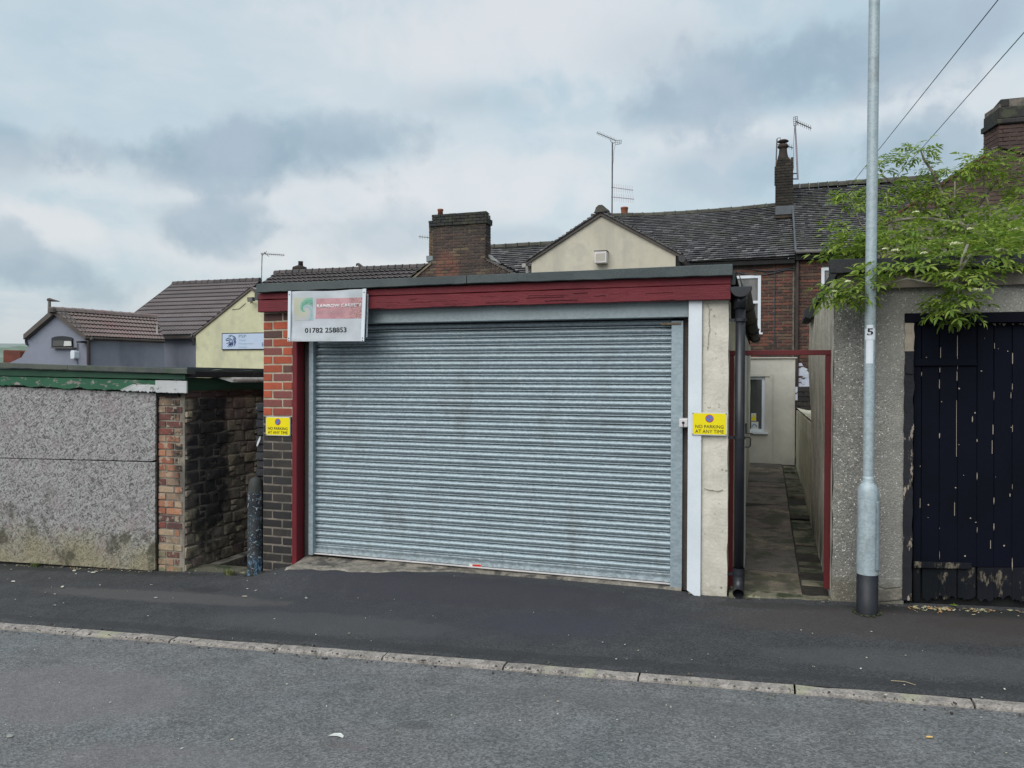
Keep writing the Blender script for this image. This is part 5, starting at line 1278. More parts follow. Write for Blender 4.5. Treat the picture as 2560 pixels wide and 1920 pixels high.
# cables slung under the eaves
for k, (z_, s_) in enumerate(((ez - .24, .05), (ez - .33, .07))):
    mb = MB(); mb.tube([(xat(1790 + (1985 - 1790) * t, 660, DM - .03), DM - .03, z_ + s_ * math.sin(t * 7 + k) - .05 * t) for t in [i / 16 for i in range(17)]], .014, 5); mb.build('wall_cable', 'cable', hm)
c0 = xat(1937, 700, DM); MB().tube([(c0, DM - .03, ez - .2), (c0, DM - .03, zlow + .4)], .012, 5).build('wall_cable', 'cable', hm)
# party-wall chimney
def small_stack():
    D = 23.2; x0, x1 = xat(1937, 460, D), xat(1983, 460, D); zb = zat(1960, 545, D); zm = zat(1960, 463, D); zn = zat(1960, 415, D); zt = zat(1960, 397, D)
    st = MB().box(x0 + .02, x1 - .02, D + .02, D + .5, zb, zt).build('chimney', 'dark_mortar', hm)
    def sp(z):
        if z > zn: k = min(1, (z - zn) / (zt - zn)) * .07; return [(x0 + .0 + k, x1 - .03 - k)]
        if z > zm: return [(x0 - .015, x1 + .0)]
        return [(x0 + .01, x1 + .01)]
    bricks(st, (0, D, 0), (1, 0, 0), (0, -1, 0), sp, zb, zt, .078, .22, lambda z, x: 'dark_stack', proud=.02)
    bricks(st, (x1, D, 0), (0, 1, 0), (1, 0, 0), lambda z: [(0, .5)], zb, zt, .078, .22, lambda z, x: 'dark_stack', proud=.0, limit=0)
    pc = P(1957.5, 397, D + .22); U = 21.9 / FPX
    pot = MB().lathe((pc.x, pc.y, pc.z), [(13.5 * U, -.05), (13 * U, .02), (10.5 * U, 12 * U), (9.5 * U, 22 * U), (9.5 * U, 26 * U), (13 * U, 28 * U), (13.5 * U, 31 * U), (12 * U, 34 * U), (11 * U, 36 * U)], 18).build('chimney_pot', 'dark_pot', hm, smooth=True)
    MB().lathe((pc.x, pc.y, pc.z + 41 * U), [(2 * U, -5 * U), (3 * U, -1 * U), (13.5 * U, 1.5 * U), (13.5 * U, 3 * U), (9 * U, 6 * U), (2 * U, 7 * U)], 16).build('cowl', 'dark_pot', hm, smooth=True)
    MB().box(x0 + .02, x1 + .02, D - .03, D + .0, zb + .1, zb + .34).build('flashing', 'lead_dark', hm)
small_stack()

hr = root('terraced_house', (3.2, DM, .3), 'taller brick terraced house behind the elder, its roof partly hidden', 'house')
zRr = (zat(1990, 471, DR) + zat(2340, 447, DR)) / 2; zRe = (zat(1995, 629, DM - .2) + zat(2063, 627, DM - .2)) / 2
x0, x1 = xmr + .02, P(2420, 500, DM).x
wR = dict(x0=xat(2053, 700, DM), x1=xat(2118, 700, DM), z0=zat(2070, 745, DM), z1=zat(2070, 669, DM)); wR['z0'] = wR['z1'] - 1.4
MB().box(x0, x1, DM + .01, DM + .3, -1, zRe - .02).build('wall_core', 'dark_mortar', hr)
MB().box(x0, x1, DM + 6.5, DM + 6.8, -1, zRe).build('rear_wall', 'far_brick', hr)
bricks(hr, (0, DM, 0), (1, 0, 0), (0, -1, 0), cutspans(x0 + .04, xat(2180, 700, DM), [(wR['x0'], wR['x1'], wR['z0'], wR['z1'])]), zat(2010, 1030, DM), zRe - .05, .0805, .235, lambda z, x: 'house_brick', limit=300, proud=.012, gap=.016, depth=.05)
upvc(hr, wR, DM, wR['z0'] + .75)
tiles(hr, (x0, DM - .2, zRe), (x1, DM - .2, zRe), (x1, DR, zRr), (x0, DR, zRr), 34, 36, 'clay_tile', thick=.04, sag=.05, jit=.35, name='clay_tiles')
MB().add([(x0, DM - .2, zRe - .03), (x1, DM - .2, zRe - .03), (x1, DR, zRr - .06), (x0, DR, zRr - .06), (x1, DR + 3.6, zRe), (x0, DR + 3.6, zRe)], [(0, 1, 2, 3), (3, 2, 4, 5), (0, 3, 5)]).build('roof_boards', 'roof_dark', hr)
ridge(hr, (x0 - .02, DR, zRr + .05), (x1, DR, zRr + .05), 15, .115)
MB().box(x0, x1, DM - .16, DM, zRe - .2, zRe - .06).build('eaves_soffit', 'dark', hr)
MB().tube([(x0, DM - .28, zRe - .02), (x1, DM - .28, zRe - .03)], .045, 10).build('gutter', 'pipe_grey', hr)
MB().tube([(x0 + .05, DM - .05, zRe - .1), (x0 + .05, DM - .05, 0)], .045, 10).build('down_pipe', 'pipe_brown', hr)
MB().tube([(x0 - .0, DM - .22, zRe + .0), (x0 - .0, DR, zRr + .02)], .03, 6).build('verge_strip', 'lead_dark', hr)
mb = MB(); pp = [P(x, y, DM - .025) for x, y in ((1990, 907), (2004, 908), (2010, 918), (2018, 922), (2024, 935), (2030, 948), (2034, 966), (1990, 967))]; mb.prism(pp, (0, .01, 0)); mb.build('whitewash_patch', 'white_patch', hr)

hl = root('terraced_house', (-7.4, DM, -.2), 'lower terraced house roof glimpsed between chimney and cream gable', 'house')
zLr = zat(1300, 614.5, DR); zLe = zLr - 2.25; x0, x1 = -10.6, -5.33
MB().box(x0, x1, DM, DM + .3, -1, zLe).build('wall', 'far_brick', hl)
MB().box(x0, x1, DM + 6.5, DM + 6.8, -1, zLe).build('wall', 'far_brick', hl)
tiles(hl, (x0, DM - .2, zLe), (x1, DM - .2, zLe), (x1, DR, zLr), (x0, DR, zLr), 27, 30, 'clay_tile', thick=.04, sag=.03, jit=.35, name='clay_tiles')
MB().add([(x0, DM - .2, zLe - .03), (x1, DM - .2, zLe - .03), (x1, DR, zLr - .05), (x0, DR, zLr - .05), (x1, DR + 3.6, zLe), (x0, DR + 3.6, zLe)], [(0, 1, 2, 3), (3, 2, 4, 5)]).build('roof_boards', 'roof_dark', hl)
ridge(hl, (x0, DR, zLr + .03), (x1, DR, zLr + .03), 13, .10)
MB().box(xml - .03, xml + .25, DM + .3, DM + 6.5, -1, zLr - 1.6).build('party_wall', 'far_brick', hl)
tp = P(1561, 538, DR + .6); po = root('chimney_pot', (tp.x, tp.y, tp.z - .3), 'small red chimney pot on the ridge right of the tall aerial', 'chimney pot')
MB().lathe((tp.x, tp.y, tp.z), [(.115, -.4), (.11, .1), (.115, .2), (.125, .21), (.125, .25), (.10, .26)], 16).build('pot', 'terracotta', po, smooth=True)
MB().box(tp.x + .09, tp.x + .22, tp.y - .1, tp.y + .1, tp.z - .4, tp.z + .05).build('cap_stub', 'dark_pot', po)

# cream gabled rear wing
def gable_wing():
    D = 16.5; r = root('house_wing', (-3.3, D, .1), 'cream rendered gable wing with a white vent box below its peak', 'building')
    eL, ap, eR = P(1329, 651, D), P(1503, 533, D), P(1689, 629, D); ez = (eL.z + eR.z) / 2; x0, x1 = eL.x, eR.x; xm = ap.x
    MB().prism([(x0, D, 0), (x1, D, 0), (x1, D, ez), (xm, D, ap.z), (x0, D, ez)], (0, .25, 0)).build('gable_wall', 'gable_render', r)
    MB().box(x0, x0 + .2, D + .25, DM, 0, ez).box(x1 - .2, x1, D + .25, DM, 0, ez).build('side_walls', 'gable_render', r)
    sl = (ap.z - ez) / (xm - x0); ov = .12; t = .03
    tiles(r, (x0 - ov, DM + .6, ez - sl * ov + t), (x0 - ov, D - .06, ez - sl * ov + t), (xm, D - .06, ap.z + t), (xm, DM + .6, ap.z + t), 18, 24, 'clay_tile', thick=.035, name='clay_tiles')
    sr = (ap.z - ez) / (x1 - xm)
    tiles(r, (x1 + ov, D - .06, ez - sr * ov + t), (x1 + ov, DM + .6, ez - sr * ov + t), (xm, DM + .6, ap.z + t), (xm, D - .06, ap.z + t), 18, 24, 'clay_tile', thick=.035, name='clay_tiles')
    # verge: undercloak of mortar and tile ends
    for (xa_, za_, xb_, zb_) in ((x0 - ov, ez - sl * ov, xm, ap.z), (x1 + ov, ez - sr * ov, xm, ap.z)):
        MB().prism([(xa_, D - .05, za_ - .05), (xb_, D - .05, zb_ - .06), (xb_, D - .05, zb_ + .015), (xa_, D - .05, za_ + .015)], (0, .05, 0)).build('verge_mortar', 'verge', r)
        mb = MB(); n = 20
        for i in range(n):
            a = Vector((xa_, 0, za_)).lerp(Vector((xb_, 0, zb_)), i / n); b = Vector((xa_, 0, za_)).lerp(Vector((xb_, 0, zb_)), (i + 1.15) / n); w = random.uniform(.022, .034)
            mb.prism([(a.x, D - .09, a.z + .018), (b.x, D - .09, b.z + .016), (b.x, D - .09, b.z + .03), (a.x, D - .09, a.z + .02 + w + .012)], (0, .3, 0))
        mb.build('verge_tiles', 'clay_tile', r, kind='stuff')
    ridge(r, (xm, D - .1, ap.z + .075), (xm, DM + 1.2, ap.z + .075), 12, .13)
    a = P(1502, 531, D - .12); MB().prism([(a.x - .16, D - .11, ap.z + .0), (a.x + .17, D - .11, ap.z + .02), (a.x + .05, D - .11, ap.z + .125), (a.x - .03, D - .11, ap.z + .14)], (0, .06, 0)).build('ridge_end', 'ridge_tile', r)
    bx0, bx1, bz0, bz1 = xat(1486, 640, D - .2), xat(1516, 640, D - .2), zat(1500, 657, D - .2), zat(1500, 627.5, D - .2)
    v = MB().box(bx0, bx1, D - .2, D - .001, bz0, bz1).build('vent_box', 'white_box', r, bevel=.008)
    m = MB()
    for i in range(7): z = bz0 + .04 + i * (bz1 - bz0 - .08) / 7; m.box(bx0 + .03, bx1 - .03, D - .206, D - .201, z, z + .014)
    m.build('louvre', 'gable_render', v)
    MB().box(bx0 - .01, bx1 + .01, D - .21, D - .0015, bz1 + .001, bz1 + .015).build('cap', 'pipe_grey', v)
    MB().tube([(x1 + .14, D - .08, ez - .14), (x1 + .14, DM - .4, ez - .14)], .075, 10).build('gutter', 'black_plastic', r)
    MB().box(x1 + .005, x1 + .10, D + .02, DM, ez - .3, ez - .12).build('eaves_board', 'dark', r)
    MB().tube([P(1690, 630, D + .5), P(1716, 655, D + 1.5), P(1740, 680, D + 2.5)], .035, 8).build('waste_pipe', 'black_plastic', r)
    MB().tube([(x0 - .16, D - .08, ez - .14), (x0 - .16, DM - .4, ez - .14)], .05, 10).build('gutter', 'gutter_grey', r)
    MB().tube([(x0 - .10, D - .05, ez - .16), (x0 - .08, D - .05, ez - .35), (x0 - .06, D - .05, 1)], .035, 8).build('down_pipe', 'gutter_grey', r)
gable_wing()

# brick wing with the big chimney
def stack_wing():
    D = 19.0; x0, x1 = xat(1066.5, 600, D), xat(1213.5, 600, D); r = root('house_wing', ((x0 + x1) / 2, D, -.2), 'brick gable wing with broad sooty chimney stack rising through it', 'building')
    xn = xat(1081, 600, D); dep = PX(1227, 600, x1).y - D
    gL, gR = P(1028, 695.5, D), P(1290, 691, D); sL, sR = P(1080, 654, D), P(1215, 650, D)
    slL = (sL.z - gL.z) / (sL.x - gL.x); slR = (sR.z - gR.z) / (sR.x - gR.x)
    xm = (gR.z - gL.z + slL * gL.x - slR * gR.x) / (slL - slR); zm = gL.z + slL * (xm - gL.x)
    ztop = zat(1140, 532, D); zc = zat(1140, 563, D); z3 = gL.z - 1.2; xl0 = gL.x - 1.2 / slL * 1.0; xr0 = gR.x + 1.2 / abs(slR)
    MB().prism([(xl0, D + .012, -1), (xr0, D + .012, -1), (xr0, D + .012, z3), (xm, D + .012, zm - .05), (xl0, D + .012, z3)], (0, .25, 0)).build('gable_core', 'old_mortar', r)
    ch = MB().box(xn + .0, x1 - .012, D + .013, D + dep, sL.z - .3, ztop - .05).box(x0 + .012, xn, D + .15, D + dep, sL.z - .1, ztop - .2).build('chimney', 'old_mortar', r)
    def sp_g(z):
        a = gL.x + (z - gL.z) / slL + .03; b = gR.x + (z - gR.z) / slR - .03
        return [(a, b)]
    zsh = sL.z - .06
    bricks(r, (0, D, 0), (1, 0, 0), (0, -1, 0), sp_g, gL.z - .3, zsh, .0785, .225, lambda z, x: 'stack_brick', proud=.004, gap=.015)
    bricks(ch, (0, D, 0), (1, 0, 0), (0, -1, 0), lambda z: [(xn, x1)], zsh, zc, .0785, .225, lambda z, x: 'stack_brick', proud=.004, gap=.015, limit=240)
    bricks(ch, (0, D + .14, 0), (1, 0, 0), (0, -1, 0), lambda z: [(x0, xn + .02)], zat(1073, 640, D), zc, .0785, .225, lambda z, x: 'dark_stack', proud=.004, gap=.015, limit=30)
    bricks(ch, (x1, D, 0), (0, 1, 0), (1, 0, 0), lambda z: [(0, dep)], zsh - .05, zc, .0785, .225, lambda z, x: 'stack_brick', proud=.004, gap=.015, limit=30)
    # corbelled head, weathered away on the left
    o = .05; bricks(ch, (0, D - o, 0), (1, 0, 0), (0, -1, 0), lambda z: [(xn - .10 if z < zc + .17 else xn + .0, x1 + o)], zc, ztop - .03, .0785, .225, lambda z, x: 'dark_stack2', proud=.0, gap=.01, depth=.12, jit=.008, limit=60)
    bricks(ch, (x1 + o, D - o, 0), (0, 1, 0), (1, 0, 0), lambda z: [(0.05, dep + o)], zc, ztop - .16, .0785, .225, lambda z, x: 'dark_stack2', proud=.0, gap=.01, depth=.12, limit=0)
    MB().prism([(xn - .02, D - .04, ztop - .05), (x1 + .02, D - .04, ztop - .03), (x1 - .02, D + .1, ztop + .02), (xn + .02, D + .1, ztop - .01)], (0, dep - .14, -.02)).build('flaunching', 'ridge_tile', ch)
    MB().box(x0, xn, D + .12, D + dep, zc - .01, zc + .13).build('broken_head', 'ridge_tile', ch, bevel=.02)
    pc = P(1101, 530, D + .35); U = 20.5 / FPX; MB().lathe((pc.x, pc.y, pc.z - 8 * U), [(7 * U, 0), (6.3 * U, 10 * U), (7.6 * U, 11 * U), (7.6 * U, 15 * U), (6 * U, 15.5 * U)], 16).build('chimney_pot', 'terracotta', r, smooth=True)
    MB().prism([P(x, y, D + .12) for x, y in ((1065.5, 639.5), (1082, 639.5), (1082, 650), (1066, 655))], (0, .5, 0)).build('lead_flashing', 'lead', r)
    # roof slopes either side
    t = .03
    for s, (ex_, ez_), nm in ((-1, (xl0, z3), 'a'), (1, (xr0, z3), 'b')):
        A, B = Vector((ex_ + s * .1, D - .05, ez_ - .06 + t)), Vector((ex_ + s * .1, DM + .4, ez_ - .06 + t)); Rf, Rb = Vector((xm, D - .05, zm + t)), Vector((xm, DM + .4, zm + t))
        keep = lambda u, v: True
        inside = lambda p: (x0 - .02 < p.x < x1 + .02) and p.y < D + dep + .05
        if s < 0: a_, b_, c_, d_ = B, A, Rf, Rb
        else: a_, b_, c_, d_ = A, B, Rb, Rf
        kp = lambda u, v, a_=a_, b_=b_, c_=c_, d_=d_: not inside(a_.lerp(b_, u).lerp(d_.lerp(c_, u), v))
        tiles(r, a_, b_, c_, d_, 22, 12, 'clay_tile', thick=.04, name='clay_tiles', keep=kp)
    MB().prism([P(x, y, D - .03) for x, y in ((1028, 696), (1078, 655), (1078, 660), (1033, 698))], (0, .05, 0)).build('verge_board', 'timber', r)
    mb = MB(); rr = random.Random(3)
    for i in range(14):
        a = P(1216 + 5 * i, 651 + 2.55 * i, D - .03); mb.box(a.x, a.x + .07, D - .04, D + .03, a.z - .02, a.z + rr.uniform(.02, .05), .008)
    mb.build('verge_mortar', 'verge', r)
    MB().prism([P(x, y, D + .2) for x, y in ((1214, 637), (1219, 635), (1244, 657), (1240, 660))], (0, .3, .02)).build('slipped_lead', 'gutter_grey', r)
M['dark_stack2'] = mat('dark_stack2', None, (.02, .02, .018), 2, pal=[(.038, .04, .036), (.03, .034, .036), (.045, .045, .035), (.035, .033, .033)], bump=.5, bscale=25, spots=[dict(c=(.055, .06, .04), lo=.5, hi=.65, scale=4)])
stack_wing()

# brick gable and chimney at the right-hand edge
def right_wing():
    D = 17.0; r = root('house_wing', (5.6, D, .4), 'dark brick gable wing with tall chimney at the right edge', 'building')
    x0 = xat(2478, 350, D); zt = zat(2510, 246, D); zc = zat(2500, 312, D); xe = x0 + 1.55
    gl, gr = P(2297, 497, D), P(2478, 375, D); sl = (gr.z - gl.z) / (gr.x - gl.x); xm = (x0 + xe) / 2; zm = gl.z + sl * (xm - gl.x); z3 = gl.z - .5; xl0 = gl.x - .5 / sl; xr0 = 2 * xm - xl0
    MB().prism([(xl0, D + .012, -1), (xr0, D + .012, -1), (xr0, D + .012, z3), (xm, D + .012, zm - .05), (xl0, D + .012, z3)], (0, .25, 0)).build('gable_core', 'dark_mortar', r)
    ch = MB().box(x0 + .3, xe, D + .013, D + .7, zm - 1.5, zt - .02).build('chimney', 'dark_mortar', r)
    x2 = xat(2497, 350, D)
    bricks(r, (0, D, 0), (1, 0, 0), (0, -1, 0), lambda z: [(gl.x + (z - gl.z) / sl + .02, min(xr0, 2 * xm - (gl.x + (z - gl.z) / sl)))], gl.z - .2, gr.z - .1, .0805, .235, lambda z, x: 'dark_brick', proud=.004, gap=.012, limit=220)
    bricks(ch, (0, D, 0), (1, 0, 0), (0, -1, 0), lambda z: [(x2, xe)], gr.z - .1, zc, .0805, .235, lambda z, x: 'dark_brick', proud=.004, gap=.012, limit=80)
    # splayed left flank of the stack
    d = Vector((x2 - x0, -.55, 0)); L_ = d.length; u = d.normalized(); n_ = Vector((u.y, -u.x, 0)); 
    bricks(ch, (x0, D + .55, 0), u, n_, lambda z: [(0, L_)], gr.z - .25, zc, .0805, .235, lambda z, x: 'dark_brick', proud=.004, gap=.012, limit=0)
    MB().prism([(x0 + .015, D + .55, gr.z - .3), (x2 + .0, D + .015, gr.z - .3), (x2 + .3, D + .1, gr.z - .3), (x2 + .2, D + .6, gr.z - .3)], (0, 0, zt - .1 - gr.z + .3)).build('chimney_flank', 'dark_mortar', ch)
    MB().box(x2 - .06, xe + .06, D - .06, D + .6, zc, zc + .10).box(x2 - .02, xe, D - .02, D + .6, zc + .101, zt - .16).box(x2 + .02, xe, D + .02, D + .6, zt - .159, zt).build('chimney_head', 'dark_stack2', ch, bevel=.02)
    MB().prism([(x0 - .05, D + .55, zc), (x2 - .06, D - .05, zc), (x2 + .1, D + .1, zc), (x2 + .1, D + .6, zc)], (0, 0, .10)).prism([(x0 - .0, D + .55, zc + .101), (x2 - .02, D - .01, zc + .101), (x2 + .1, D + .1, zc + .101), (x2 + .1, D + .6, zc + .101)], (0, 0, zt - zc - .3)).build('chimney_head', 'dark_stack2', ch)
    a, b = Vector((xl0 - .1, D - .05, z3 - .08 + .03)), Vector((x0 + .1, D - .05, gr.z + .05))
    tiles(r, a + Vector((0, 5, 0)), a, b, b + Vector((0, 5, 0)), 22, 20, 'clay_tile', thick=.035)
    MB().prism([(a.x, D - .04, a.z - .03), (b.x, D - .04, b.z - .03), (b.x, D - .04, b.z + .01), (a.x, D - .04, a.z + .01)], (0, .05, 0)).build('verge_board', 'far_brick', r)
    c = Vector((xr0, D - .05, z3)); MB().add([tuple(b), tuple(c), (c.x, c.y + 5, c.z), (b.x, b.y + 5, b.z)], [(0, 1, 2, 3)]).build('roof_boards', 'roof_dark', r)
right_wing()

# long concrete tiled roof behind the carpet garage
def long_roof():
    Dr = 25.0; r = root('house', (-12, 21.5, -.4), 'long low house with grey brown concrete tile roof behind the carpet garage', 'house')
    L_, R_ = P(687, 681, Dr), P(1043, 672, Dr); z = (L_.z + R_.z) / 2; q = PX(655, 708, L_.x); sl = (z - q.z) / (Dr - q.y); De = q.y - .3; ze = z - sl * (Dr - De); xe = R_.x + .9
    rolled(r, (L_.x, De, ze), (xe, De, ze), (xe, Dr, z), (L_.x, Dr, z), 4, 32, 'dark_tile')
    MB().box(L_.x + .15, xe - .1, De + .3, De + .5, -1.5, ze).box(L_.x + .15, L_.x + .35, De + .5, 28, -1.5, ze).box(L_.x + .15, xe - .1, 28, 28.2, -1.5, ze).build('wall', 'office_cream', r)
    MB().add([(L_.x, De, ze - .03), (xe, De, ze - .03), (xe, Dr, z - .02), (L_.x, Dr, z - .02), (xe, 2 * Dr - De, ze), (L_.x, 2 * Dr - De, ze)], [(0, 1, 2, 3), (3, 2, 4, 5), (0, 3, 5)]).build('roof_boards', 'roof_dark', r)
    ridge(r, (L_.x, Dr, z + .05), (xe, Dr, z + .05), 24, .11, 'dark_tile')
    c = P(749, 668, Dr + 3.0); U = 29 / FPX
    s = MB().lathe((c.x, c.y, c.z), [(20 * U, -20 * U), (20 * U, -4 * U), (19 * U, 0), (9 * U, 4 * U), (7 * U, 5 * U)], 14).build('chimney_cap', 'dark_pot', r)
    MB().lathe((c.x + .05, c.y, c.z + 3 * U), [(7 * U, 0), (6.3 * U, 10 * U), (7 * U, 11 * U), (7 * U, 13 * U)], 14).build('chimney_pot', 'dark_pot', r, smooth=True)
    bp = P(896, 677, Dr); b = root('gull', (bp.x, Dr, bp.z), 'small grey gull standing on the long tiled ridge', 'bird')
    U = 26.8 / FPX; W = lambda x, y: P(x, y, Dr)
    MB().tube([W(891.2, 662.5), W(892.5, 660.6), W(896, 660.6), W(900, 663.8), W(906, 666.8), W(914.5, 668.9)], [2.0 * U, 3.0 * U, 3.9 * U, 4.2 * U, 2.6 * U, .5 * U], 10).build('body', 'feather', b, smooth=True)
    MB().tube([W(889.6, 665.0), W(891.5, 663.4), W(893.5, 661)], [.5 * U, 1.9 * U, 2.4 * U], 8).build('head', 'feather', b, smooth=True)
    for dx in (0, 1.6): MB().tube([W(895.3 + dx, 666), W(895.6 + dx, 677.5)], .55 * U, 5).build('leg', 'white_box', b)
long_roof()

# ================================================================== office building on the left
def office():
    r = root('office_building', PC(300, 960, 28), 'pale grey and cream office with brown tiled roofs beyond the left garage', 'building')
    # main block: ridge parallel to the street
    Dr = 27.0; RL, RR = P(433, 709, Dr), P(651, 703.5, Dr); rz_ = (RL.z + RR.z) / 2
    q = PX(328, 790, RL.x); dv = q - Vector((RL.x, Dr, rz_)); n = Vector((1, 0, 0)).cross(dv).normalized()
    e = hit(440, 838, Vector((RL.x, Dr, rz_)), n); De, ez_ = e.y, e.z
    xR = RR.x; rolled(r, (RL.x, De, ez_), (xR, De, ez_), (xR, Dr, rz_), (RL.x, Dr, rz_), 13, 30, 'concrete_tile')
    MB().add([(RL.x, De, ez_ - .03), (xR, De, ez_ - .03), (xR, Dr, rz_ - .02), (RL.x, Dr, rz_ - .02), (xR, 2 * Dr - De, ez_), (RL.x, 2 * Dr - De, ez_)], [(0, 1, 2, 3), (3, 2, 4, 5)]).build('roof_boards', 'roof_dark', r)
    ridge(r, (RL.x, Dr, rz_ + .05), (xR, Dr, rz_ + .05), 14, .11, 'dark_tile')
    MB().prism([(RL.x, De, ez_ - .06), (RL.x, De, ez_ + .03), (RL.x, Dr, rz_ + .05), (RL.x, Dr, rz_ - .05)], (-.03, 0, 0)).build('verge_board', 'verge', r)
    MB().box(RL.x + .15, xR, De + .25, De + .5, -2, ez_).box(RL.x + .15, RL.x + .3, De + .5, 2 * Dr - De - .3, -2, ez_).prism([(xR - .3, De + .5, -2), (xR - .3, 2 * Dr - De - .3, -2), (xR - .3, 2 * Dr - De - .3, ez_), (xR - .3, Dr, rz_ - .15), (xR - .3, De + .5, ez_)], (.2, 0, 0)).build('wall', 'office_grey', r)
    MB().box(RL.x, xR, De - .07, De + .02, ez_ - .13, ez_ - .04).build('gutter', 'pipe_brown', r)
    # cream gabled wing, standing forward
    Dw = De - 1.0; a, ap = P(490, 834, Dw), P(629, 721, Dw); xm = ap.x; x0 = a.x; x1 = 2 * xm - x0
    MB().prism([(x0, Dw, -2.2), (x1, Dw, -2.2), (x1, Dw, a.z), (xm, Dw, ap.z), (x0, Dw, a.z)], (0, .25, 0)).box(x0 + .001, x0 + .2, Dw + .25, De + .4, -2.2, a.z - .02).box(x1 - .2, x1, Dw + .25, Dr, -2.2, a.z).build('wall', 'office_cream', r)
    sl = (ap.z - a.z) / (xm - x0)
    for s in (-1, 1):
        ex_ = xm + s * (xm - x0 + .1); z_ = a.z - sl * .1 + .03
        A, B = Vector((ex_, Dw - .05, z_)), Vector((ex_, Dr, z_)); C1, C2 = Vector((xm, Dr, ap.z + .03)), Vector((xm, Dw - .05, ap.z + .03))
        if s > 0: rolled(r, A, B, C1, C2, 12, 14, 'concrete_tile')
        else: rolled(r, B, A, C2, C1, 12, 14, 'concrete_tile')
        MB().prism([(ex_, Dw - .05, z_ - .07), (xm, Dw - .05, ap.z - .045), (xm, Dw - .05, ap.z + .02), (ex_, Dw - .05, z_ - .005)], (0, .05, 0)).build('verge_board', 'verge', r)
    k = P(487, 838, Dw - .05); MB().tube([(x0 - .12, Dw - .05, a.z - .05), (x0 - .12, Dw - .1, a.z - .12), (x0 - .05, Dw - .05, a.z - .3), (x0 - .05, Dw - .05, a.z - .42)], .045, 8).build('gutter_elbow', 'black_plastic', r)
    # sign board
    D = Dw - .04; s0, s1, t0, t1 = xat(554.5, 850, D), xat(555, 850, D) + 3.4, zat(600, 874.5, D), zat(600, 832, D)
    sg = root('office_sign', ((s0 + s1) / 2, Dw, t0), 'long white office sign with blue lion head on cream gable', 'sign')
    MB().box(s0, s1, D, Dw - .002, t0, t1).build('sign_frame', 'black_ink', sg)
    w = .022 * 2.2; MB().box(s0 + w * .7, s1 - w * .7, D - .01, D - .001, t0 + w * .6, t1 - w * .6).build('sign_face', 'sign_face', sg)
    yy = D - .012
    def tx(b, x0_, x1_, y1_, y0_, m, bo=.01): text(b, sg, xat(x0_, 850, D), xat(x1_, 850, D), zat(600, y0_, D), zat(600, y1_, D), yy, m, bo)
    tx('PSP', 597.5, 616, 837, 844.5, 'grey_ink', .0); tx('Wealth', 597.5, 615, 848, 852.5, 'faint_ink', 0); tx('Management', 597.5, 634.5, 857, 862, 'faint_ink', 0); tx('Limited', 597.5, 617, 865.5, 870, 'faint_ink', 0)
    tx('E', 655.5, 660, 857.5, 866, 'navy_ink', .0)
    # the lion: open-jawed head with swept mane strands
    lg_ = MB(); W = lambda u, v: Vector((xat(500 + u / 13.01, 850, D), yy - .004, zat(600, 820 + v / 13.01, D)))
    def stroke(pts, w0, w1, w2=None):
        P_ = [Vector(p) for p in pts]; fine = []
        for i in range(len(P_) - 1):
            p0 = P_[max(i - 1, 0)]; p1, p2 = P_[i], P_[i + 1]; p3 = P_[min(i + 2, len(P_) - 1)]
            for t in (0, .25, .5, .75): fine.append(.5 * ((2 * p1) + (p2 - p0) * t + (2 * p0 - 5 * p1 + 4 * p2 - p3) * t * t + (3 * p1 - p0 - 3 * p2 + p3) * t ** 3))
        fine.append(P_[-1]); n_ = len(fine); lft, rgt = [], []
        for i, p in enumerate(fine):
            t = i / (n_ - 1); w_ = (w0 + (w1 - w0) * t * 2) if t < .5 else (w1 + ((w2 if w2 is not None else w0) - w1) * (t * 2 - 1))
            d_ = (fine[min(i + 1, n_ - 1)] - fine[max(i - 1, 0)]).normalized(); nn_ = Vector((-d_.y, d_.x)); lft.append(p + nn_ * w_ / 2); rgt.append(p - nn_ * w_ / 2)
        for i in range(n_ - 1): lg_.prism([W(*lft[i]), W(*lft[i + 1]), W(*rgt[i + 1]), W(*rgt[i])], (0, .004, 0))
    for pts, w0, w1, w2 in (([(935, 300), (965, 245), (1030, 215)], 4, 16, 3), ([(975, 300), (1010, 255), (1095, 235)], 6, 22, 3), ([(1055, 275), (1130, 290), (1185, 385)], 6, 42, 3),
                            ([(1075, 310), (1140, 370), (1180, 480)], 8, 34, 3), ([(1070, 345), (1130, 430), (1145, 520), (1105, 605)], 8, 44, 3), ([(1055, 390), (1080, 470), (1060, 560), (1000, 620)], 10, 42, 3),
                            ([(1035, 430), (1040, 490), (1000, 560), (930, 625)], 8, 34, 3), ([(1010, 440), (1005, 500), (950, 560), (885, 610)], 6, 28, 3), ([(985, 450), (975, 500), (925, 545)], 6, 20, 3),
                            ([(850, 375), (880, 345), (940, 325), (1000, 335)], 12, 24, 10), ([(860, 415), (880, 400), (910, 395), (945, 400), (960, 430)], 8, 32, 14), ([(965, 420), (960, 460), (930, 485), (880, 490)], 14, 26, 12),
                            ([(1000, 340), (1020, 370), (1050, 400)], 12, 34, 20), ([(940, 350), (975, 375), (1000, 420)], 10, 22, 10), ([(850, 375), (855, 395), (870, 415)], 6, 14, 6), ([(870, 480), (880, 500), (900, 505)], 5, 16, 6)):
        stroke(pts, w0, w1, w2)
    lg_.build('lion_emblem', 'navy_ink', sg)
    fl = root('floodlight', P(625, 750, Dw - .1), 'small black floodlight under the peak of the cream gable', 'light')
    hd = MB().prism([P(x, y, Dw - .32) for x, y in ((617.5, 743.5), (630.5, 743), (632, 752.5), (619, 754.5))], (.03, .1, .01)).build('lamp_head', 'black_plastic', fl)
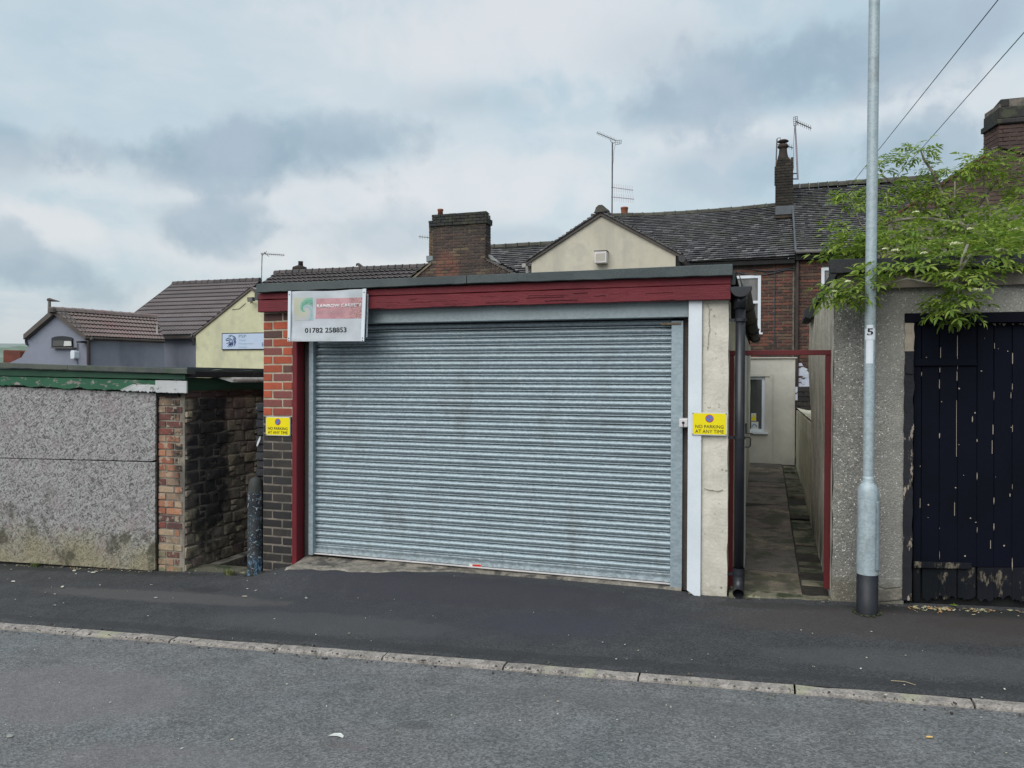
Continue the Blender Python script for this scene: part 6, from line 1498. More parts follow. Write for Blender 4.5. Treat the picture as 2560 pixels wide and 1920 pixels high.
    MB().prism([P(x, y, Dw - .325) for x, y in ((618.5, 744.5), (629.5, 744), (630.8, 751.7), (620, 753.4))], (0, .004, 0)).build('lamp_glass', 'pipe_grey', hd)
    MB().tube([P(627, 757, Dw - .25), P(629, 755, Dw - .12), P(629, 753, Dw - .0)], .025, 6).build('bracket', 'black_plastic', fl)
    MB().tube([P(614, 758, Dw - .01), P(598, 772, Dw - .01), P(580, 774, Dw - .01)] , .008, 5).build('cable', 'faint_ink' if False else 'verge', fl)
    # lower grey wing
    Zc = 25.0; gA, gL, gR = PC(132.6, 776, Zc), PC(58, 840, Zc), PC(213, 842, Zc); zr = gA.z; ze = (gL.z + gR.z) / 2
    rB = PZ(391, 795, zr); eB = PZ(411, 850, ze); back = rB - gA; 
    gl, gr_, gp = PC(66, 842, Zc + .15), PC(219, 842, Zc + .15), PC(135, 787, Zc + .15)
    low = Vector((0, 0, -4.2)); bl2 = gl + low; br2 = gr_ + low
    MB().prism([gl, PC(68, 870, Zc + .15), PC(54, 893, Zc + .15), PC(20, 909, Zc + .15), PC(20, 1000, Zc + .15), PC(219, 1000, Zc + .15), gr_, gp], back.normalized() * .2).build('wall', 'office_grey', r)
    MB().prism([gr_ + Vector((0, 0, -.005)), gr_ + low, Vector((eB.x, eB.y, gr_.z)) + low, Vector((eB.x, eB.y, gr_.z))], (-.2, .05, 0)).build('wall', 'office_grey', r)
    eA = gR; rolled(r, (eA.x, eA.y, ze), (eB.x, eB.y, ze), tuple(rB), tuple(Vector((gA.x, gA.y, zr))), 6, 26, 'brown_tile', roll=.03)
    eAl = gL; eBl = gL + (rB - gA); MB().add([tuple(gA), tuple(rB), tuple(eBl), tuple(eAl)], [(0, 1, 2, 3)]).build('roof_boards', 'dark_tile', r)
    MB().add([tuple(gA - Vector((0, 0, .03))), tuple(rB - Vector((0, 0, .03))), (eB.x, eB.y, ze - .03), (eA.x, eA.y, ze - .03)], [(0, 1, 2, 3)]).build('roof_boards', 'roof_dark', r)
    ridge(r, gA + Vector((0, 0, .06)), rB + Vector((0, 0, .06)), 11, .11, 'brown_tile')
    for a_, b_ in ((gL, gA), (gR, gA)):
        MB().prism([a_ + Vector((0, 0, -.11)), b_ + Vector((0, 0, -.12)), b_ + Vector((0, 0, .07)), a_ + Vector((0, 0, .05))], back.normalized() * .3 + Vector((0, 0, .01))).build('verge_board', 'verge', r)
    MB().lathe((gA.x, gA.y - .02, gA.z - .06), [(.12, -.0), (.12, .12), (.06, .17)], 10).build('ridge_end', 'verge', r)
    # window, boxes, pipes
    f = lambda x, y, o=0.0: PC(x, y, Zc + .12 - o)
    arch = [f(128.5, 868), f(128.5, 845), f(136, 842), f(146, 840.5), (f(155, 840)), f(166, 841), f(175, 843), f(181, 846), f(181, 868)]
    wn = MB().prism(arch, back.normalized() * .05).build('window', 'black_plastic', r)
    MB().prism([f(132, 865, .02), f(132, 851, .02), f(178, 851.5, .02), f(178, 865, .02)], back.normalized() * .02).build('pane', 'glass', wn)
    MB().prism([f(159, 865, .05), f(160.5, 852.5, .05), f(177, 853, .05), f(178, 864.5, .05)], back.normalized() * .02).build('paper', 'plate_white', wn)
    MB().prism([f(126, 868.5, .1), f(181, 868.5, .1), f(181, 871, .1), f(126, 871, .1)], back.normalized() * .2).build('sill', 'pipe_grey', wn)
    MB().prism([f(175.3, 897, .1), f(175, 880, .1), f(177, 875.8, .1), f(184, 876, .1), f(186, 880, .1), f(185.6, 894, .1), f(183.5, 897.5, .1)], back.normalized() * .2).build('alarm_box', 'white_pvc', r, bevel=.01)
    MB().prism([f(190.5, 853, .2), f(203, 852, .2), f(203, 855, .2), f(198, 857.5, .2), f(191, 857, .2)], back.normalized() * .3).build('camera_light', 'black_plastic', r)
    MB().tube([f(193, 857), f(193, 910)], .012, 5).build('wall_cable', 'pipe_grey', r)
    MB().tube([f(221, 852), f(221.5, 912)], .055, 10).build('down_pipe', 'pipe_brown', r)
    MB().tube([f(231, 842, .1), f(230.5, 847, .1), f(223, 850, .05), f(221, 855, .02)], .045, 8).build('pipe_bend', 'pipe_grey', r)
    o_ = Vector((.06, -.06, -.06)); MB().tube([Vector((eA.x, eA.y, ze)) + o_, Vector((eB.x, eB.y, ze)) + o_], .05, 8).build('gutter', 'pipe_brown', r)
    MB().tube([f(64.5, 843), f(65, 856), f(68, 862)], .035, 6).build('down_pipe', 'black_plastic', r)
    MB().prism([PZ(391, 794, zr + .1), PZ(392, 835, ze + .15), PZ(390, 835, ze + .15)], (.02, .02, .05)).build('valley_strip', 'gutter_grey', r)
    # brick stub beyond
    b = root('brick_outhouse', PC(30, 905, 30), 'low red brick outhouse left of the grey office gable', 'building')
    MB().prism([PC(8.5, 925, 30), PC(8.5, 878, 30), PC(11, 875, 30), PC(48, 876, 30), PC(50.5, 880, 30), PC(50.5, 925, 30)], (.6, 1.4, 0)).build('wall', 'far_brick', b)
    return Dw
DWING = office()

# ================================================================== aerials, wires
def bar(mb, a, b, r=.008, n=5): mb.tube([a, b], r, n)
def yagi(parent, a, b, cnt, hl, axis, m, name='boom', r=.012, er=.006, refl=None):
    mb = MB(); bar(mb, a, b, r)
    o = mb.build(name, m, parent); mb = MB()
    for i in range(cnt):
        p = Vector(a).lerp(Vector(b), (i + .5) / cnt); bar(mb, p - axis * hl, p + axis * hl, er, 4)
    mb.build('elements', m, o); return o
def aerial_tall():
    D = DR + .3; U = 25 / FPX; W = lambda x, y: P(x, y, D)
    r = root('tv_aerial', W(1530, 533), 'tall roof aerial above the cream gable with two comb arrays', 'aerial')
    MB().tube([W(1530, 536), W(1530.5, 470), W(1531, 356)], .022, 8).build('mast', 'aerial_metal', r)
    ax = (Vector((.15, -1, .15))).normalized()
    yagi(r, W(1491.5, 331.5), W(1541, 352), 14, .07, Vector((.3, -.5, .5)).normalized(), 'aerial_metal')
    mb = MB()
    c = [W(1538, 354), W(1538.5, 362), W(1553, 359), W(1553.5, 350), W(1540, 351.5)]
    for a, b in zip(c, c[1:] + c[:1]): bar(mb, a, b, .009, 4)
    for t in (.33, .66): bar(mb, c[4].lerp(c[3], t), c[1].lerp(c[2], t), .007, 4)
    bar(mb, W(1538.5, 356.5), W(1553.5, 354.5), .007, 4); mb.build('reflector', 'aerial_metal', r)
    mb = MB(); mb.tube([W(1526.5, 349), W(1527, 354), W(1533, 358), W(1538, 356)], .012, 5); mb.build('clamp', 'aerial_metal', r)
    MB().tube([W(1538, 362), W(1535, 375), W(1533.5, 400), W(1531, 420)], .006, 4).build('lead_wire', 'cable', r)
    for y0, y1, x1 in ((468, 475.5, 1583), (492, 498, 1585.5)):
        yagi(r, W(1528, y0), W(x1, y1), 10, 10 * U, Vector((0, .0, 1)), 'aerial_pink', er=.005)
def aerial_stack():
    D = 23.3; U = 21.9 / FPX; W = lambda x, y: P(x, y, D); r = root('tv_aerial', W(1994, 449), 'aerial on a thin mast strapped to the sooty party wall chimney', 'aerial')
    MB().tube([W(1994.5, 449), W(1991, 370), W(1987.5, 312)], .024, 8).build('mast', 'aerial_pink', r)
    for y in (434, 447.5): MB().tube([W(1983, y), W(1996, y - .5)], .018, 6).build('bracket', 'aerial_metal', r)
    yagi(r, W(1990, 304), W(2028.5, 321), 8, 6.5 * U, Vector((.05, 0, 1)).normalized(), 'aerial_metal', r=.016, er=.009)
    mb = MB(); c = [W(1983.5, 293), W(1993.5, 291), W(1994, 312), W(1984.5, 315)]
    for a, b in zip(c, c[1:] + c[:1]): bar(mb, a, b, .010, 4)
    for t in (.25, .5, .75): bar(mb, c[0].lerp(c[3], t), c[1].lerp(c[2], t), .008, 4)
    bar(mb, c[0].lerp(c[1], .5), c[3].lerp(c[2], .5), .012, 4); mb.build('reflector', 'aerial_metal', r)
    MB().tube([W(1986, 318), W(1984, 360), W(1984.5, 425)], .007, 4).build('lead_wire', 'cable', r)
    r2 = root('tv_aerial', P(1941, 400, D + .4), 'small aerial half hidden behind the dark chimney pot', 'aerial')
    W = lambda x, y: P(x, y, D + .5); mb = MB(); c = [W(1942.5, 346), W(1950.5, 344), W(1951, 352), W(1943, 356)]
    for a, b in zip(c, c[1:] + c[:1]): bar(mb, a, b, .011, 4)
    bar(mb, W(1943, 362), W(1951, 359), .01, 4); mb.build('reflector', 'aerial_metal', r2)
    MB().tube([W(1942.5, 348), W(1940.5, 399)], .02, 6).build('mast', 'aerial_metal', r2)
    yagi(r2, W(1950, 358), W(1982.5, 370), 5, 7 * U, Vector((0, 0, 1)), 'aerial_metal', r=.016, er=.009)
def aerial_office():
    W = lambda x, y: P(x, y, 27.3); r = root('tv_aerial', W(654, 704), 'thin aerial standing behind the cream office gable', 'aerial')
    MB().tube([W(653.5, 712), W(654.5, 660), W(655.5, 634)], .022, 6).build('mast', 'gutter_grey', r)
    yagi(r, W(652, 634), W(711, 638), 12, .09, Vector((.6, -.4, .5)).normalized(), 'pipe_brown', r=.014)
    mb = MB(); bar(mb, W(660, 630), W(672, 641), .012); bar(mb, W(655, 640), W(667, 628), .010); mb.build('reflector', 'pipe_brown', r)
    W = lambda x, y: PC(x, y, 26.2); r = root('tv_aerial', W(123.5, 785), 'stubby T shaped aerial on the grey office gable', 'aerial')
    MB().tube([W(123.5, 792), W(123.5, 749)], [.06, .045], 8).build('mast', 'pipe_grey', r)
    MB().tube([W(119, 749.5), W(124, 749), W(132, 751), W(149, 753.5)], [.05, .06, .045, .012], 8).build('boom', 'pipe_brown', r)
    MB().tube([W(124, 745.5), W(124, 750)], .02, 6).build('tip', 'pipe_brown', r)
    W = lambda x, y: P(x, y, 23.0); r = root('tv_aerial', W(1056, 595), 'tiny aerial tip poking out left of the broad chimney', 'aerial')
    yagi(r, W(1047, 591.5), W(1078, 594.5), 5, .06, Vector((0, 0, 1)), 'aerial_metal', r=.012)
aerial_tall(); aerial_stack(); aerial_office()
for k, (a, b, lab) in enumerate((((2514, -24), (2130, 458), 'thin overhead wire crossing behind the lamp column'), ((2600, 36), (2237, 447), 'thin overhead wire right of the lamp column, passing the elder tip'))):
    A, B = P(*a, 11.0), P(*b, 24.3); A = A + (A - B) * .6; pts = []
    for i in range(25):
        t = i / 24; p = A.lerp(B, t); p.z -= .25 * math.sin(math.pi * t) * 0; pts.append(p)
    o = MB().tube(pts, .007, 6).build('overhead_wire', 'cable', None, loc=tuple(B)); tag(o, lab, 'wire', 'overhead wires')

# ================================================================== elder tree
def elder():
    r = root('elder_tree', (2.6, 8.6, .1), 'elder tree in flower sprawling over the pebble dashed garage roof', 'tree')
    tr = MB(); tr.tube([(2.6, 8.6, -.3), (2.55, 8.5, 1.2), (2.7, 8.3, 2.4), (2.5, 8.1, 3.0)], [.11, .10, .08, .06], 10); tr.build('trunk', 'bark', r, smooth=True)
    limbs = [([(2400, 640), (2390, 560), (2350, 470), (2330, 430), (2310, 400), (2296, 378)], 7.6, .020), ([(2380, 560), (2300, 520), (2282, 486), (2240, 465), (2205, 436)], 7.9, .016),
             ([(2480, 620), (2400, 560), (2370, 553), (2310, 548), (2265, 548), (2230, 556), (2212, 560), (2196, 552)], 7.2, .020), ([(2420, 560), (2375, 487), (2410, 468), (2470, 450)], 7.6, .011), ([(2420, 500), (2440, 480), (2480, 478), (2530, 466)], 7.7, .010),
             ([(2440, 520), (2500, 440), (2560, 412)], 7.8, .014), ([(2390, 560), (2386, 500), (2388, 450)], 7.5, .012), ([(2470, 520), (2465, 470), (2462, 440)], 7.7, .012),
             ([(2420, 640), (2392, 690), (2376, 706), (2350, 713), (2310, 706), (2262, 699), (2225, 708), (2190, 722), (2150, 738), (2120, 742)], 6.12, .011), ([(2302, 704), (2292, 690), (2292, 676)], 6.12, .009),
             ([(2420, 610), (2398, 650), (2392, 700), (2396, 740), (2392, 765)], 6.1, .011), ([(2330, 600), (2290, 592), (2262, 596)], 6.9, .010), ([(2560, 625), (2500, 632), (2460, 626)], 6.6, .012),
             ([(2400, 620), (2300, 600), (2200, 600), (2130, 590)], 7.2, .014), ([(2200, 600), (2150, 560), (2125, 500)], 7.3, .009), ([(2230, 600), (2160, 625), (2090, 640)], 7.0, .010), ([(2240, 590), (2225, 530), (2215, 480)], 7.4, .010)]
    for pts, D, w in limbs:
        n = len(pts); P3 = [P(x, y, D) + Vector((random.uniform(-.01, .01), random.uniform(-.05, .05), 0)) for x, y in pts]
        MB().tube(P3, [w * (1 - .65 * i / (n - 1)) for i in range(n)], 7).build('branch', 'bark', r, smooth=True)
    for p in ((2400, 640, 7.6), (2480, 620, 7.2), (2420, 640, 6.3), (2400, 620, 7.2)):
        q = P(*p); MB().tube([(2.6, 8.2, 2.8), (q + Vector((2.6, 8.2, 2.8))) / 2 + Vector((0, 0, .15)), q], [.022, .016, .011] if p[2] < 7 else [.04, .03, .02], 8).build('limb', 'bark', r, smooth=True)
    # one compound leaf: 5 or 7 drooping leaflets on a rib
    def leaflet(vs, fs, base, d, n_, L_, W_, droop):
        s = d.cross(n_).normalized(); k = len(vs); cols = []
        for t, w in ((0, .0), (.3, .85), (.6, .8), (.85, .4), (1.0, 0)):
            c = base + d * (L_ * t) - n_ * (droop * t * t * L_); h = n_ * (.10 * W_ * w)
            cols.append((c - s * (W_ * w / 2) + h, c - h * .6, c + s * (W_ * w / 2) + h))
        for a in cols: vs += list(a)
        for i in range(4):
            b = k + i * 3; fs += [(b, b + 1, b + 4, b + 3), (b + 1, b + 2, b + 5, b + 4)]
    def leafmesh(nl, seed):
        rr = random.Random(seed); vs, fs = [], []; S = .20; x = Vector((1, 0, 0)); z = Vector((0, 0, 1))
        rib = lambda t: Vector((S * t, 0, -S * .25 * t * t))
        for i in range(nl):
            t = .38 + .5 * i / max(1, nl - 1)
            for s in (-1, 1):
                d = (x * .55 + Vector((0, s, 0)) * .8 + z * rr.uniform(-.35, .05)).normalized(); n_ = (z + Vector((0, -s * .25, 0)) + x * rr.uniform(-.1, .3)).normalized(); n_ = (n_ - d * n_.dot(d)).normalized()
                leaflet(vs, fs, rib(t), d, n_, rr.uniform(.065, .092), rr.uniform(.026, .036), rr.uniform(.15, .55))
        d = (x - z * .35).normalized(); leaflet(vs, fs, rib(.95), d, (z + x * .6).normalized(), .09, .036, .4)
        k = len(vs)
        for t in (0, .5, .95):
            c = rib(t); vs += [c + Vector((0, -.0022, 0)), c + Vector((0, .0022, 0))]
        fs += [(k, k + 1, k + 3, k + 2), (k + 2, k + 3, k + 5, k + 4)]
        me = bpy.data.meshes.new('leaf'); me.from_pydata([tuple(v) for v in vs], [], fs); me.materials.append(M['leaf']); me.update(); return me, np.array([tuple(v) for v in vs]), fs
    protos = [leafmesh(n_, s) for n_, s in ((2, 1), (2, 2), (3, 3), (3, 4), (2, 5))]
    cl = [(2260,520,42,7.6),(2330,535,42,7.6),(2400,548,46,7.5),(2470,555,46,7.6),(2545,545,44,7.6),(2280,580,52,7.2),(2350,590,55,7.1),(2430,590,60,7.0),(2510,600,60,7.0),(2570,580,50,7.2),(2235,600,45,7.0),(2232,560,30,7.3),
          (2120,575,34,7.2),(2150,590,35,7.1),(2110,612,28,7.0),(2082,636,20,7.0),(2140,628,32,6.9),(2185,592,30,7.0),(2200,630,34,6.8),(2260,630,40,6.7),(2330,625,45,6.6),(2400,630,45,6.6),(2470,628,40,6.6),(2540,615,40,6.7),(2590,600,60,7.1),
          (2425,425,24,7.7),(2385,442,20,7.7),(2462,422,24,7.7),(2498,436,16,7.7),(2446,402,14,7.7),(2268,468,16,7.7),(2212,478,16,7.6),(2238,500,16,7.6),(2300,478,14,7.6),(2215,415,17,7.8),(2222,400,13,7.8),(2208,430,12,7.8),(2310,428,13,7.7),(2340,424,14,7.7),(2298,384,12,7.6),(2292,368,9,7.6),(2304,395,8,7.6),
          (2128,482,18,7.4),(2112,512,16,7.4),(2145,505,14,7.4),(2545,400,13,7.8),(2530,455,12,7.8),(2527,478,14,7.8),(2460,512,18,7.7),(2360,488,16,7.6),(2560,512,22,7.7),(2320,505,20,7.6),
          (2195,672,17,6.25),(2232,678,17,6.15),(2270,668,17,6.15),(2310,655,34,6.3),(2390,660,40,6.2),(2440,650,34,6.3),(2480,655,26,6.3),(2350,650,32,6.3),(2392,700,26,6.12),(2400,735,20,6.1),(2380,762,20,6.1),(2412,768,20,6.1),(2362,778,12,6.1),(2430,755,12,6.1),(2395,790,12,6.1),
          (2083,718,16,6.2),(2108,735,22,6.15),(2135,727,20,6.1),(2160,712,20,6.1),(2092,748,12,6.15),(2120,755,14,6.1),(2430,690,20,6.15),(2455,700,12,6.15),(2500,632,24,6.4),(2540,625,20,6.5)]
    near, rest = [], []
    tot = 0
    for (px, py, rp, D) in cl:
        c = P(px, py, D); Z = D / 1.08; R = rp * Z / FPX; tw = 1.0
        dense = 1.0 if D > 6.45 else 1.15
        n_ = int(9 + dense * 190 * R * R * (10.5 if rp < 26 else 6.6))
        ry = R * (1.3 if D > 6.45 else .7)
        for _ in range(n_):
            v = Vector((random.gauss(0, 1), random.gauss(0, 1), random.gauss(0, 1))).normalized(); rad_ = random.random() ** .45
            p = c + Vector((v.x * R, v.y * ry, v.z * R * .8)) * rad_
            yaw = math.atan2(v.y * 1.0 + random.uniform(-.6, .6), v.x + random.uniform(-.6, .6)); pit = random.uniform(-.75, .25) - v.z * .35; rol = random.uniform(-.5, .5)
            sc = random.uniform(.5, .86) * (.85 if rp < 16 else 1.0)
            mt = Matrix.Translation(p) @ Matrix.Rotation(yaw, 4, 'Z') @ Matrix.Rotation(pit, 4, 'Y') @ Matrix.Rotation(rol, 4, 'X') @ Matrix.Diagonal((sc, sc, sc, 1))
            k = random.randrange(5); dist = (p - EYE).length
            q = RM.transposed() @ (p - EYE); inx = 1280 + FPX * q.x / -q.z
            (near if (D < 6.45 and inx < 2555 and v.y < .5) else rest).append((dist, k, mt))
    near.sort(key=lambda t: t[0]); rest += near[290:]; near = near[:290]
    cr = bpy.data.objects.new('crown', None)
    for dist, k, mt in near:
        o = bpy.data.objects.new('leaf', protos[k][0]); COL.objects.link(o); o.parent = r; o.matrix_basis = Matrix.Translation(-r.location) @ mt
    bpy.data.objects.remove(cr)
    V, F, off = [], [], 0; base = np.array(r.location)
    for dist, k, mt in rest:
        vs = protos[k][1]; A = np.array(mt); V.append(vs @ A[:3, :3].T + A[:3, 3] - base); F += [tuple(i + off for i in f) for f in protos[k][2]]; off += len(vs)
    me = bpy.data.meshes.new('foliage'); me.from_pydata(np.concatenate(V).tolist(), [], F); me.materials.append(M['leaf']); me.update()
    o = bpy.data.objects.new('foliage', me); COL.objects.link(o); o.parent = r; o['kind'] = 'stuff'
    print('leaves', len(near), len(rest))
    for px, py, rp, D in ((2441, 724, 13, 6.08), (2545, 574, 20, 6.9), (2239, 625, 9, 6.5), (2086, 728, 9, 6.1), (2506, 624, 15, 6.35), (2290, 530, 8, 7.1), (2426, 571, 7, 6.9), (2390, 608, 14, 6.5), (2120, 703, 7, 6.1), (2213, 622, 6, 6.6), (2310, 632, 7, 6.3)):
        c = P(px, py, D); R = rp * (D / 1.08) / FPX; mb = MB()
        for _ in range(int(40 + rp * 5)):
            a = random.uniform(0, 6.28); q = random.random() ** .5 * R; x_, y_, z_ = c.x + q * math.cos(a), c.y + q * math.sin(a) * .8, c.z + random.uniform(-.25, .25) * R * .8 - (q / R) ** 2 * R * .2; s = random.uniform(.004, .008)
            mb.add([(x_ - s, y_, z_), (x_, y_ - s, z_ - s * .2), (x_ + s, y_, z_), (x_, y_ + s, z_), (x_, y_, z_ + s), (x_, y_, z_ - s)], [(0, 1, 4), (1, 2, 4), (2, 3, 4), (3, 0, 4), (1, 0, 5), (2, 1, 5), (3, 2, 5), (0, 3, 5)])
        mb.build('flower_cluster', 'flower', r)
elder()

# ================================================================== small things on the ground
def flake(mb, p, s, asp=1.6, th=.0015, n=6):
    a0 = random.uniform(0, 6.28); n_ = n
    pts = []
    for k in range(n_):
        a = 2 * math.pi * k / n_; x, y = s * asp * math.cos(a) * random.uniform(.6, 1), s * math.sin(a) * random.uniform(.6, 1)
        pts.append((p[0] + x * math.cos(a0) - y * math.sin(a0), p[1] + x * math.sin(a0) + y * math.cos(a0), p[2] + random.uniform(0, .004)))
    mb.prism(pts, (0, 0, th))
def surf(x, y):
    if y < KERB - .13: 
        cz = np.interp(y, [-1.5, -.2, 1.2, 2.4, 3.5, 4.3, KERB - .12], [-.04, 0, .06, .085, .05, .012, 0]); return SL * (x - .5) - .068 + cz
    if y < KERB: return SL * (x - .5) - .045
    return gz(x, y)
def litter():
    mb = MB()
    for _ in range(150):
        px, py = random.uniform(0, 2560), random.uniform(1420, 1900); 
        p = PG(px, py)
        z = surf(p.x, p.y)
        if p.y > 6.3 or p.y < 1.5: continue
        s = random.choice((.0025, .003, .004, .006)) * (1 if p.y > 4.6 else .8)
        flake(mb, (p.x, p.y, z + .004), s, random.uniform(1, 2.6))
    mb.build('fallen_petals', 'petal', kind='stuff', loc=(0, 5, -.1))
    # white flakes fallen below the green fascia
    mb = MB()
    for px, py, s in ((185, 1428, .020), (190, 1436, .006), (222, 1431, .012), (232, 1433, .024), (241, 1430, .014), (228, 1422, .006), (202, 1424, .005), (33, 1455, .018), (156, 1469, .018), (114, 1483, .006), (137, 1487, .006), (250, 1464, .008), (389, 1496, .010), (136, 1515, .009), (370, 1542, .008), (28, 1425, .010), (611, 1493, .014), (640, 1478, .008), (618, 1454, .007)):
        p = PG(px, py); flake(mb, (p.x, p.y, surf(p.x, p.y) + .006), s, 2.0)
    mb.build('paint_flakes', 'petal', kind='stuff', loc=(-6, 6, -.3))
    mb = MB()
    for _ in range(150):
        px = random.choice((random.gauss(2310, 18), random.gauss(2440, 22), random.uniform(2270, 2560), random.gauss(2355, 10))); py = random.gauss(1520, 6) + (px - 2300) * .01
        p = PG(px, py)
        if p.y > 6.36: p.y = random.uniform(6.28, 6.36)
        flake(mb, (p.x, p.y, surf(p.x, p.y) + .004), random.choice((.004, .006, .009, .012)), random.uniform(1, 2.2))
    for _ in range(60):
        px = random.uniform(5, 380); p = PG(px, 1408 + px * .055 + random.uniform(0, 6)); flake(mb, (p.x, min(p.y, 6.345), surf(p.x, p.y) + .003), random.choice((.004, .006, .01)), 1.6)
    mb.build('leaf_litter', 'leaf_litter', kind='stuff', loc=(1.5, 6.3, 0))
    p = PZ(842, 1823, SL * (-1.4) - .03); mb = MB(); zz = surf(p.x, p.y)
    mb.prism([(p.x + dx, p.y + dy, zz + .004 + dz) for dx, dy, dz in ((-.040, -.012, 0), (-.022, .012, .004), (-.01, .022, .002), (.012, .02, .006), (.038, .004, .003), (.042, -.010, 0), (.01, -.008, .004))], (0, 0, .002))
    tag(mb.build('paper_scrap', 'plate_white', loc=(p.x, p.y, zz)), 'torn pale paper scrap lying on the road left of centre', 'litter')
    p = PZ(25, 1869, -.25); zz = surf(p.x, p.y); mb = MB(); flake(mb, (p.x, p.y, zz + .004), .018, 1.4, n=9)
    tag(mb.build('gum_spot', 'slab_pale', loc=(p.x, p.y, zz)), 'small pale blot trodden into the road at bottom left', 'litter')
    p = PZ(2323, 1827, 0); zz = surf(p.x, p.y)
    tag(MB().tube([(p.x - .014, p.y - .004, zz + .008), (p.x + .014, p.y + .003, zz + .008)], .0045, 8).build('cigarette_end', 'butt', loc=(p.x, p.y, zz)), 'yellow cigarette end lying on the road at lower right', 'litter')
    p = PG(2275, 1708); q = PG(2310, 1715); mb = MB(); mb.tube([Vector(PG(2227, 1704)) + Vector((0, 0, .006)), Vector(PG(2262, 1709)) + Vector((0, 0, .012)), Vector(PG(2290, 1715)) + Vector((0, 0, .005))], .0022, 5)
    tag(mb.build('dry_stem', 'straw', loc=tuple(PG(2262, 1709))), 'pale dry stem lying on the pavement above the right kerb', 'twig')
M['cream_crack'] = mat('cream_crack', (.20, .18, .14), None, 9, bump=0)
M['split_dark'] = mat('split_dark', (.035, .010, .012), None, 9, bump=0)
M['split_pale'] = mat('split_pale', (.23, .06, .065), None, 9, bump=0)
M['grit'] = mat('grit', None, (.08, .07, .06), 9, pal=[(.05, .045, .04), (.12, .11, .095), (.20, .185, .16), (.08, .07, .055), (.035, .033, .03)], bump=0)
M['slab_pale'] = mat('slab_pale', (.30, .30, .27), (.24, .24, .22), 20)
M['butt'] = mat('butt', (.66, .42, .12), (.6, .5, .3), 30)
litter()
def tuft(loc, label, n, h, spread, name='grass_tuft', cat='weed', wd=.003, m='grass'):
    r = root(name, loc, label, cat); mb = MB()
    for _ in range(n):
        a = random.uniform(0, 6.28); q = random.random() * spread; b = Vector((loc[0] + q * math.cos(a), loc[1] - abs(q * math.sin(a)) * .5, loc[2])); d = Vector((math.cos(a) * random.uniform(.1, .7), math.sin(a) * .3 - .15, 1)).normalized(); L_ = h * random.uniform(.4, 1); s = Vector((-math.sin(a), math.cos(a), 0)) * wd
        m1 = b + d * L_ * .5; t = b + d * L_ * .85 + Vector((d.x * .25 * L_, d.y * .2 * L_, -.05 * L_))
        mb.add([b - s, b + s, m1 + s * .8, m1 - s * .8, t], [(0, 1, 2, 3), (3, 2, 4)])
    mb.build('blades', m, r, kind='stuff'); return r
p = PG(92, 1416); p.y = min(p.y, 6.34); tuft((p.x, 6.34, gz(p.x, 6.34)), 'yellowish moss and grass tuft at the foot of the flake board', 120, .07, .07)
p = PG(600, 1428); tuft((p.x, 6.36, gz(p.x, 6.36)), 'green weed tuft left of the paint splashed post', 70, .10, .08)
def seedling():
    p = PG(2385, 1519); r = root('seedling', (p.x, p.y, gz(p.x, p.y)), 'small green seedling in the litter below the navy door', 'plant')
    for i in range(6):
        a = i * 1.05 + .3; L_ = .032 + .01 * (i % 2); mb = MB(); b = Vector((p.x, p.y, gz(p.x, p.y) + .012)); d = Vector((math.cos(a), math.sin(a), .45)).normalized(); s = Vector((-math.sin(a), math.cos(a), 0)) * .009
        mb.add([b, b + d * L_ * .5 - s, b + d * L_ * .5 + s, b + d * L_ + Vector((0, 0, -.006)), b + d * L_ * .5 + Vector((0, 0, -.003))], [(0, 1, 4), (0, 4, 2), (1, 3, 4), (4, 3, 2)]); mb.build('leaf', 'leaf', r)
seedling()

# cracks and splits
def crack(parent, pts, D, w, m, name, step=6, amp=1.6, seed=1):
    rr = random.Random(seed); mb = MB(); P_ = []
    for (xa, ya), (xb, yb) in zip(pts[:-1], pts[1:]):
        n = max(2, int(math.hypot(xb - xa, yb - ya) / step))
        for i in range(n): t = i / n; P_.append((xa + (xb - xa) * t + rr.uniform(-amp, amp), ya + (yb - ya) * t + rr.uniform(-amp, amp)))
    for (xa, ya), (xb, yb) in zip(P_[:-1], P_[1:]):
        k = w * rr.uniform(.4, 1.3); vert = abs(yb - ya) > abs(xb - xa); dx, dy = (k, 0) if vert else (0, k)
        mb.prism([P(xa - dx / 2, ya - dy / 2, D), P(xb - dx / 2, yb - dy / 2, D), P(xb + dx / 2, yb + dy / 2, D), P(xa + dx / 2, ya + dy / 2, D)], (0, .006, 0))
    return mb.build(name, m, parent, kind='stuff')
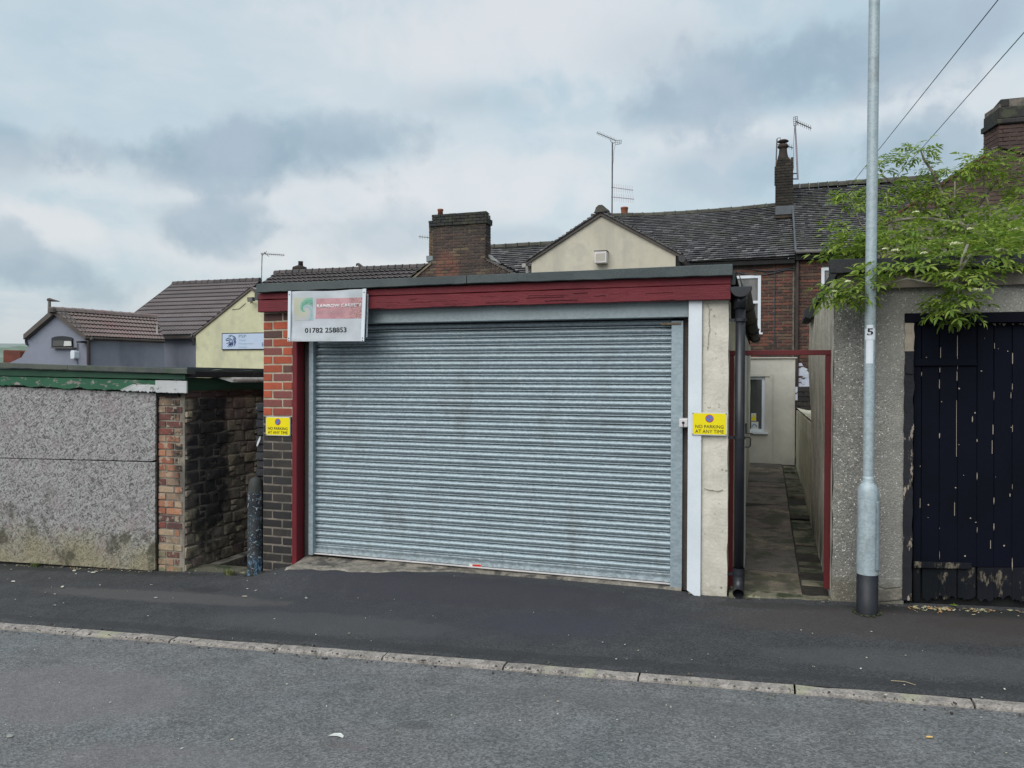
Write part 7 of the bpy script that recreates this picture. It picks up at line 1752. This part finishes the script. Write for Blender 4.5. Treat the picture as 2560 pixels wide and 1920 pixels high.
crack(gar, [(1768, 757), (1773, 775), (1772, 800), (1775, 822), (1770, 850), (1768, 880)], 6.386, .9, 'cream_crack', 'render_crack', 5, 1.5, 2)
crack(gar, [(1760, 1222), (1790, 1228), (1812, 1224)], 6.386, .8, 'cream_crack', 'render_crack', 5, 1.2, 4)
rr = random.Random(11)
for k in range(14):
    x = rr.uniform(930, 1780); t = (x - 646) / 1180; y = 751 + (710.5 - 751) * t + rr.uniform(5, 26); L_ = rr.uniform(25, 110)
    crack(gar, [(x, y), (x + L_, y - L_ * .036 + rr.uniform(-1, 1))], 6.3135, rr.choice((.5, .8)), rr.choice(('split_dark', 'split_pale')), 'paint_split', 8, .6, k)
for k in range(5):
    x = rr.uniform(700, 1650); t = (x - 646) / 1180; y = 780.5 - 32.5 * t - 1.5
    crack(gar, [(x, y), (x + rr.uniform(40, 90), y - 2.4)], 6.3135, 1.6, 'split_dark', 'paint_split', 6, .8, 40 + k)
def grit():
    mb = MB()
    for _ in range(900):
        x = random.uniform(-8, 2.2); k = random.random()
        if k < .5: y = KERB - .10 - abs(random.gauss(0, .035))
        elif k < .6: y = KERB + .012 + abs(random.gauss(0, .01))
        else:
            if -4.4 < x < -.3: continue
            y = 6.36 - abs(random.gauss(0, .035))
        s_ = random.choice((.0025, .004, .004, .006, .009)); flake(mb, (x, y, surf(x, y) + .003), s_, random.uniform(1, 1.8), th=s_ * .8, n=5)
    mb.build('grit', 'grit', kind='stuff', loc=(0, 5, -.1))
    # moss and crumbs where the walls and posts meet the ground
    mb = MB()
    for cx, cy, r_, n in ((b0.x, b0.y + .02, .075, 120), (bx.x, 6.40, .085, 70)):
        for _ in range(n):
            a = random.uniform(0, 6.28); q = r_ + abs(random.gauss(0, .012)); x, y = cx + q * math.cos(a), min(cy + q * math.sin(a), 6.39); flake(mb, (x, y, gz(x, y) + .004), random.choice((.004, .006, .009)), 1.3, th=.006, n=5)
    mb.build('moss', 'moss', kind='stuff', loc=(0, 6, 0))
M['moss'] = mat('moss', None, (.03, .035, .02), 9, pal=[(.05, .06, .025), (.03, .03, .025), (.07, .075, .04), (.04, .038, .03)], bump=0)
grit()
